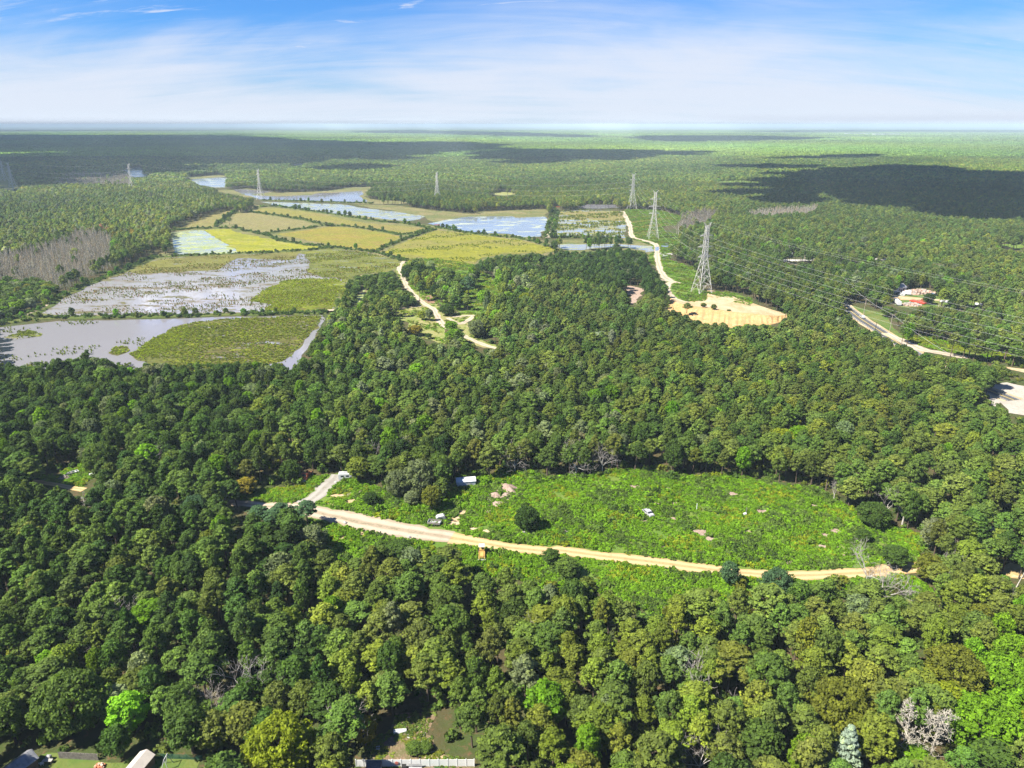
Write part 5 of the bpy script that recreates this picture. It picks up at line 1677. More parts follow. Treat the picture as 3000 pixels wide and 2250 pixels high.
tussocks('reeds', 'brown and olive reeds standing in the flooded bog', BOG_MAIN, 5600, ['bronze-green', 'rusty brown', 'bronze-green', 'olive green'], 0.45, 1.05, 0.12, 0.05)
tussocks('tussocks', 'dark grass tussocks dotted over the near pond', POND_NEAR, 420, ['olive green', 'bronze-green', 'yellow-green'], 0.5, 1.25, 0.12, 0.9)
tussocks('bog_plants', 'matted yellow-green and brown plants on the bog island', ISLAND, 5200, ['olive green', 'bronze-green', 'yellow-green', 'bronze-green', 'lemon-green'], 0.8, 1.5, 0.15, -1.2, 0.5)
ISLTIP = P('z3', [(1015, 1600), (1120, 1530), (1200, 1478), (1290, 1440), (1345, 1398), (1460, 1380), (1500, 1440), (1400, 1530), (1250, 1600), (1080, 1640)])
tussocks('bog_plants', 'lime green plants on the west tip of the bog island', ISLTIP, 900, ['lemon-green', 'lemon-green', 'yellow-green'], 0.8, 1.5, 0.15, -0.8, 0.5)
tussocks('bog_plants', 'lime green plants on the small islet in the near pond', ISLET, 110, ['lemon-green', 'lemon-green', 'olive green'], 0.8, 1.4, 0.15, -1.5, 0.5)
tussocks('bog_plants', 'sparse plants on the west islet of the near pond', ISLET2, 200, ['olive green', 'yellow-green', 'bronze-green'], 0.7, 1.4, 0.15, -0.3, 0.6)
tussocks('bog_plants', 'bright yellow-green sedge at the corner of the flooded bog', BOG_LOW, 2600, ['lemon-green', 'lemon-green', 'lemon-green', 'yellow-green'], 0.8, 1.5, 0.15, -0.8, 0.5)
tussocks('bog_plants', 'thin bog grass over the wet east corner', BOG_RIGHT, 1500, ['lemon-green', 'yellow-green', 'olive green'], 0.7, 1.2, 0.15, -0.1, 0.5)
tussocks('reeds', 'reeds across the pond east of the causeway', W4, 1200, ['yellow-green', 'olive green', 'bronze-green'], 1.2, 2.4, 0.12, 0.2, 0.8)
tussocks('bog_plants', 'tall weeds on the lemon-yellow bog field', F6, 900, ['olive green', 'yellow-green', 'lemon-green', 'yellow-green'], 0.8, 1.6, 0.15, 0.5, 0.7)

# ---- undergrowth beneath the near woods ---------------------------------------
pu = jgrid(90, 420, 4.6)
hu = blocked(pu, np.full(len(pu), 2.0), np.full(len(pu), 1.5), CLEAR, [(T1, 4), (T4, 8), (T4B, 6), (T5, 6), (T6, 4)])
pu = pu[~hu & (RNG.random(len(pu)) < 0.9)]
ku = len(pu)
cu_ = np.array([PC[c] for c in ('deep green', 'mid green', 'olive green', 'bronze-green')])[RNG.choice(4, ku, p=[0.4, 0.3, 0.2, 0.1])] * np.exp(RNG.normal(size=(ku, 1)) * 0.15)
su = RNG.uniform(1.2, 2.6, ku)
scatter('undergrowth', 'low leafy undergrowth beneath the near pines', [tpl(m) for m in weeds], np.concatenate([pu, np.zeros((ku, 1))], 1), RNG.integers(0, len(weeds), ku), np.stack([np.zeros(ku), np.zeros(ku), RNG.uniform(0, 6.28, ku)], 1), np.stack([su, su, su * RNG.uniform(0.7, 1.6, ku)], 1), cu_)

# ---- single trees that stand out ------------------------------------------------
big_broad = tree_meshes(4, lambda r: broad_parts(r, 10.0, 6.2, 230, 52, 0.17, 0.8, 1, True, 0.125), leaf_broad, nm='bigbroad')
spruce_m = tree_meshes(1, lambda r: spruce_parts(r, 12.0, 3.5, 80, 0.16), leaf_pine, nm='spruce')
SHAPES = {'big': ('broadleaf_tree', big_broad, 10.0, 6.2), 'broad': ('broadleaf_tree', near_broad, 10.0, 3.2), 'pine': ('pine_tree', near_pines, 12.0, 3.0), 'spruce': ('spruce_tree', spruce_m, 12.0, 3.5)}
GR_SP = 'trees that stand out'
for i, (px_, h_, r_, colr, shp, lab) in enumerate(SPECIAL):
    nm, ms, h0, r0 = SHAPES[shp]
    mesh = ms[i % len(ms)]
    o = proto(nm, *mesh)
    o.location = G(*px_)
    if 'sand bank' in lab or 'sand slope' in lab:
        o.location = G(px_[0], px_[1], 2.4)
    o.rotation_euler = (0, 0, i * 1.3)
    o.scale = (r_ / r0, r_ / r0, h_ / h0)
    tag(o, lab, 'spruce' if shp == 'spruce' else 'tree', GR_SP)
    for c in o.children:
        if c.name.startswith('crown'):
            c['tcol'] = [q * 1.0 for q in PC[colr]]
    LAND.append((lab, o.location.copy()))

# ---- dead trees --------------------------------------------------------------------
def dead_mesh(seed, H, spread, n_main, depth, style, thick, wood=None):
    rng = np.random.default_rng(seed)
    a, b = dead_segs(rng, H, spread, n_main, depth, style, thick * (1.0 if style == 'pole' else 1.3))
    v1, f1 = tubes_np(a, 5)
    v2, f2 = tubes_np(b, 3) if b else (None, None)
    limb = np_mesh('limbs', [(v1, f1, 0, None)], [wood or deadwood])
    tw = np_mesh('twigs', [(v2, f2, 0, None)], [wood or deadtwig]) if b else None
    return limb, tw


DEADKINDS = {
    'fork': [dead_mesh(500 + i, 10, 0.45, 4, 4, 'fork', 0.22) for i in range(3)],
    'ball': [dead_mesh(520 + i, 10, 0.85, 7, 4, 'fork', 0.16) for i in range(2)],
    'snag': [dead_mesh(540 + i, 10, 0.16, 26, 3, 'pole', 0.24) for i in range(2)],
    'birch': [dead_mesh(560 + i, 10, 0.24, 34, 4, 'pole', 0.17, white_bark) for i in range(2)],
    'stem': [dead_mesh(580, 10, 0.05, 3, 2, 'pole', 0.20)],
}
DEAD = [
    ('b5', 690, 475, 9.5, 'snag', 'ragged pale snag with stub branches in the middle of the near pines'),
    ('b5', 455, 695, 8.0, 'ball', 'grey dead tree with drooping bare branches left of the ragged snag'),
    ('b3', 2050, 935, 10.5, 'fork', 'tall bare forked tree above the lower left broadleaves'),
    ('b3', 1690, 985, 7.5, 'fork', 'bare spreading tree just left of the tall forked dead one'),
    ('b3', 1880, 965, 7.0, 'ball', 'low bare tangle below the tall forked dead tree'),
    ('b3', 1705, 810, 5.5, 'fork', 'small bare fork between yellow leaves above the bare spreading tree'),
    ('b3', 975, 440, 9.5, 'ball', 'brown-grey bare twiggy crown among the lower left pines'),
    ('b4', 345, 865, 6.0, 'fork', 'crooked dead tree beside the dark gap left of centre'),
    ('b4', 520, 975, 7.0, 'stem', 'thin leaning dead stem above the lemon-green tree'),
    ('b4', 870, 1175, 8.0, 'fork', 'bare many-branched tree left of the littered yard'),
    ('b6', 1230, 1555, 13.0, 'birch', 'left of the two white dead birches near the bottom edge'),
    ('b6', 1440, 1600, 14.0, 'birch', 'right of the two white dead birches near the bottom edge'),
    ('b2', 925, 1278, 9.0, 'ball', 'round grey bare crown standing against the sandy road'),
    ('b2', 1050, 1492, 11.5, 'ball', 'dark-stemmed dead pine below the east end of the sandy road'),
    ('b2', 1225, 792, 10.5, 'fork', 'white dead tree at the east margin of the meadow'),
    ('b2', 1090, 720, 7.0, 'fork', 'smaller bare tree left of the white dead tree'),
    ('b2', 1450, 965, 6.5, 'fork', 'bare tree beyond the east corner of the meadow'),
    ('b2', 1560, 1245, 8.0, 'fork', 'bare leaning tree beside the dark bronze cedar'),
    ('b2', 1630, 1115, 6.0, 'fork', 'small white bare tree above the bronze cedar'),
    ('b2', 670, 595, 5.5, 'fork', 'bare fan-shaped bush at the upper edge of the meadow'),
    ('b2', 1795, 895, 6.0, 'stem', 'bare leaning trunk beside the pale gravel spot'),
    ('b2', 2020, 1625, 8.5, 'ball', 'grey twiggy dead tree near the right edge'),
    ('b2', 1840, 1385, 7.0, 'ball', 'brown bare tree right of the road end'),
    ('b2', 2150, 1300, 7.0, 'stem', 'leaning grey stem below the ochre spot at the right edge'),
    ('b1', 240, 395, 9.5, 'ball', 'grey-brown bare crown at the back of the meadow'),
    ('b1', 455, 375, 9.0, 'ball', 'second grey bare crown at the back of the meadow'),
    ('b1', 600, 240, 8.0, 'birch', 'thin bare tree among the pines behind the meadow'),
    ('z8', 1740, 335, 8.5, 'ball', 'bare crown just above the pink soil mounds'),
    ('z8', 940, 260, 8.0, 'fork', 'bare fork behind the pale spreading clump'),
    ('z8', 730, 300, 8.5, 'fork', 'bare-stemmed tree right of the yellow-green tree'),
    ('z7', 625, 645, 9.0, 'snag', 'ragged snag below the old boat'),
    ('z7', 1070, 725, 6.0, 'ball', 'small bare crown in the left woods'),
    ('z7', 655, 1065, 6.5, 'fork', 'bare fork low in the left woods'),
    ('z7', 395, 745, 8.5, 'birch', 'thin dead tree left of the ragged snag'),
    ('z7', 1150, 345, 8.5, 'fork', 'pale forked dead tree right of the big round tree'),
    ('z7', 1020, 340, 6.0, 'fork', 'small pale dead tree right of the big round tree'),
    ('b5', 1850, 1240, 10.0, 'ball', 'grey feathery dead tree in the lower woods'),
    ('b5', 1660, 1700, 7.0, 'fork', 'left bare white tree on the bottom edge'),
    ('b5', 1790, 1710, 7.5, 'ball', 'right bare white tree on the bottom edge'),
    ('b5', 1750, 850, 9.0, 'stem', 'crooked pale trunk in a dark gap of the lower woods'),
    ('b6', 2110, 1075, 7.5, 'stem', 'white dead stem between the bright maples'),
    ('b6', 640, 1360, 5.5, 'fork', 'bare branches above the pale blue spruce'),
    ('b7', 1350, 495, 9.0, 'stem', 'leaning pale dead trunk at the edge of the dark pines'),
    ('b7', 890, 525, 8.5, 'ball', 'grey bare tree between the bare patches'),
]
for i, (z_, x_, y_, h_, st, lab) in enumerate(DEAD):
    lim, tw = DEADKINDS[st][i % len(DEADKINDS[st])]
    o = thing('dead_tree', lab, 'dead tree', G(*SPX(z_, x_, y_)), i * 2.1, 'dead trees in the near woods')
    o.scale = (h_ / 10,) * 3
    if 'leaning' in lab:
        o.rotation_euler = (0.05, 0.22, 0.3)
    link('trunk', lim, o)
    if tw:
        link('twigs', tw, o)
    LAND.append((lab, o.location.copy()))


def grey_tree(seed):
    rng = np.random.default_rng(seed)
    H_ = 13.0
    segs = [((0, 0, -0.2), (0.1, 0, H_ * 0.55), 0.16, 0.10), ((0.1, 0, H_ * 0.55), (0.3, 0.1, H_), 0.10, 0.02)]
    for i in range(16):
        z = H_ * rng.uniform(0.35, 0.95)
        a = rng.uniform(0, 6.28)
        L = 1.9 * (1.15 - z / H_) + 0.5
        segs.append(((0.2 * z / H_, 0, z), (math.cos(a) * L, math.sin(a) * L, z + L * 0.55), 0.05, 0.015))
    tv, tf = tubes_np(segs, 4)
    pads = np.array([(0.2, 0, H_ * t, 1.5 * (1.2 - t), 1.2) for t in np.linspace(0.4, 0.95, 8)])
    v, f, lv = leaves(rng, pads, 13, 0.17, 0.2, 1.0, 0.2)
    return np_mesh('grey_tree', [(v, f, 0, lv), (tv, tf, 1, None)], [leaf_pine, deadwood])


greys = [grey_tree(600 + i) for i in range(5)]
pg = jgrid(500, 2100, 3.8)
gx, gy, gd = proj(pg[:, 0], pg[:, 1], 0.0)
mg = np.zeros(len(pg), int)
for k, q in enumerate((GREYSTAND, GREY3, GREY2, FARGREY)):
    mg[pip(gx, gy, q)] = k + 1
thin = RNG.random(len(pg))
sel = (mg > 0) & ~((mg == 4) & (thin < 0.6)) & ~blocked(pg, np.full(len(pg), 12.0), np.full(len(pg), 1.5), CLEAR)
pg, mg, gd = pg[sel], mg[sel], gd[sel]
o_ = np.argsort(gd)
quota, cnt, ids = {1: 150, 2: 50, 3: 40, 4: 0}, {1: 0, 2: 0, 3: 0, 4: 0}, []
for i in o_:
    if cnt[mg[i]] < quota[mg[i]]:
        cnt[mg[i]] += 1
        ids.append(i)
STANDLAB = {1: ('bare grey dead tree in the front of the stand left of the flooded bog', 'grey dead stand left of the flooded bog'),
            2: ('bare grey dead tree of the stand left of the largest pylon', 'grey dead stand by the pylons'),
            3: ('bare pale dead tree in the strip below the large cloud shadow', 'pale dead strip below the cloud shadow')}
hs = np.clip(RNG.normal(11.5, 1.6, len(pg)), 7, 15)
GREYC = {1: (0.20, 0.185, 0.185), 2: (0.15, 0.135, 0.125), 3: (0.27, 0.245, 0.235), 4: (0.20, 0.18, 0.18)}
mk = np.zeros(len(pg), bool)
for i in ids:
    mk[i] = True
    o = link('dead_tree', greys[i % 5])
    o.location = (pg[i, 0], pg[i, 1], 0)
    o.rotation_euler = (0, 0, RNG.uniform(0, 6.28))
    o.scale = (hs[i] / 13 * 1.1, hs[i] / 13 * 1.1, hs[i] / 13)
    l_, g_ = STANDLAB[mg[i]]
    tag(o, l_, 'dead tree', g_)
    k_ = math.exp(RNG.normal() * 0.15)
    tint_ = (1.15, 0.98, 0.80) if RNG.random() < 0.35 else (1, 1, 1)
    o['tcol'] = [GREYC[mg[i]][c] * k_ * tint_[c] for c in range(3)]
kk = int((~mk).sum())
scatter('dead_forest', 'mass of bare grey dead trees behind the front of the stand', [tpl(m) for m in greys], np.concatenate([pg[~mk], np.zeros((kk, 1))], 1), RNG.integers(0, 5, kk), np.stack([np.zeros(kk), np.zeros(kk), RNG.uniform(0, 6.28, kk)], 1),
        np.stack([hs[~mk] / 13 * 1.1, hs[~mk] / 13 * 1.1, hs[~mk] / 13], 1), np.array([GREYC[q] for q in mg[~mk]]) * np.exp(RNG.normal(size=(kk, 1)) * 0.2) * np.where(RNG.random((kk, 1)) < 0.35, np.array([1.15, 0.98, 0.8]), np.ones(3)))

# ---- shrubs along the dikes -----------------------------------------------------
def shrub_mesh(seed):
    rng = np.random.default_rng(seed)
    (v, f, lv), (tv, tf) = broad_parts(rng, 2.4, 1.25, 18, 14, 0.19, 0.15, 1, False, 0.33)
    return np_mesh('shrub', [(v, f, 0, lv)], [leaf_broad])


shrubs = [shrub_mesh(700 + i) for i in range(6)]
SHR = {'left': (26, 0.9, 1.9, 'green shrub on the dike between grey stand and flooded bog'), 'near': (22, 0.7, 1.7, 'round green shrub on the dike between near pond and flooded bog'),
       'mid': (14, 0.7, 1.3, 'low shrub on the dike below the algae pond'), 'centre': (26, 0.8, 1.7, 'shrub on the dike between yellow bog and golden bog'), 'cross': (18, 0.8, 1.6, 'shrub on the dike above the golden bog'),
       'right': (16, 0.8, 1.5, 'shrub on the dike between golden bog and lemon-yellow bog'), 'inner': (12, 0.8, 1.8, 'shrub between the tan bog and the long straw bog'), 'north': (38, 0.9, 2.3, 'shrub in the row along the far edge of the bogs'),
       'pond': (24, 0.9, 1.9, 'shrub between the lemon-yellow bog and the open pond'), 'causeway': (10, 0.9, 2.2, 'shrub on the west side of the sandy causeway'), 'causewayeast': (10, 0.9, 1.9, 'shrub on the east side of the sandy causeway'),
       'south': (16, 1.0, 2.4, 'shrub in the row below the reedy pond'), 'upper': (10, 1.0, 2.0, 'shrub on the thin dike across the river water'), 'west': (8, 0.8, 1.6, 'shrub above the algae pond'), 'corner': (12, 0.9, 2.2, 'shrub in the row left of the tan bog')}
DW = []
for k, (cnt_, s0, s1, lab) in SHR.items():
    w = [G(x, y) for x, y in D[k]]
    seg = [(w[i + 1] - w[i]).length for i in range(len(w) - 1)]
    tot = sum(seg)

    def along(t):
        t *= tot
        for i, L in enumerate(seg):
            if t <= L:
                return w[i].lerp(w[i + 1], t / L), (w[i + 1] - w[i]).normalized()
            t -= L
        return w[-1].copy(), (w[-1] - w[-2]).normalized()
    for j in range(cnt_):
        p, d = along(min(0.999, (j + RNG.uniform(0.05, 0.95)) / cnt_))
        p = p + Vector((d.y, -d.x, 0)) * RNG.normal() * 1.8
        o = link('shrub', shrubs[int(RNG.integers(6))])
        s = RNG.uniform(s0, s1)
        o.location = (p.x, p.y, 0.55)
        o.rotation_euler = (0, 0, RNG.uniform(0, 6.28))
        o.scale = (s, s, s * RNG.uniform(0.8, 1.5))
        c = PC[['deep green', 'mid green', 'olive green', 'bright green'][int(RNG.choice(4, p=[0.4, 0.35, 0.1, 0.15]))]]
        o['tcol'] = [q * math.exp(RNG.normal() * 0.12) for q in c]
        nth = ['first', 'second', 'third', 'fourth', 'fifth', 'sixth', 'seventh', 'eighth']
        flip = w[0].x > w[-1].x if abs(w[0].x - w[-1].x) > abs(w[0].y - w[-1].y) * 0.5 else None
        e0, e1 = ('left', 'right') if flip is False else ('right', 'left') if flip else ('near', 'far') if w[0].y < w[-1].y else ('far', 'near')
        core_ = lab.replace('round green ', '').replace('green ', '').replace('low ', '')
        rest_ = core_[len('shrub'):]
        if j < min(8, cnt_ // 2):
            lab_ = nth[j] + ' shrub from the ' + e0 + ' end' + rest_.replace(' in the row', ' of the row').replace(' on the', ' of the', 1).replace(' along', ' along', 1)
        elif cnt_ - 1 - j < min(8, cnt_ // 2):
            lab_ = nth[cnt_ - 1 - j] + ' shrub from the ' + e1 + ' end' + rest_.replace(' in the row', ' of the row').replace(' on the', ' of the', 1)
        else:
            lab_ = 'shrub in the middle stretch' + rest_.replace(' in the row', ' of the row').replace(' on the', ' of the', 1)
        tag(o, lab_, 'shrub', 'shrubs: ' + k + ' dike')
    nlow = int(tot / 1.3)
    for j in range(nlow):
        p, d = along(RNG.random())
        p = p + Vector((d.y, -d.x, 0)) * RNG.normal() * 1.9
        DW.append((p.x, p.y, 0.35))
DW = np.array(DW)
kd = len(DW)
sd = RNG.uniform(1.1, 2.5, kd)
scatter('dike_weeds', 'weeds and low brush covering the dikes between bogs', [tpl(m) for m in weeds], DW, RNG.integers(0, len(weeds), kd), np.stack([np.zeros(kd), np.zeros(kd), RNG.uniform(0, 6.28, kd)], 1), np.stack([sd, sd, sd * 0.9], 1),
        np.array([PC[c] for c in ('deep green', 'dark green', 'deep green', 'mid green')])[RNG.integers(0, 4, kd)] * np.exp(RNG.normal(size=(kd, 1)) * 0.15))

# bushes around the clearing's pits and the dark hedges along the causeway


# ================================================================== PYLONS AND CABLES
def build_pylon(hgt=50.0, base=5.6):
    """Lattice pylon: four legs, bracing, three arms a side, two peak horns. Local x runs across the line."""
    def hw(t):      # half width of the body at height fraction t
        return base + (1.5 - base) * (t / 0.54) if t < 0.54 else 1.5 + (0.95 - 1.5) * (t - 0.54) / 0.46
    corners = [(-1, -1), (1, -1), (1, 1), (-1, 1)]
    parts = {'legs': [], 'arms': []}
    lv = [0, 0.13, 0.25, 0.355, 0.45, 0.54, 0.61, 0.69, 0.77, 0.85, 0.93, 1.0]
    for cx, cy_ in corners:
        m = MB()
        for a, b in zip(lv[:-1], lv[1:]):
            m.tube((cx * hw(a), cy_ * hw(a), a * hgt), (cx * hw(b), cy_ * hw(b), b * hgt), 0.21, 0.19, 4, False)
        parts['legs'].append(m)
    br = MB()
    for a, b in zip(lv[:-1], lv[1:]):
        for i in range(4):
            c0, c1 = corners[i], corners[(i + 1) % 4]
            A0, A1 = (c0[0] * hw(a), c0[1] * hw(a), a * hgt), (c1[0] * hw(a), c1[1] * hw(a), a * hgt)
            B0, B1 = (c0[0] * hw(b), c0[1] * hw(b), b * hgt), (c1[0] * hw(b), c1[1] * hw(b), b * hgt)
            r = 0.095
            if a < 0.4:
                M0 = tuple((p + q) / 2 for p, q in zip(B0, B1))
                br.tube(A0, M0, r, r, 4, False).tube(A1, M0, r, r, 4, False)
                q0 = tuple((p + q) / 2 for p, q in zip(A0, B0))
                q1 = tuple((p + q) / 2 for p, q in zip(A0, M0))
                br.tube(q0, q1, r * 0.7, r * 0.7, 4, False)
                q0 = tuple((p + q) / 2 for p, q in zip(A1, B1))
                q1 = tuple((p + q) / 2 for p, q in zip(A1, M0))
                br.tube(q0, q1, r * 0.7, r * 0.7, 4, False)
            else:
                br.tube(A0, B1, r, r, 4, False).tube(A1, B0, r, r, 4, False)
            br.tube(B0, B1, r, r, 4, False)
    arms, ins = [], []
    for t, L in ((0.54, 6.0), (0.69, 6.8), (0.85, 5.6)):
        for s in (-1, 1):
            w, z = hw(t), t * hgt
            m = MB()
            tip = (s * L, 0, z + 0.25)
            for y in (-w, w):
                m.tube((s * w, y, z), tip, 0.13, 0.10, 4, False)
                m.tube((s * w, y, z + 1.9), tip, 0.10, 0.09, 4, False)
                for f in (0.25, 0.5, 0.75):
                    lo = (s * (w + (L - w) * f), y * (1 - f), z + 0.25 * f)
                    hi = (s * (w + (L - w) * f), y * (1 - f), z + 1.9 + (0.25 - 1.9) * f)
                    m.tube(lo, hi, 0.07, 0.07, 4, False)
            for f in (0.33, 0.66):
                m.tube((s * (w + (L - w) * f), -w * (1 - f), z), (s * (w + (L - w) * f), w * (1 - f), z), 0.07, 0.07, 4, False)
            arms.append(m)
            q = MB()
            for k in range(8):
                zz = z + 0.15 - k * 0.27
                q.tube((s * L, 0, zz), (s * L, 0, zz - 0.14), 0.17, 0.11, 6)
                q.tube((s * L, 0, zz - 0.14), (s * L, 0, zz - 0.27), 0.05, 0.05, 4, False)
            ins.append(q)
    horns = []
    for s in (-1, 1):
        m = MB()
        for y in (-0.95, 0.95):
            m.tube((s * 0.95, y, hgt), (s * 3.0, 0, hgt + 2.3), 0.11, 0.08, 4, False)
            m.tube((s * 0.98, y, hgt - 3.2), (s * 3.0, 0, hgt + 2.3), 0.09, 0.07, 4, False)
        m.tube((s * 0.95, -0.95, hgt), (s * 0.95, 0.95, hgt), 0.08, 0.08, 4, False)
        horns.append(m)
    return parts['legs'], br, arms, ins, horns


legs_, br_, arms_, ins_, horns_ = build_pylon()
PYL = [  # base pixel, height scale, heading of the arms, label
    ((2055, 857), 1.00, 0.35, 'nearest and largest lattice pylon standing at the edge of the sand bank'),
    ((1912, 698), 1.00, 0.02, 'lattice pylon on the rusty marsh beside the white sand track'),
    ((1851, 613), 1.00, 0.30, 'lattice pylon at the far end of the white sand track'),
    ((1282, 592), 0.92, 1.15, 'lattice pylon behind the algae river in the middle of the far bogs'),
    ((765, 585), 0.96, 1.25, 'lattice pylon on the thin dike in the river water'),
    ((390, 563), 1.00, 1.25, 'lattice pylon rising over the left woods before grey brush'),
    ((40, 556), 1.00, 1.3, 'front pylon in the cleared swath at the far left'),
    ((14, 530), 0.95, 1.3, 'rear pylon in the cleared swath at the far left'),
]
first = None
PY = []
for (px_, sc_, rz_, lab) in PYL + [(None, 1.0, 0.55, 'lattice pylon out of the right edge carrying the cables on')]:
    loc = G(*px_) if px_ else Vector((305, 205, 0))
    if px_ and 'sand bank' in lab:
        loc.z = 0.0
    if first is None:
        first = thing('transmission_tower', lab, 'pylon', loc, rz_, 'lattice pylons of the power line')
        for m in legs_:
            m.part('leg', steel, first)
        br_.part('bracing', steel, first)
        for m, q in zip(arms_, ins_):
            a_ = m.part('cross_arm', steel, first)
            q.part('insulator', ceramic, a_)
        for m in horns_:
            m.part('peak_horn', steel, first)
        r = first
        r.scale = (sc_,) * 3
    else:
        r = dup(first, loc, rz_, (sc_,) * 3, lab, 'lattice pylons of the power line')
    PY.append((loc, sc_, rz_, lab))
    if px_:
        LAND.append((lab, loc))

ATT = [(s * L, t * 50.0 - 2.0) for t, L in ((0.54, 6.0), (0.69, 6.8), (0.85, 5.6)) for s in (-1, 1)] + [(-3.0, 52.2), (3.0, 52.2)]
ANAME = ['lower left', 'lower right', 'middle left', 'middle right', 'upper left', 'upper right', 'top left', 'top right']


def att(p, k):
    loc, sc_, rz_, _ = p
    x, z = ATT[k]
    return Vector((loc.x + math.cos(rz_) * x * sc_, loc.y + math.sin(rz_) * x * sc_, loc.z + z * sc_))


def cable(name, a, b, sag, r, label, cat, group, n=18):
    V, F = [], []
    prev = None
    m = MB()
    pts_ = []
    for i in range(n + 1):
        t = i / n
        p = a.lerp(b, t)
        p.z -= sag * 4 * t * (1 - t)
        pts_.append(p)
    for p, q in zip(pts_[:-1], pts_[1:]):
        m.tube(p, q, r, r, 4, False)
    o = m.part(name, wire_m)
    return tag(o, label, cat, group)


def side(i, j, k):
    """Attachment k on pylon i matched with the one on pylon j that does not cross over."""
    a = att(PY[i], k)
    b1, b2 = att(PY[j], k), att(PY[j], k ^ 1)
    d = (PY[j][0] - PY[i][0]).normalized()
    nrm = Vector((-d.y, d.x, 0))
    s = lambda p, o: (p - o).dot(nrm)
    return a, (b1 if s(a, PY[i][0]) * s(b1, PY[j][0]) > 0 else b2)


SPAN = [(0, 8, 'running right from the largest pylon', 9.0, 0.032), (0, 1, 'between the largest pylon and the marsh pylon', 7.0, 0.032), (1, 2, 'between the marsh pylon and the track-end pylon', 8.0, 0.032), (2, 3, 'between the track-end pylon and the middle bog pylon', 9.0, 0.036),
        (3, 4, 'between the middle bog pylon and the river pylon', 9.0, 0.036), (4, 5, 'between the river pylon and the left wood pylon', 9.0, 0.036), (5, 6, 'between the left wood pylon and the swath pylon', 9.0, 0.036)]
for i, j, txt, sag, r in SPAN:
    for k in range(8):
        a, b = side(i, j, k)
        cable('power_cable', a, b, sag * (0.8 if k > 5 else 1), r * (0.7 if k > 5 else 1), '%s cable %s' % (ANAME[k], txt), 'cable', 'cables ' + txt)

# ---- wooden utility poles -------------------------------------------------------
def pole_top(px, py, h):
    return G(px, py, h)


z6 = lambda x, y: (2100 + x / 2.183, 440 + y / 2.183)
POLES = [
    ('base', z6(1105, 1160), 11.0, True, 'utility pole standing on the open lawn right of the paved road'),
    ('base', z6(938, 1056), 11.5, True, 'utility pole beside the silver car on the paved road'),
    ('base', z6(812, 917), 11.0, False, 'utility pole where the paved road goes under the trees'),
    ('base', z6(552, 748), 11.0, False, 'utility pole just right of the crosswalk junction'),
    ('base', z6(455, 692), 12.5, False, 'brown pole standing behind the crosswalk'),
    ('base', z6(340, 662), 14.5, False, 'tall utility pole left of the traffic signal'),
    ('base', z6(245, 590), 14.0, False, 'farthest utility pole up-left of the traffic signal'),
    ('top', z6(1537, 1327), 11.0, True, 'utility pole with a crossarm rising out of the pines right of the sandy verge'),
    ('base', z6(1418, 1002), 8.0, False, 'utility pole in front of the brick yard trees'),
    ('base', z6(1014, 1148), 5.0, False, 'short dark post at the near edge of the paved road'),
]


def pole_mesh(h, cross):
    return MB().tube((0, 0, -0.3), (0, 0, h), 0.20, 0.14, 6)


for md, px_, h_, cr, lab in POLES:
    loc = G(*px_) if md == 'base' else G(px_[0], px_[1], h_)
    loc.z = 0
    o = thing('utility_pole', lab, 'pole', loc, -0.35 if cr else 0.2, 'wooden poles along the roads')
    pole_mesh(h_, cr).part('shaft', rubber if 'dark post' in lab else woodpole, o)
    if 'dark post' not in lab:
        c = MB().box(0, 0, h_ - 0.5, 3.0 if cr else 2.0, 0.14, 0.16).part('cross_bar', woodpole, o)
        for x in (-1.3, 0.7, 1.3) if cr else (-0.85, 0.85):
            MB().tube((x, 0, h_ - 0.42), (x, 0, h_ - 0.14), 0.07, 0.05, 5).part('insulator', ceramic, c)
    LAND.append((lab, loc))
cable('pole_cable', G(*POLES[0][1]) + Vector((0, 0, 10.8)), G(*POLES[1][1]) + Vector((0, 0, 11.3)), 0.6, 0.05, 'cable between the two poles beside the paved road', 'cable', 'road cables', 8)
cable('pole_cable', G(*POLES[1][1]) + Vector((0, 0, 11.3)), G(*POLES[2][1]) + Vector((0, 0, 10.8)), 0.8, 0.05, 'cable from the silver car pole to the pole under the trees', 'cable', 'road cables', 8)
pc_ = G(POLES[7][1][0], POLES[7][1][1], 11.0)
pc_.z = 10.7
cable('pole_cable', G(*POLES[0][1]) + Vector((0, 0, 10.8)), pc_, 1.2, 0.05, 'cable from the lawn pole to the crossarm pole in the pines', 'cable', 'road cables', 10)

# ---- traffic signal at the junction ------------------------------------------------
b = G(*z6(437, 692))
sg = thing('traffic_signal', 'traffic signal mast with a long arm and yellow heads at the junction', 'traffic signal', b)
MB().tube((0, 0, 0), (0, 0, 9.0), 0.20, 0.15, 8).part('mast', steel, sg)
MB().tube((0, 0, 7.6), (-18, 1.0, 8.4), 0.15, 0.09, 8).part('mast_arm', steel, sg)
for x in (-17.4, -12.0):
    hd = MB().box(x, 0.8, 7.9, 1.7, 1.0, 2.0).part('signal_head', signal_y, sg)
    for k in range(3):
        MB().tube((x, 0.28, 8.5 - k * 0.6), (x, 0.18, 8.5 - k * 0.6), 0.22, 0.22, 8).part('lens', rubber, hd)
MB().box(-14.7, 0.75, 8.0, 3.2, 0.1, 1.0).part('street_sign', sign_g, sg)
o = thing('road_sign', 'small white road sign right of the traffic signal', 'sign', G(*z6(472, 694)))
MB().tube((0, 0, 0), (0, 0, 5.6), 0.10, 0.10, 6).part('post', steel, o)
MB().box(0, -0.12, 4.6, 2.0, 0.06, 2.6).part('panel', white_paint, o)
o = thing('road_sign', 'lone thin road sign farther along the cross road', 'sign', G(*z6(565, 690)))
MB().tube((0, 0, 0), (0, 0, 6.0), 0.10, 0.10, 6).part('post', steel, o)
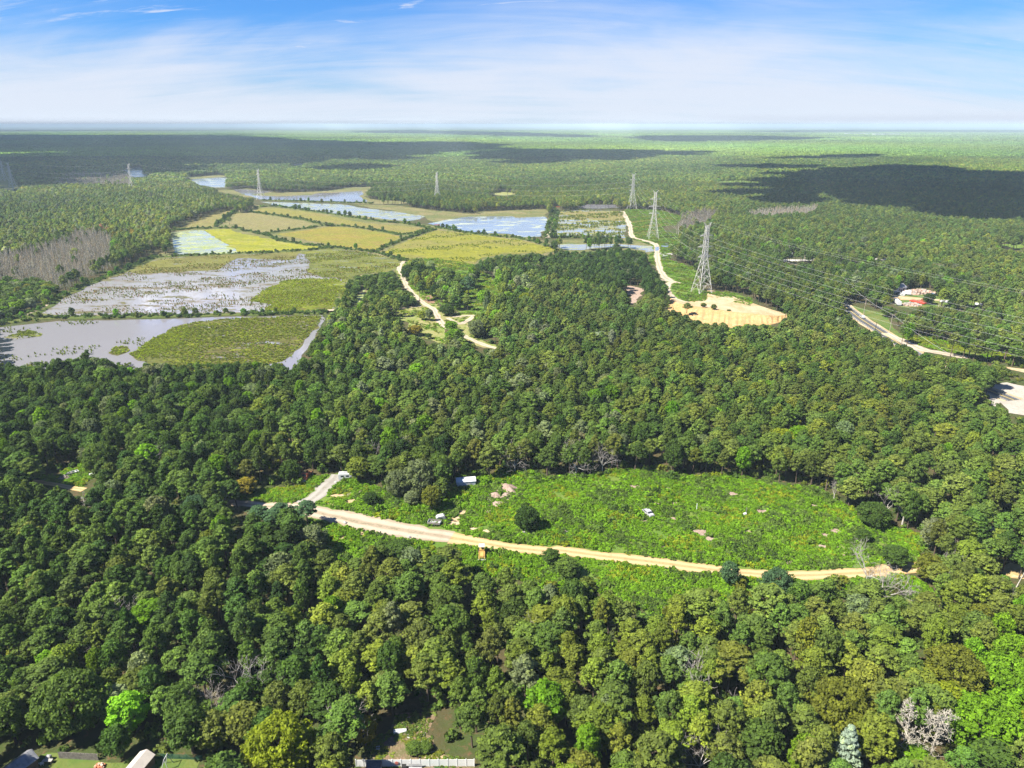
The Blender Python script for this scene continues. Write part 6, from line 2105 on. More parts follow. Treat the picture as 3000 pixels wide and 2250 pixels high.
MB().box(0, -0.12, 5.0, 1.4, 0.06, 1.6).part('panel', greypaint, o)


# ================================================================== VEHICLES AND BUILDINGS
def car(name, label, cat, loc, rz, paint, L=4.7, W=1.85, Hh=1.65, kind='suv', group=None, glass=None):
    o = thing(name, label, cat, loc, rz, group)
    if kind == 'suv':
        prof = [(-L / 2, 0.35), (L / 2, 0.35), (L / 2, 0.85), (L * 0.27, 0.98), (L * 0.10, Hh * 0.93), (-L * 0.08, Hh), (-L * 0.36, Hh * 0.98), (-L * 0.48, 0.98), (-L / 2, 0.9)]
    else:
        prof = [(-L / 2, 0.35), (L / 2, 0.35), (L / 2, 0.8), (L * 0.22, 0.92), (L * 0.08, Hh * 0.95), (-L * 0.10, Hh), (-L * 0.22, Hh * 0.96), (-L * 0.36, 0.95), (-L / 2, 0.9)]
    MB().prism(prof, -W / 2, W / 2).part('body', paint, o)
    zg = (0.98 + Hh) / 2
    for s in (-1, 1):
        MB().box(-L * 0.13, s * (W / 2 + 0.003), zg, L * 0.42, 0.02, (Hh - 0.98) * 0.72).part('side_window', glass_d, o)
    MB().add([(L * 0.265, -W * 0.42, 1.0), (L * 0.265, W * 0.42, 1.0), (L * 0.112, W * 0.40, Hh * 0.92), (L * 0.112, -W * 0.40, Hh * 0.92), (L * 0.275, -W * 0.42, 1.01), (L * 0.275, W * 0.42, 1.01), (L * 0.122, W * 0.40, Hh * 0.93), (L * 0.122, -W * 0.40, Hh * 0.93)],
             [(0, 1, 2, 3), (7, 6, 5, 4), (0, 4, 5, 1), (1, 5, 6, 2), (2, 6, 7, 3), (3, 7, 4, 0)]).part('windscreen', glass_d, o)
    for x in (L * 0.31, -L * 0.30):
        for s in (-1, 1):
            w = MB().tube((x, s * (W / 2 - 0.22), 0.34), (x, s * (W / 2 + 0.02), 0.34), 0.34, 0.34, 12).part('wheel', rubber, o)
            MB().tube((x, s * (W / 2 - 0.05), 0.34), (x, s * (W / 2 + 0.035), 0.34), 0.19, 0.17, 8).part('rim', greypaint, w)
    for s in (-1, 1):
        MB().box(L / 2 + 0.005, s * W * 0.36, 0.72, 0.04, 0.34, 0.16).part('headlight', white_paint, o)
    return o


rd = (G(*z6(850, 1025)) - G(*z6(1000, 1130)))
cl = G(*z6(928, 1072))
car('silver_car', 'silver car driving up the paved road', 'car', (cl.x, cl.y, 0.13), math.atan2(rd.y, rd.x), silver, 4.9, 1.95, 1.75)
LAND.append(('silver car on the paved road', cl))


def truck(label, loc, rz, paint, box=None, boxmat=None, group=None, L=6.0):
    o = thing('old_truck', label, 'truck', loc, rz, group)
    MB().prism([(0.2, 0.7), (1.9, 0.7), (1.9, 1.45), (1.7, 2.35), (0.35, 2.45), (0.2, 2.3)], -1.05, 1.05).part('cab', paint, o)
    MB().prism([(1.9, 0.65), (3.2, 0.65), (3.25, 1.25), (3.05, 1.45), (1.9, 1.55)], -0.75, 0.75).part('hood', paint, o)
    for s in (-1, 1):
        MB().prism([(2.0, 0.6), (3.35, 0.6), (3.3, 0.95), (2.9, 1.12), (2.3, 1.1)], s * 0.95 - 0.22, s * 0.95 + 0.22).part('fender', paint, o)
        MB().tube((3.38, s * 0.9, 0.85), (3.30, s * 0.9, 0.85), 0.14, 0.14, 8).part('headlight', white_paint, o)
    MB().box(3.4, 0, 0.6, 0.14, 2.1, 0.24).part('bumper', white_paint, o)
    MB().add([(1.86, -0.85, 1.52), (1.86, 0.85, 1.52), (1.72, 0.8, 2.25), (1.72, -0.8, 2.25), (1.91, -0.85, 1.52), (1.91, 0.85, 1.52), (1.77, 0.8, 2.25), (1.77, -0.8, 2.25)], [(0, 1, 2, 3), (7, 6, 5, 4), (0, 4, 5, 1), (1, 5, 6, 2), (2, 6, 7, 3), (3, 7, 4, 0)]).part('windscreen', glass_d, o)
    if box:
        MB().box(-box / 2 + 0.1, 0, 0.95 + 1.2, box, 2.3, 2.4).part('box_body', boxmat or white_paint, o)
    else:
        MB().box(-1.7, 0, 0.9, 3.7, 2.1, 0.18).part('flat_bed', rust, o)
        for s in (-1, 1):
            MB().box(-1.7, s * 1.05, 1.25, 3.7, 0.08, 0.55).part('bed_side', rust, o)
    for x in (2.65, -2.2):
        for s in (-1, 1):
            w = MB().tube((x, s * 0.8, 0.45), (x, s * 1.08, 0.45), 0.45, 0.45, 12).part('wheel', rubber, o)
            MB().tube((x, s * 1.0, 0.45), (x, s * 1.10, 0.45), 0.22, 0.2, 8).part('rim', greypaint, w)
    return o


z8 = lambda x, y: (800 + x / 2.458, 1250 + y / 2.458)
truck('old faded red truck facing the camera at the wood edge', G(*z8(243, 368)), -math.pi / 2 - 0.15, redpaint)
LAND.append(('old red truck', G(*z8(243, 368))))
truck('old maroon truck parked beside the orange red frame in the brick yard', G(*z6(1325, 972)), 2.9, redpaint, 4.0, redpaint)

# white camper van half hidden behind a tree
o = thing('camper_van', 'white camper van half hidden behind the yellow-green tree', 'van', G(*z8(540, 378)), 0.12)
MB().prism([(-3.2, 0.5), (3.0, 0.5), (3.1, 1.3), (2.5, 2.5), (-3.0, 2.7), (-3.2, 2.4)], -1.1, 1.1).part('body', white_paint, o)
for x in (-1.8, 0.0):
    MB().box(x, -1.105, 1.8, 1.1, 0.03, 0.6).part('side_window', glass_d, o)
MB().box(1.5, -1.105, 1.4, 0.7, 0.03, 1.6).part('door', greypaint, o)
for x in (-2.1, 2.0):
    for s in (-1, 1):
        MB().tube((x, s * 0.9, 0.36), (x, s * 1.12, 0.36), 0.36, 0.36, 10).part('wheel', rubber, o)
MB().box(-0.6, 0, 2.72, 1.6, 1.0, 0.25).part('roof_box', greypaint, o)

# the white shed
sh = thing('metal_shed', 'long white sheet metal shed at the wood edge', 'shed', G(*z8(1388, 420)), 0.16)
LAND.append(('white metal shed', G(*z8(1388, 420))))
L_, W_, H_ = 6.6, 3.4, 2.3
for y, nm in ((-W_ / 2, 'front_wall'), (W_ / 2, 'rear_wall')):
    m = MB().box(0, y, H_ / 2, L_, 0.08, H_)
    for k in range(14):
        m.box(-L_ / 2 + (k + 0.5) * L_ / 14, y + (-0.055 if y < 0 else 0.055), H_ / 2, 0.16, 0.03, H_ - 0.05)
    m.part(nm, white_metal_roof, sh)
for x in (-L_ / 2, L_ / 2):
    MB().prism([(-W_ / 2 + 0.04, 0), (W_ / 2 - 0.04, 0), (W_ / 2 - 0.04, H_), (0, H_ + 0.75), (-W_ / 2 + 0.04, H_)], x - 0.04, x + 0.04, 'y').part('gable', white_metal_roof, sh)
for s in (-1, 1):
    m = MB()
    nx = L_ / 2 + 0.2
    a, b2 = (s * (W_ / 2 + 0.2), H_ - 0.09), (0.0, H_ + 0.84)
    m.add([(-nx, a[0], a[1]), (nx, a[0], a[1]), (nx, b2[0], b2[1]), (-nx, b2[0], b2[1]), (-nx, a[0], a[1] - 0.07), (nx, a[0], a[1] - 0.07), (nx, b2[0], b2[1] - 0.07), (-nx, b2[0], b2[1] - 0.07)], [(0, 1, 2, 3), (7, 6, 5, 4), (0, 4, 5, 1), (1, 5, 6, 2), (2, 6, 7, 3), (3, 7, 4, 0)])
    for k in range(12):
        x = -nx + (k + 0.5) * 2 * nx / 12
        m.tube((x, a[0], a[1] + 0.02), (x, b2[0], b2[1] + 0.02), 0.04, 0.04, 4, False)
    m.part('roof_slope', white_metal_roof, sh)
dr = MB().box(1.1, -W_ / 2 - 0.09, 1.0, 1.1, 0.06, 2.0).part('door', greypaint, sh)
MB().box(1.5, -W_ / 2 - 0.14, 1.0, 0.06, 0.06, 0.2).part('handle', rubber, dr)

# backhoe loader, seen from its front loader
bh = thing('backhoe_loader', 'yellow backhoe loader parked on the grass below the road', 'backhoe', G(*z8(1504, 935)), -math.pi / 2 + 0.03)
LAND.append(('yellow backhoe loader', G(*z8(1504, 935))))
MB().prism([(-0.9, 0.8), (2.2, 0.8), (2.3, 1.2), (2.2, 1.75), (0.3, 1.9), (-0.9, 1.5)], -0.55, 0.55).part('engine_hood', yellow_p, bh)
MB().box(-0.6, 0, 0.8, 3.6, 0.9, 0.5).part('chassis', rust, bh)
cb = MB().box(-0.9, 0, 2.0, 1.5, 1.5, 0.25).part('cab_floor', yellow_p, bh)
for x in (-1.6, -0.2):
    for s in (-1, 1):
        MB().box(x, s * 0.7, 2.6, 0.1, 0.1, 1.3).part('cab_post', yellow_p, cb)
MB().box(-0.9, 0, 3.3, 1.9, 1.8, 0.16, 0, 0.92).part('canopy', cream, bh)
MB().box(-1.2, 0, 2.25, 0.5, 0.6, 0.5).part('seat', rubber, bh)
for s in (-1, 1):
    MB().tube((-0.4, s * 0.8, 1.7), (1.8, s * 0.8, 1.5), 0.14, 0.13, 4).tube((1.8, s * 0.8, 1.5), (3.0, s * 0.8, 0.5), 0.13, 0.11, 4).part('loader_arm', yellow_p, bh)
    w = MB().tube((-1.2, s * 0.75, 0.75), (-1.2, s * 1.2, 0.75), 0.75, 0.75, 14).part('wheel', rubber, bh)
    MB().tube((-1.2, s * 1.1, 0.75), (-1.2, s * 1.22, 0.75), 0.38, 0.35, 8).part('rim', yellow_p, w)
    w = MB().tube((1.5, s * 0.7, 0.48), (1.5, s * 1.0, 0.48), 0.48, 0.48, 12).part('wheel', rubber, bh)
    MB().tube((1.5, s * 0.95, 0.48), (1.5, s * 1.03, 0.48), 0.24, 0.22, 8).part('rim', yellow_p, w)
MB().prism([(2.9, 0.15), (3.8, 0.12), (3.7, 0.24), (3.05, 0.28), (2.98, 0.95), (2.86, 1.0)], -1.15, 1.15).part('loader_bucket', greypaint, bh)
MB().tube((-2.2, 0, 1.0), (-3.1, 0, 2.9), 0.18, 0.14, 4).tube((-3.1, 0, 2.9), (-3.9, 0, 1.5), 0.14, 0.10, 4).part('backhoe_boom', yellow_p, bh)
MB().prism([(-4.2, 0.9), (-3.6, 0.9), (-3.7, 1.6), (-4.0, 1.6)], -0.3, 0.3).part('digging_bucket', rust, bh)

# two derelict trailers by the road, junk car in the weeds
o = thing('cargo_trailer', 'low grey trailer standing at the edge of the dirt road', 'trailer', G(*z8(1163, 708)), -0.18)
MB().box(0, 0, 0.85, 4.0, 2.0, 0.14).part('bed', greypaint, o)
for y in (-1.0, 1.0):
    MB().box(0, y, 1.2, 4.0, 0.08, 0.6).part('side_board', old_wood, o)
for x in (-2.0, 2.0):
    MB().box(x, 0, 1.2, 0.08, 2.0, 0.6).part('end_board', white_paint, o)
for s in (-1, 1):
    MB().tube((-0.2, s * 0.85, 0.38), (-0.2, s * 1.1, 0.38), 0.38, 0.38, 10).part('wheel', rubber, o)
MB().tube((2.0, 0, 0.7), (3.2, 0, 0.4), 0.06, 0.06, 5).part('drawbar', rust, o)
o = thing('wrecked_camper_top', 'pale grey truck topper lying in the weeds above the grey trailer', 'truck topper', G(*z8(1208, 668)), 0.25)
MB().prism([(-1.6, 0.1), (1.6, 0.1), (1.3, 1.3), (0.9, 1.6), (-1.0, 1.5), (-1.5, 1.0)], -0.9, 0.9).part('shell', greypaint, o)
MB().prism([(-0.8, 1.52), (0.8, 1.60), (0.8, 1.66), (-0.8, 1.58)], -0.75, 0.75).part('roof_panel', white_paint, o)
MB().box(-0.3, -0.93, 0.85, 1.3, 0.05, 0.5).part('window_opening', glass_d, o)
jc = car('junk_car', 'white and grey junk car sunk in the meadow weeds', 'car', G(*P('b1', [(826, 722)])[0]), -1.15, greypaint, 4.6, 1.8, 1.45, 'sedan')
jc.location.z = 0.5
MB().box(1.45, 0, 0.99, 1.3, 1.4, 0.06).part('hood', white_paint, jc)
LAND.append(('junk car in the meadow', jc.location.copy()))
for lab, p, h_ in (('white wooden post standing in the middle of the meadow', P('b1', [(1218, 680)])[0], 2.6), ('thin grey post in the east part of the meadow', P('b1', [(1618, 712)])[0], 2.6)):
    o = MB().tube((0, 0, -0.2), (0, 0, h_), 0.13, 0.11, 6).tube((0, 0, h_), (0, 0, h_ + 0.06), 0.16, 0.02, 6).part('marker_post', white_paint if 'white' in lab else old_wood)
    o.location = G(*p)
    tag(o, lab, 'post')
o = thing('satellite_drum', 'small white drum lying in the weeds in the east part of the meadow', 'drum', G(*P('b1', [(1598, 728)])[0]) + Vector((0, 0, 0.9)))
MB().tube((0, 0, 0), (0.8, 0.2, 0.1), 0.42, 0.42, 12).part('shell', white_paint, o)
MB().tube((0.8, 0.2, 0.1), (0.86, 0.215, 0.107), 0.36, 0.36, 12).part('lid', greypaint, o)

# pinkish soil mounds
def mound(label, px, rx, ry, h, rz, group, mat=pinksoil, seed=1):
    rng = np.random.default_rng(seed)
    N_, M_ = 36, 12
    V, F = [(0, 0, h)], []
    ph = rng.uniform(0, 6.28, 6)
    am = rng.uniform(0.03, 0.12, 6)
    for j in range(1, M_ + 1):
        t = j / M_
        for i in range(N_):
            a = 2 * math.pi * i / N_
            k = 1 + sum(am[q] * math.sin((q + 2) * a + ph[q]) for q in range(6))
            z = h * (1 - t ** 1.5) ** 1.1 * (1 + 0.18 * rng.normal() * t * (1 - t)) + 0.10 * h * math.sin(9 * a + 3 * t) * t * (1 - t)
            V.append((rx * t * k * math.cos(a), ry * t * k * math.sin(a), z - (0.2 if j == M_ else 0)))
    for i in range(N_):
        F.append((0, 1 + i, 1 + (i + 1) % N_))
    for j in range(M_ - 1):
        for i in range(N_):
            a, b = 1 + j * N_ + i, 1 + j * N_ + (i + 1) % N_
            F.append((a, a + N_, b + N_, b))
    m = bpy.data.meshes.new('soil_mound')
    m.from_pydata(V, [], F)
    m.materials.append(mat)
    m.polygons.foreach_set('use_smooth', [True] * len(F))
    bm = bmesh.new()
    bm.from_mesh(m)
    bmesh.ops.recalc_face_normals(bm, faces=bm.faces)
    bm.to_mesh(m)
    bm.free()
    o = link('soil_mound', m)
    o.location = G(*px)
    o.rotation_euler = (0, 0, rz)
    return tag(o, label, 'soil mound', group)


GM = 'pinkish soil mounds on the meadow'
mound('largest pinkish soil mound at the back of the mound cluster', z8(1690, 455), 4.14, 5.06, 1.87, 0.2, GM, seed=1)
mound('round pinkish soil mound on the left of the mound cluster', z8(1602, 500), 2.76, 2.86, 1.30, 0.0, GM, seed=2)
mound('small pale soil mound at the far left of the cluster', z8(1548, 522), 1.84, 1.65, 0.72, 0.0, GM, seed=3)
mound('middle pinkish soil mound linking the cluster together', z8(1672, 500), 2.76, 3.30, 1.15, 0.0, GM, seed=4)
mound('long low pale soil ridge pointing right from the cluster', z8(1755, 500), 5.29, 1.54, 0.72, 0.5, GM, gravel_m, 5)
mound('pinkish soil mound below the middle of the cluster', z8(1612, 565), 3.45, 2.86, 1.15, 0.6, GM, seed=6)
mound('nearest small pinkish soil mound of the cluster', z8(1552, 622), 2.07, 1.98, 0.86, 0.0, GM, seed=7)
mound('small pale soil heap beside the gravel drive', z8(545, 490), 2.07, 1.43, 0.58, 0.5, 'small soil heaps by the drive', gravel_m, 8)
mound('small pink soil heap behind the dark round bush by the drive', z8(635, 475), 1.38, 1.10, 0.72, 0.2, 'small soil heaps by the drive', pinksoil, 9)
LAND.append(('pinkish soil mounds', G(*z8(1670, 500))))

# rowing boat, brush pile, white tub
def boat(label, loc, rz):
    o = thing('old_boat', label, 'boat', loc, rz)
    N_ = 14
    out, inn, kee = [], [], []
    for i in range(N_ + 1):
        t = i / N_
        x = -2.0 + 4.2 * t
        w = 0.95 * (1 - max(0, (t - 0.35) / 0.65) ** 2.2)
        out.append((x, w, 0.75 + 0.15 * t * t))
        kee.append((x * 0.96, w * 0.55, 0.05 + 0.25 * t ** 4))
        inn.append((x * 0.95, max(w - 0.13, 0.0), 0.72 + 0.15 * t * t))
    V, F = [], []
    def strip(A, B):
        k = len(V)
        for s in (1, -1):
            V.extend([(x, s * y, z) for x, y, z in A] + [(x, s * y, z) for x, y, z in B])
        n_ = len(A)
        for s in range(2):
            for i in range(n_ - 1):
                a = k + s * 2 * n_ + i
                F.append((a, a + 1, a + n_ + 1, a + n_))
    strip(kee, out)
    k = len(V)
    V.extend([kee[0], (kee[0][0], -kee[0][1], kee[0][2]), (out[0][0], -out[0][1], out[0][2]), out[0]])
    F.append((k, k + 1, k + 2, k + 3))
    m = MB()
    m.v, m.f = V, F
    m.part('hull', white_paint, o)
    m = MB()
    V, F = [], []
    strip(out, inn)
    m.v, m.f = V, F
    m.part('gunwale', white_paint, o)
    m = MB()
    fl = [(x * 0.94, y * 0.98, 0.22) for x, y, z in inn]
    V, F = [], []
    strip(inn, fl)
    m.v, m.f = V, F
    m.part('inner_hull', greypaint, o)
    m = MB()
    k = len(fl)
    m.add(fl + [(x, -y, z) for x, y, z in fl], [(i, i + 1, k + i + 1, k + i) for i in range(k - 1)])
    m.part('floor', old_wood, o)
    for x in (-1.1, 0.3):
        MB().box(x, 0, 0.58, 0.4, 1.5, 0.06).part('bench', white_paint if x < 0 else old_wood, o)
    return o


z7 = lambda x, y: (x / 2.458, 1250 + y / 2.458)
boat('old white rowing boat lying in the small grassy opening', G(*z7(523, 340)), -2.3)
LAND.append(('old boat', G(*z7(523, 340))))


def heap(name, label, cat, px, rx, ry, h, n_, mat, L, r, seed, kind='stick'):
    rng = np.random.default_rng(seed)
    m = MB()
    for i in range(n_):
        a, q = rng.uniform(0, 6.28), math.sqrt(rng.random())
        x, y = rx * q * math.cos(a), ry * q * math.sin(a)
        z = h * (1 - q ** 1.6) * rng.uniform(0.3, 1.0) + 0.1
        if kind == 'stick':
            d = Vector(rng.normal(size=3)) * (1, 1, 0.35) if False else Vector((rng.normal(), rng.normal(), rng.normal() * 0.3)).normalized() * L * rng.uniform(0.5, 1.1)
            m.tube((x - d.x / 2, y - d.y / 2, max(0.05, z - d.z / 2)), (x + d.x / 2, y + d.y / 2, z + d.z / 2), r, r * 0.7, 4)
        else:
            m.box(x, y, z * 0.9, L * rng.uniform(0.5, 1.3), L * rng.uniform(0.5, 1.1), L * rng.uniform(0.4, 0.9), rng.uniform(0, 3.1))
    o = m.part(name, mat)
    o.location = G(*px)
    return tag(o, label, cat, None, None)


def pile(name, label, cat, px, rx, ry, h, n_, mats, L, r, seed, piece, kind='stick', core=None):
    """A heap as a thing: a core with its larger pieces as parts."""
    o = thing(name, label, cat, G(*px))
    rng = np.random.default_rng(seed)
    if core:
        c = mound('x', px, rx * 0.95, ry * 0.95, h * 0.75, 0, None, core, seed + 50)
        c.name = 'core'
        c.parent = o
        c.location = (0, 0, 0)
        for k_ in ('label', 'category', 'group'):
            if k_ in c:
                del c[k_]
    for i in range(n_):
        a, q = rng.uniform(0, 6.28), math.sqrt(rng.random())
        x, y = rx * q * math.cos(a), ry * q * math.sin(a)
        z = h * (1 - q ** 1.5) * rng.uniform(0.75, 1.0) + 0.08
        m = MB()
        if kind == 'stick':
            d = Vector((rng.normal(), rng.normal(), rng.normal() * 0.3)).normalized() * L * rng.uniform(0.5, 1.1)
            m.tube((x - d.x / 2, y - d.y / 2, max(0.05, z - d.z / 2)), (x + d.x / 2, y + d.y / 2, z + d.z / 2), r, r * 0.7, 4)
        else:
            m.box(x, y, z, L * rng.uniform(0.5, 1.3), L * rng.uniform(0.5, 1.1), L * rng.uniform(0.4, 0.9), rng.uniform(0, 3.1), rng.uniform(0.7, 1))
        m.part(piece, mats[i % len(mats)], o)
    return o


pile('brush_pile', 'grey pile of dead brush left of the old boat', 'brush pile', z7(467, 372), 1.9, 1.2, 1.1, 44, [deadwood, deadtwig, old_wood], 2.0, 0.06, 21, 'branch', 'stick', old_wood if False else pinksoil)
o = thing('white_tank', 'white metal tank half hidden right of the old boat', 'tank', G(*z7(668, 352)), 0.4)
MB().tube((-1.0, 0, 0.5), (1.0, 0, 0.5), 0.5, 0.5, 12).part('shell', white_paint, o)
MB().tube((0, 0, 0.95), (0, 0, 1.15), 0.16, 0.16, 8).part('cap', greypaint, o)
for x in (-0.6, 0.6):
    MB().box(x, 0, 0.1, 0.12, 0.7, 0.3).part('foot', rust, o)
# white truck hidden in trees below the road
truck('white box truck hidden in the trees below the dirt road', G(*z8(250, 925)), 0.8, white_paint, 3.6, white_paint)
pile('rubble_pile', 'small grey rubble pile at the meadow foot below the dark tree', 'rubble pile', z8(1812, 775), 1.6, 1.1, 0.9, 30, [concrete, pinksoil, concrete], 0.45, 0.1, 22, 'stone', 'block', pinksoil)
pile('rubble_pile', 'pale rubble pile in the weeds at the west foot of the meadow', 'rubble pile', P('b1', [(150, 862)])[0], 1.5, 1.0, 0.8, 26, [concrete, pinksoil], 0.45, 0.1, 23, 'stone', 'block', pinksoil)
for i, (q, lab) in enumerate(((z8(980, 800), 'small grey boulder on the grass south of the road'), (z8(520, 697), 'flat pale stone slab on the grass south of the wide road'), (z8(455, 405), 'white stone at the top of the gravel drive'),
                              (P('b5', [(1503, 378)])[0], 'white stone in the grass hollow below the sandy road'), (P('b6', [(1135, 405)])[0], 'white rock among the pines right of the dark-stemmed dead pine'))):
    rng = np.random.default_rng(40 + i)
    bm = bmesh.new()
    bmesh.ops.create_icosphere(bm, subdivisions=2, radius=0.6)
    for v in bm.verts:
        v.co *= 1 + 0.16 * rng.normal()
        v.co.z *= 0.6
    m = bpy.data.meshes.new('boulder')
    bm.to_mesh(m)
    bm.free()
    m.materials.append(concrete)
    o = link('boulder', m)
    o.location = G(*q) + Vector((0, 0, 0.35))
    tag(o, lab, 'boulder')

# ---- the brick yard beside the paved road ------------------------------------------
pile('brick_heap', 'large heap of broken pink bricks at the back of the yard', 'brick heap', z6(1295, 915), 13.0, 6.0, 3.4, 120, [brick_m, pinksoil, concrete], 1.5, 0.1, 31, 'brick', 'block', pinksoil)
pile('brick_heap', 'small heap of broken pink bricks in front of the red frame', 'brick heap', z6(1238, 992), 8.0, 4.0, 1.9, 70, [brick_m, pinksoil, concrete], 1.3, 0.1, 32, 'brick', 'block', pinksoil)
LAND.append(('heap of pink bricks', G(*z6(1295, 915))))
a_, b_ = G(*z6(1240, 968)), G(*z6(1335, 988))
fr = thing('steel_truss', 'long orange-red steel truss lying beside the small brick heap', 'steel truss', (a_ + b_) / 2, math.atan2((b_ - a_).y, (b_ - a_).x))
Lf = (b_ - a_).length
for y in (-1.6, 1.6):
    MB().box(0, y, 1.0, Lf, 0.5, 0.9).part('rail', bright_red, fr)
for k in range(9):
    MB().box(-Lf / 2 + (k + 0.5) * Lf / 9, 0, 1.25, 0.7, 3.4, 0.35).part('rung', bright_red, fr)
MB().box(0, 0, 0.35, Lf * 0.9, 2.2, 0.5).part('base', redpaint, fr)
o = thing('flat_trailer', 'long pale blue-white trailer at the left of the brick yard', 'trailer', G(*z6(1152, 985)), 1.35)
MB().box(0, 0, 1.9, 12.0, 2.6, 1.9).part('body', white_paint, o)
MB().box(0, 0, 2.88, 12.1, 2.7, 0.1).part('roof', white_metal_roof, o)
for x in (-4.5, -3.4):
    for s in (-1, 1):
        MB().tube((x, s * 1.0, 0.48), (x, s * 1.3, 0.48), 0.48, 0.48, 10).part('wheel', rubber, o)
truck('white box truck parked beside the large brick heap', G(*z6(1200, 925)), 2.6, white_paint, 4.2, white_paint)
car('parked_car', 'white car left of the white box truck in the brick yard', 'car', G(*z6(1180, 930)), 2.4, white_paint, group='cars in the brick yard')
car('parked_car', 'blue car behind the maroon truck in the brick yard', 'car', G(*z6(1385, 930)), 0.3, blue_p, group='cars in the brick yard')
for i, (x, y, mt, lab) in enumerate(((1450, 972, white_paint, 'leftmost white car in the row right of the brick yard'), (1480, 975, greypaint, 'grey car second in the row right of the brick yard'), (1545, 985, white_paint, 'white car behind the dark tree right of the brick yard'),
                                     (1570, 975, silver, 'silver car at the right end of the row near the brick yard'), (1660, 990, white_paint, 'white car far right in the gap between the trees'), (1690, 992, greypaint, 'grey car far right in the gap between the trees'))):
    car('parked_car', lab, 'car', G(*z6(x, y)), 0.25 + 0.2 * i, mt, kind='suv' if i % 2 else 'sedan', group='cars in the brick yard')
o = thing('house', 'grey-roofed house half hidden in the trees behind the brick yard', 'house', G(*z6(1140, 900)), 0.3)
MB().box(0, 0, 1.6, 13, 8, 3.2).part('wall', white_paint, o)
MB().prism([(-4.4, 3.2), (4.4, 3.2), (0, 5.6)], -6.8, 6.8, 'y').part('roof', metal_roof, o)
for x in (-4, 0, 4):
    w = MB().box(x, -4.02, 1.8, 1.4, 0.06, 1.3).part('window', glass_d, o)
    MB().box(x, -4.06, 1.1, 1.6, 0.1, 0.1).part('sill', white_paint, w)
MB().box(2, -4.02, 1.05, 1.0, 0.08, 2.1).part('door', brownwall, o)

# ---- red barriers far off, far buildings -------------------------------------------
for q, lab in (((1635, 608), 'small red barrier at the far end of the sandy causeway'), ((1281, 661), 'small red barrier at the corner of the open pond')):  # both are red barriers of posts and rails
    o = thing('red_barrier', lab, 'barrier', G(*q), 0.1)
    for x in (-3, 3):
        MB().box(x, 0, 0.9, 0.4, 0.4, 1.8).part('post', redpaint, o)
    for z in (0.7, 1.4):
        MB().box(0, -0.1, z, 7.0, 0.2, 0.45).part('rail', bright_red, o)
FARB = [((2500, 396.5), 190, 60, 13, 'left long white warehouse on the horizon at the right'), ((2538, 397.5), 60, 40, 12, 'small white warehouse second from left on the right horizon'), ((2571, 399), 95, 60, 15, 'white warehouse third from left on the right horizon'), ((2607, 399), 190, 70, 15, 'right long white warehouse on the right horizon'),
        ((1020, 383), 90, 50, 14, 'tiny white building on the left horizon'), ((1270, 382), 260, 60, 14, 'long low white building on the horizon left of centre'), ((1335, 382), 110, 60, 14, 'short white building on the horizon left of centre')]
for q, L_, W_, H_, lab in FARB:
    g_ = G(*q)
    g_.y = min(g_.y, 13500) if g_.y > 13500 else g_.y
    g_ = G(q[0], q[1])
    o = thing('warehouse', lab, 'warehouse', g_, 0.05, 'white buildings on the horizon')
    MB().box(0, 0, 5 + H_ / 2, L_, W_, H_ + 10).part('wall', white_paint, o)
    MB().box(0, 0, H_ + 10.4, L_ + 2, W_ + 2, 0.9).part('roof', white_metal_roof, o)
o = thing('roadside_house', 'pale flat-roofed house in the far woods above the track-end pylon', 'house', G(*P('z5', [(1478, 278)])[0]), 0.1)
MB().box(0, 0, 4.5, 16, 9, 9).part('wall', white_paint, o)
MB().box(0, 0, 9.2, 17, 10, 0.5).part('roof', beige_roof, o)

# ================================================================== THE YARDS AT THE BOTTOM EDGE
b4 = lambda x, y: P('b4', [(x, y)])[0]
b3 = lambda x, y: P('b3', [(x, y)])[0]
fl = thing('vinyl_fence', 'white vinyl privacy fence along the bottom edge', 'fence', (0, 0, 0))
# fence line: post tops (z = 1.95) read off the photograph
xs_ = [945, 1005, 1085, 1165, 1240, 1312, 1390, 1465, 1540, 1615, 1690, 1765, 1840, 1905]
tops = [G(*b4(x, 1312 + (1400 - x) * 0.004), 1.95) for x in xs_]
for i, p in enumerate(tops):
    c = MB().box(p.x, p.y, 0.97, 0.14, 0.14, 1.95).part('post', white_vinyl, fl)
    MB().box(p.x, p.y, 1.99, 0.19, 0.19, 0.07, 0, 0.4).part('cap', white_vinyl, c)
for p, q in zip(tops[:-1], tops[1:]):
    d = q - p
    L_ = math.hypot(d.x, d.y)
    rz_ = math.atan2(d.y, d.x)
    c = (p + q) / 2
    pn = MB()
    nb = 8
    for k in range(nb):
        t = (k + 0.5) / nb - 0.5
        pn.box(c.x + d.x * t * 0.92, c.y + d.y * t * 0.92, 0.92, L_ * 0.92 / nb - 0.012, 0.04, 1.62, rz_)
    po = pn.part('panel', white_vinyl, fl)
    MB().box(c.x, c.y, 1.76, L_ - 0.14, 0.07, 0.12, rz_).part('rail', white_vinyl, po)
LAND.append(('white vinyl fence', (tops[3] + tops[9]) / 2))

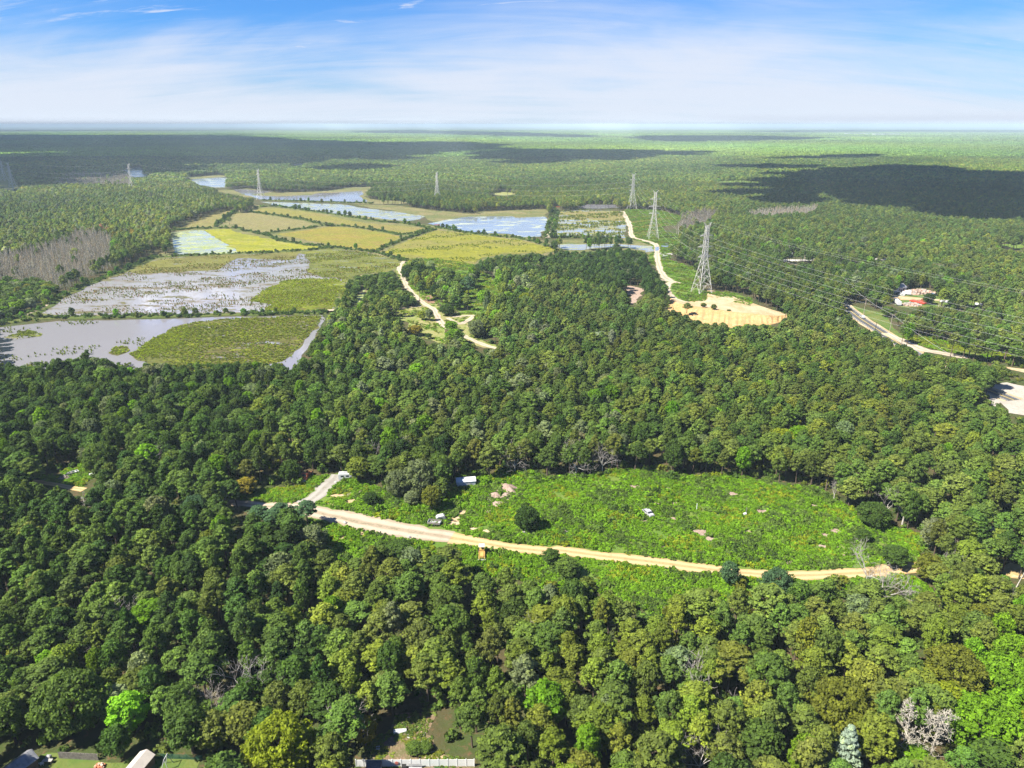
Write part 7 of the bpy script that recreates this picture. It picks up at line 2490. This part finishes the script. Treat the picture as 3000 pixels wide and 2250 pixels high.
# playhouse with a grey gambrel roof
pb = G(*b4(1100, 1300), 2.6)
ph = thing('playhouse', 'small playhouse with rounded dark grey roof against the white fence', 'playhouse', (pb.x, pb.y - 1.3, 0), 0.02)
MB().box(0, 0, 0.85, 2.5, 2.2, 1.7).part('wall', blue_p if False else white_vinyl, ph)
rf = MB().prism([(-1.25, 1.65), (1.25, 1.65), (1.12, 2.15), (0.65, 2.5), (0, 2.66), (-0.65, 2.5), (-1.12, 2.15)], -1.4, 1.4, 'y').part('roof', shingle, ph)
for k in range(6):
    MB().box(-1.2 + k * 0.48, 0, 2.68, 0.4, 0.34, 0.04).part('ridge_tile', shingle, rf)
for x in (-0.85, 0.5):
    w = MB().box(x, -1.12, 1.1, 0.75, 0.05, 0.7).part('window', blue_p, ph)
    MB().box(x, -1.16, 1.1, 0.07, 0.04, 0.7).box(x, -1.16, 1.1, 0.75, 0.04, 0.07).box(x, -1.16, 1.45, 0.85, 0.05, 0.08).box(x, -1.16, 0.75, 0.85, 0.05, 0.08).part('frame', white_vinyl, w)
LAND.append(('playhouse', ph.location.copy()))

# red stop sign on the fence
sp_ = G(*b4(1272, 1368), 1.25)
st = thing('stop_sign', 'red octagonal STOP sign hanging on the white fence', 'sign', (sp_.x, tops[5].y - 0.16, 0))
oc = [(0.40 * math.cos(math.pi / 8 + k * math.pi / 4), 0.40 * math.sin(math.pi / 8 + k * math.pi / 4)) for k in range(8)]
zc = 1.2
ow = [(1.10 * x, 1.10 * y) for x, y in oc]
MB().prism([(x, y + zc) for x, y in ow], -0.02, 0.0).part('border', white_paint, st)
MB().prism([(x, y + zc) for x, y in oc], -0.045, -0.022).part('face', bright_red, st)
tc = bpy.data.curves.new('stop_text', 'FONT')
tc.body = 'STOP'
tc.size = 0.27
tc.align_x = 'CENTER'
tc.align_y = 'CENTER'
tc.extrude = 0.004
tc.materials.append(white_paint)
tmp_ = bpy.data.objects.new('tmp_text', tc)
COL.objects.link(tmp_)
bpy.context.view_layer.update()
tm_ = bpy.data.meshes.new_from_object(tmp_.evaluated_get(bpy.context.evaluated_depsgraph_get()))
bpy.data.objects.remove(tmp_)
to = link('lettering', tm_, st)
to.location = (0, -0.06, zc)
to.rotation_euler = (math.pi / 2, 0, 0)

# clutter along the fence
o = thing('trash_bin', 'black wheeled trash bin standing at the white fence', 'bin', (G(*b4(1338, 1365), 0.9).x, tops[6].y - 0.75, 0))
MB().box(0, 0, 0.55, 0.72, 0.72, 1.0, 0, 1.12).part('body', rubber, o)
MB().box(0, -0.02, 1.09, 0.86, 0.86, 0.09).part('lid', rubber, o)
MB().tube((-0.35, 0.42, 0.12), (-0.27, 0.42, 0.12), 0.13, 0.13, 8).tube((0.27, 0.42, 0.12), (0.35, 0.42, 0.12), 0.13, 0.13, 8).part('wheels', greypaint, o)
o = thing('garden_bench', 'white slatted bench standing against the white fence', 'bench', (G(*b4(1430, 1345), 0.9).x, tops[7].y - 0.6, 0))
for k in range(3):
    MB().box(0, -0.25 + 0.16 * k, 0.45, 2.6, 0.13, 0.05).part('seat_slat', greypaint, o)
for k in range(3):
    MB().box(0, 0.22, 0.72 + 0.22 * k, 2.6, 0.05, 0.14).part('back_slat', greypaint, o)
for x in (-1.2, 1.2):
    MB().box(x, 0.0, 0.22, 0.08, 0.5, 0.44).part('leg', greypaint, o)
    MB().box(x, 0.25, 0.85, 0.08, 0.07, 0.9).part('back_post', greypaint, o)
o = thing('covered_pile', 'heap under a crumpled green tarp in front of the white fence', 'tarp', (G(*b4(1585, 1372), 0.6).x, tops[9].y - 1.5, 0))
rng = np.random.default_rng(77)
V, F = [], []
for j in range(9):
    for i in range(17):
        x, y = -1.9 + 3.8 * i / 16, -0.9 + 1.8 * j / 8
        e = max(0, 1 - abs(x / 1.9) ** 4) * max(0, 1 - abs(y / 0.9) ** 4)
        V.append((x, y, 0.05 + 0.85 * e * (0.8 + 0.25 * rng.random())))
for j in range(8):
    for i in range(16):
        a = j * 17 + i
        F.append((a, a + 1, a + 18, a + 17))
m = MB()
m.v, m.f = V, F
m.part('tarp', green_tarp, o)
MB().box(0, 0, 0.2, 3.0, 1.2, 0.4).part('stack', old_wood, o)

# debris in the bare yard
o = thing('upturned_boat', 'white upturned dinghy lying on the bare littered ground', 'boat', G(*b4(1305, 1090)), 0.18)
Vv, Ff = [], []
for i in range(9):
    t = i / 8
    x = -1.35 + 2.7 * t
    w = 0.62 * (1 - 0.35 * t ** 3)
    for k in range(7):
        a = math.pi * k / 6
        Vv.append((x, w * math.cos(a), 0.08 + 0.5 * math.sin(a) ** 0.7))
for i in range(8):
    for k in range(6):
        a = i * 7 + k
        Ff.append((a, a + 7, a + 8, a + 1))
m = MB()
m.v, m.f = Vv, Ff + [tuple(range(6, -1, -1)), tuple(range(56, 63))]
m.part('hull', white_paint, o)
MB().box(0, 0, 0.60, 2.5, 0.07, 0.07).part('keel', greypaint, o)
LAND.append(('upturned white dinghy', G(*b4(1305, 1090))))
for q, L_, rz_, mt, lab in ((b4(1495, 1170), 1.9, 0.35, white_vinyl, 'white plank lying behind the low bushes'), (b4(1390, 1105), 1.5, 0.75, old_wood, 'grey board propped right of the upturned dinghy'), (b4(1395, 1098), 1.3, -0.3, concrete, 'pale board crossing the grey one right of the dinghy'),
                            (b4(1380, 1142), 1.0, -0.35, concrete, 'short pale board between dinghy and white plank'), (b4(1505, 1110), 1.3, 1.25, old_wood, 'dark log standing up-slope of the white plank'), (b4(1400, 975), 2.2, 0.05, old_wood, 'grey fallen pole at the top of the bare yard')):
    o = MB().box(0, 0, 0.16, L_, 0.22, 0.08).part('plank', mt)
    o.location = G(*q)
    o.rotation_euler = (0.1, 0.05, rz_)
    tag(o, lab, 'board')
o = thing('plastic_crate', 'small pale crate on the grass left of the littered yard', 'crate', G(*b4(1127, 1228)), 0.2)
for x in (-0.35, 0.35):
    MB().box(x, 0, 0.22, 0.05, 0.6, 0.44).part('end_wall', white_paint, o)
for y in (-0.3, 0.3):
    MB().box(0, y, 0.22, 0.65, 0.05, 0.44).part('side_wall', white_paint, o)
MB().box(0, 0, 0.03, 0.65, 0.55, 0.05).part('floor', greypaint, o)
o = thing('scrap_rubber_ring', 'old black tyre lying at the top of the littered yard', 'tyre', G(*b4(1335, 1035)))
m = MB()
for i in range(12):
    a, c = 2 * math.pi * i / 12, 2 * math.pi * (i + 1) / 12
    m.tube((0.38 * math.cos(a), 0.38 * math.sin(a), 0.15), (0.38 * math.cos(c), 0.38 * math.sin(c), 0.15), 0.14, 0.14, 6)
m.part('tread', rubber, o)

# sheds and fences in the lower left corner
s1 = thing('garden_shed', 'brown shed with a grey metal gable roof in the bottom left corner', 'shed', G(*b3(165, 1420)) + Vector((0.0, -0.5, 0)), -0.5)
MB().box(0, 0, 1.2, 3.4, 6.0, 2.4).part('wall', brownwall, s1)
for s in (-1, 1):
    m = MB().add([(s * 2.0, -3.3, 2.25), (s * 2.0, 3.3, 2.25), (0, 3.3, 3.55), (0, -3.3, 3.55), (s * 2.0, -3.3, 2.17), (s * 2.0, 3.3, 2.17), (0, 3.3, 3.47), (0, -3.3, 3.47)], [(0, 1, 2, 3), (7, 6, 5, 4), (0, 4, 5, 1), (1, 5, 6, 2), (2, 6, 7, 3), (3, 7, 4, 0)])
    sl = m.part('roof_slope', metal_roof, s1)
    for k in range(9):
        y = -3.1 + k * 0.775
        MB().tube((s * 2.0, y, 2.29), (0, y, 3.59), 0.04, 0.04, 4).part('seam', metal_roof, sl)
for s in (-3.01, 3.01):
    MB().prism([(-1.7, 2.4), (1.7, 2.4), (0, 3.46)], s - 0.02, s + 0.02).part('gable', brownwall, s1)
LAND.append(('grey metal roof shed in the corner', s1.location.copy()))
s2 = thing('garage_shed', 'shed with a pale beige gable roof at the bottom edge', 'shed', G(*b3(1120, 1440)) + Vector((0, 0.5, 0)), -0.22)
MB().box(0, 0, 1.1, 3.0, 5.4, 2.2).part('wall', brownwall, s2)
for s in (-1, 1):
    MB().add([(s * 1.75, -2.9, 2.1), (s * 1.75, 2.9, 2.1), (0, 2.9, 3.1), (0, -2.9, 3.1), (s * 1.75, -2.9, 2.02), (s * 1.75, 2.9, 2.02), (0, 2.9, 3.02), (0, -2.9, 3.02)], [(0, 1, 2, 3), (7, 6, 5, 4), (0, 4, 5, 1), (1, 5, 6, 2), (2, 6, 7, 3), (3, 7, 4, 0)]).part('roof_slope', beige_roof, s2)
for s in (-2.71, 2.71):
    MB().prism([(-1.5, 2.2), (1.5, 2.2), (0, 3.01)], s - 0.02, s + 0.02).part('gable', brownwall, s2)
MB().box(0.2, -2.74, 0.95, 1.0, 0.06, 1.9).part('door', white_paint, s2)
LAND.append(('beige-roofed shed', s2.location.copy()))
pf = thing('picket_fence', 'weathered grey picket fence between the two sheds', 'fence', (0, 0, 0))
A_, B_ = G(*b3(480, 1305), 0), G(*b3(800, 1322), 0)
nP = 30
for k in range(nP):
    p = A_.lerp(B_, (k + 0.5) / nP)
    hgt = 1.7 + 0.12 * math.sin(k * 2.3)
    MB().box(p.x, p.y, hgt / 2, (B_ - A_).length / nP - 0.05, 0.05, hgt).part('picket', old_wood, pf)
for z in (0.5, 1.35):
    MB().box((A_.x + B_.x) / 2, A_.y + 0.06, z, (B_ - A_).length, 0.06, 0.1, math.atan2(B_.y - A_.y, B_.x - A_.x)).part('rail', old_wood, pf)
LAND.append(('grey picket fence', (A_ + B_) / 2))
mf = thing('mesh_fence', 'low green mesh fence behind the lawn right of the beige-roofed shed', 'fence', (0, 0, 0))
A_, B_ = G(*b3(1215, 1302), 0), G(*b3(1640, 1318), 0)
for k in range(8):
    p = A_.lerp(B_, k / 7)
    MB().tube((p.x, p.y, 0), (p.x, p.y, 1.3), 0.04, 0.04, 5).part('post', green_mesh, mf)
m = MB()
for k in range(60):
    p = A_.lerp(B_, (k + 0.5) / 60)
    m.box(p.x, p.y, 0.62, 0.05, 0.02, 1.2)
for k in range(7):
    m.box((A_.x + B_.x) / 2, (A_.y + B_.y) / 2, 0.1 + k * 0.19, (B_ - A_).length, 0.02, 0.05, math.atan2(B_.y - A_.y, B_.x - A_.x))
m.part('mesh', green_mesh, mf)
sw = thing('swing_frame', 'white wooden A-frame standing on the lawn right of the beige-roofed shed', 'swing frame', G(*b3(1345, 1400)))
for s in (-1, 1):
    MB().tube((s * 0.75, -0.4, 0), (0, 0, 2.7), 0.07, 0.06, 5).part('leg', white_paint, sw)
    MB().tube((s * 0.75, 1.7, 0), (0, 1.3, 2.7), 0.07, 0.06, 5).part('leg', white_paint, sw)
MB().tube((0, -0.2, 2.7), (0, 1.5, 2.7), 0.07, 0.07, 5).part('top_beam', white_paint, sw)
pile('brick_stack', 'stack of orange roof tiles in the yard between the sheds', 'tile stack', b3(810, 1375), 0.9, 0.6, 0.7, 26, [terracotta, brick_m], 0.55, 0.1, 61, 'tile', 'block', terracotta)
for x, y, lab in ((305, 1362, 'left white plastic chair in the yard beside the metal-roofed shed'), (345, 1358, 'right white plastic chair in the yard beside the metal-roofed shed')):
    o = thing('plastic_chair', lab, 'chair', G(*b3(x, y)), x * 0.01, 'plastic chairs in the yard')
    MB().box(0, 0, 0.42, 0.5, 0.5, 0.05).part('seat', white_vinyl, o)
    MB().box(0, 0.24, 0.72, 0.5, 0.05, 0.55).part('backrest', white_vinyl, o)
    for ax in (-0.21, 0.21):
        for ay in (-0.21, 0.21):
            MB().box(ax, ay, 0.2, 0.05, 0.05, 0.4).part('leg', white_vinyl, o)
o = thing('work_table', 'long pale table in front of the small dark tent', 'table', G(*b3(390, 1342)), 0.0)
MB().box(0, 0, 0.74, 1.9, 0.7, 0.06).part('top', concrete, o)
for ax in (-0.85, 0.85):
    for ay in (-0.28, 0.28):
        MB().box(ax, ay, 0.36, 0.06, 0.06, 0.72).part('leg', old_wood, o)
o = thing('grill_cover', 'small dark covered grill behind the long pale table', 'grill', G(*b3(400, 1315)), 0.0)
MB().box(0, 0, 0.55, 1.1, 0.7, 1.0, 0, 0.8).part('cover', greypaint, o)
MB().box(0, 0, 1.1, 0.85, 0.5, 0.14, 0, 0.6).part('lid', greypaint, o)

# ================================================================== CUMULUS CLOUDS (out of the frame) AND HAZE
def cumulus(poly, height, rad, label, seed):
    """A flat-bottomed cumulus whose shadow falls on the polygon; it floats where the sunbeam to that ground starts."""
    rng = np.random.default_rng(seed)
    w = [G(x, y) for x, y in poly]
    x0, x1, y0, y1 = min(q.x for q in w), max(q.x for q in w), min(q.y for q in w), max(q.y for q in w)
    st = rad * 0.85
    p = np.mgrid[x0:x1 + st:st, y0:y1 + st:st].reshape(2, -1).T
    p = p + rng.uniform(-0.3, 0.3, p.shape) * st
    ok = pip(p[:, 0], p[:, 1], [(q.x, q.y) for q in w])
    p = p[ok]
    rim = np.full(len(p), 1e9)
    for a_, b_ in zip(w, w[1:] + w[:1]):
        ex, ey = b_.x - a_.x, b_.y - a_.y
        t_ = np.clip(((p[:, 0] - a_.x) * ex + (p[:, 1] - a_.y) * ey) / (ex * ex + ey * ey + 1e-6), 0, 1)
        rim = np.minimum(rim, np.hypot(p[:, 0] - a_.x - t_ * ex, p[:, 1] - a_.y - t_ * ey))
    p = p[(rim > rad * 1.6) | (rng.random(len(p)) < 0.55)]
    bm = bmesh.new()
    bmesh.ops.create_icosphere(bm, subdivisions=2, radius=1.0)
    bv = np.array([v.co for v in bm.verts])
    bf = np.array([[v.index for v in f.verts] for f in bm.faces])
    bm.free()
    V, F = [], []
    sh_ = TO_SUN * (height / TO_SUN.z)
    for k, (x, y) in enumerate(p):
        r = rad * rng.uniform(0.75, 1.2)
        q = bv * (1 + 0.10 * rng.normal(size=(len(bv), 1))) * r
        q[:, 2] = np.where(q[:, 2] < 0, q[:, 2] * 0.3, q[:, 2] * rng.uniform(0.6, 1.2))
        V.append(q + np.array([x + sh_.x, y + sh_.y, height]))
        F.append(bf + k * len(bv))
    V, F = np.concatenate(V), np.concatenate(F)
    m = bpy.data.meshes.new('cloud')
    m.vertices.add(len(V))
    m.vertices.foreach_set('co', V.astype(np.float32).ravel())
    m.loops.add(F.size)
    m.loops.foreach_set('vertex_index', F.astype(np.int32).ravel())
    m.polygons.add(len(F))
    m.polygons.foreach_set('loop_start', np.arange(0, F.size, 3, dtype=np.int32))
    m.polygons.foreach_set('loop_total', np.full(len(F), 3, np.int32))
    m.materials.append(MAT_CLOUD)
    m.update(calc_edges=True)
    o = link('cloud', m)
    return tag(o, label, None, None, 'structure')


cumulus(P('z6', [(20, 335), (110, 300), (250, 250), (330, 215), (370, 183), (700, 148), (1000, 128), (1200, 122), (1500, 142), (1965, 182), (2400, 210), (2400, 520), (1965, 488), (1600, 452), (1200, 425), (1050, 405), (900, 340), (700, 325), (560, 380), (400, 372), (150, 345)]), 1000, 55, 'cumulus cloud', 1)
cumulus([(-500, 400), (0, 399), (400, 401), (700, 402), (900, 418), (1100, 421), (1300, 421), (1480, 432), (1500, 445), (1300, 452), (1200, 478), (1000, 480), (760, 492), (560, 500), (480, 520), (390, 512), (300, 500), (230, 505), (200, 470), (240, 452), (0, 455), (-500, 455)], 1500, 90, 'cumulus cloud', 2)
cumulus([(-500, 458), (0, 460), (250, 456), (330, 480), (330, 520), (270, 552), (60, 556), (-100, 552), (-500, 545)], 1200, 60, 'cumulus cloud', 3)
cumulus([(1390, 452), (1550, 445), (1800, 447), (2090, 452), (2060, 463), (1900, 468), (1800, 478), (1600, 490), (1500, 490), (1420, 472)], 1300, 60, 'cumulus cloud', 4)
cumulus([(1850, 410), (1900, 402), (2150, 402), (2450, 409), (2300, 417), (2000, 421), (1900, 417)], 1500, 80, 'cumulus cloud', 5)
cumulus([(2255, 473), (2400, 466), (2590, 460), (2560, 470), (2400, 476), (2300, 478)], 1300, 45, 'cumulus cloud', 6)
cumulus([(1020, 388), (1200, 384), (1500, 391), (1740, 402), (1700, 408), (1500, 405), (1300, 396), (1100, 394)], 2200, 130, 'cumulus cloud', 7)
cumulus([(2150, 388), (2500, 383), (3100, 386), (3100, 391), (2600, 390), (2300, 391)], 2600, 200, 'cumulus cloud', 8)
cumulus([(-300, 384), (300, 381), (900, 381), (1000, 384), (500, 387), (-300, 388)], 2800, 260, 'cumulus cloud', 9)
cumulus([(2100, 495), (2260, 492), (2420, 498), (2400, 504), (2250, 506), (2130, 502)], 1000, 22, 'cumulus cloud', 10)
cumulus([(940, 502), (1060, 492), (1160, 496), (1130, 506), (1030, 512), (950, 510)], 1200, 30, 'cumulus cloud', 11)

hz = MB().box(0, 22500 - 250, (CAM_H + 16 - 1.2) / 2, 91000, 45500, CAM_H + 16 + 1.2)
hm = bpy.data.materials.new('haze_air')
hm.use_nodes = True
hm.node_tree.nodes.clear()
ho = hm.node_tree.nodes.new('ShaderNodeOutputMaterial')
hv = hm.node_tree.nodes.new('ShaderNodeVolumePrincipled')
hv.inputs['Color'].default_value = (0.70, 0.88, 1.0, 1)
hv.inputs['Density'].default_value = 1 / 12500.0
hv.inputs['Anisotropy'].default_value = 0.0
hm.node_tree.links.new(hv.outputs[0], ho.inputs['Volume'])
hz_o = hz.part('haze', hm)
tag(hz_o, 'thin blue summer haze over the woods', None, None, 'stuff')

# ================================================================== LABELS OF THE MANY TREES
ORD = ['', 'second', 'third', 'fourth', 'fifth', 'sixth', 'seventh', 'eighth', 'ninth', 'tenth', 'eleventh', 'twelfth']
WEAK = set('the of a and at in with by two its below above beside left right between out on near behind just to that beyond from three very low small thin lower dark white first tall green pale spreading bronze bare up long large old wide brown single young pinkish round leaning standing sandy dirt feathery grey north east west south end foot edge middle top bottom upper most nearest small'.split())
SHORT, seen_ = [], {}
for t, p in LAND:
    w_ = t.split()[:8]
    while len(w_) < len(t.split()) and w_ and w_[-1] in WEAK:
        w_ = w_[:-1]
    q_ = ' '.join(w_)
    if len(w_) >= 2:
        seen_[q_] = seen_.get(q_, 0) + 1
        SHORT.append((q_, np.array([p.x, p.y])))
SHORT = [q for q in SHORT if seen_[q[0]] == 1]
buckets = {}
for o, look, kw, p, i in LABELLED:
    d = [np.hypot(*(q - p)) for _, q in SHORT]
    k = int(np.argmin(d))
    buckets.setdefault((look, kw, k), []).append((d[k], o))
for (look, kw, k), lst in buckets.items():
    lst.sort(key=lambda q: q[0])
    ph_ = SHORT[k][0]
    for r, (dd, o) in enumerate(lst):
        if r == 0:
            o['label'] = f'{look} {kw} nearest the {ph_}'
        elif r < len(ORD):
            o['label'] = f'{look} {kw}, {ORD[r]} nearest the {ph_}'
        else:
            o['label'] = f'{look} {kw} well away from the {ph_}'
    for _, o in lst:
        o['category'] = 'tree'
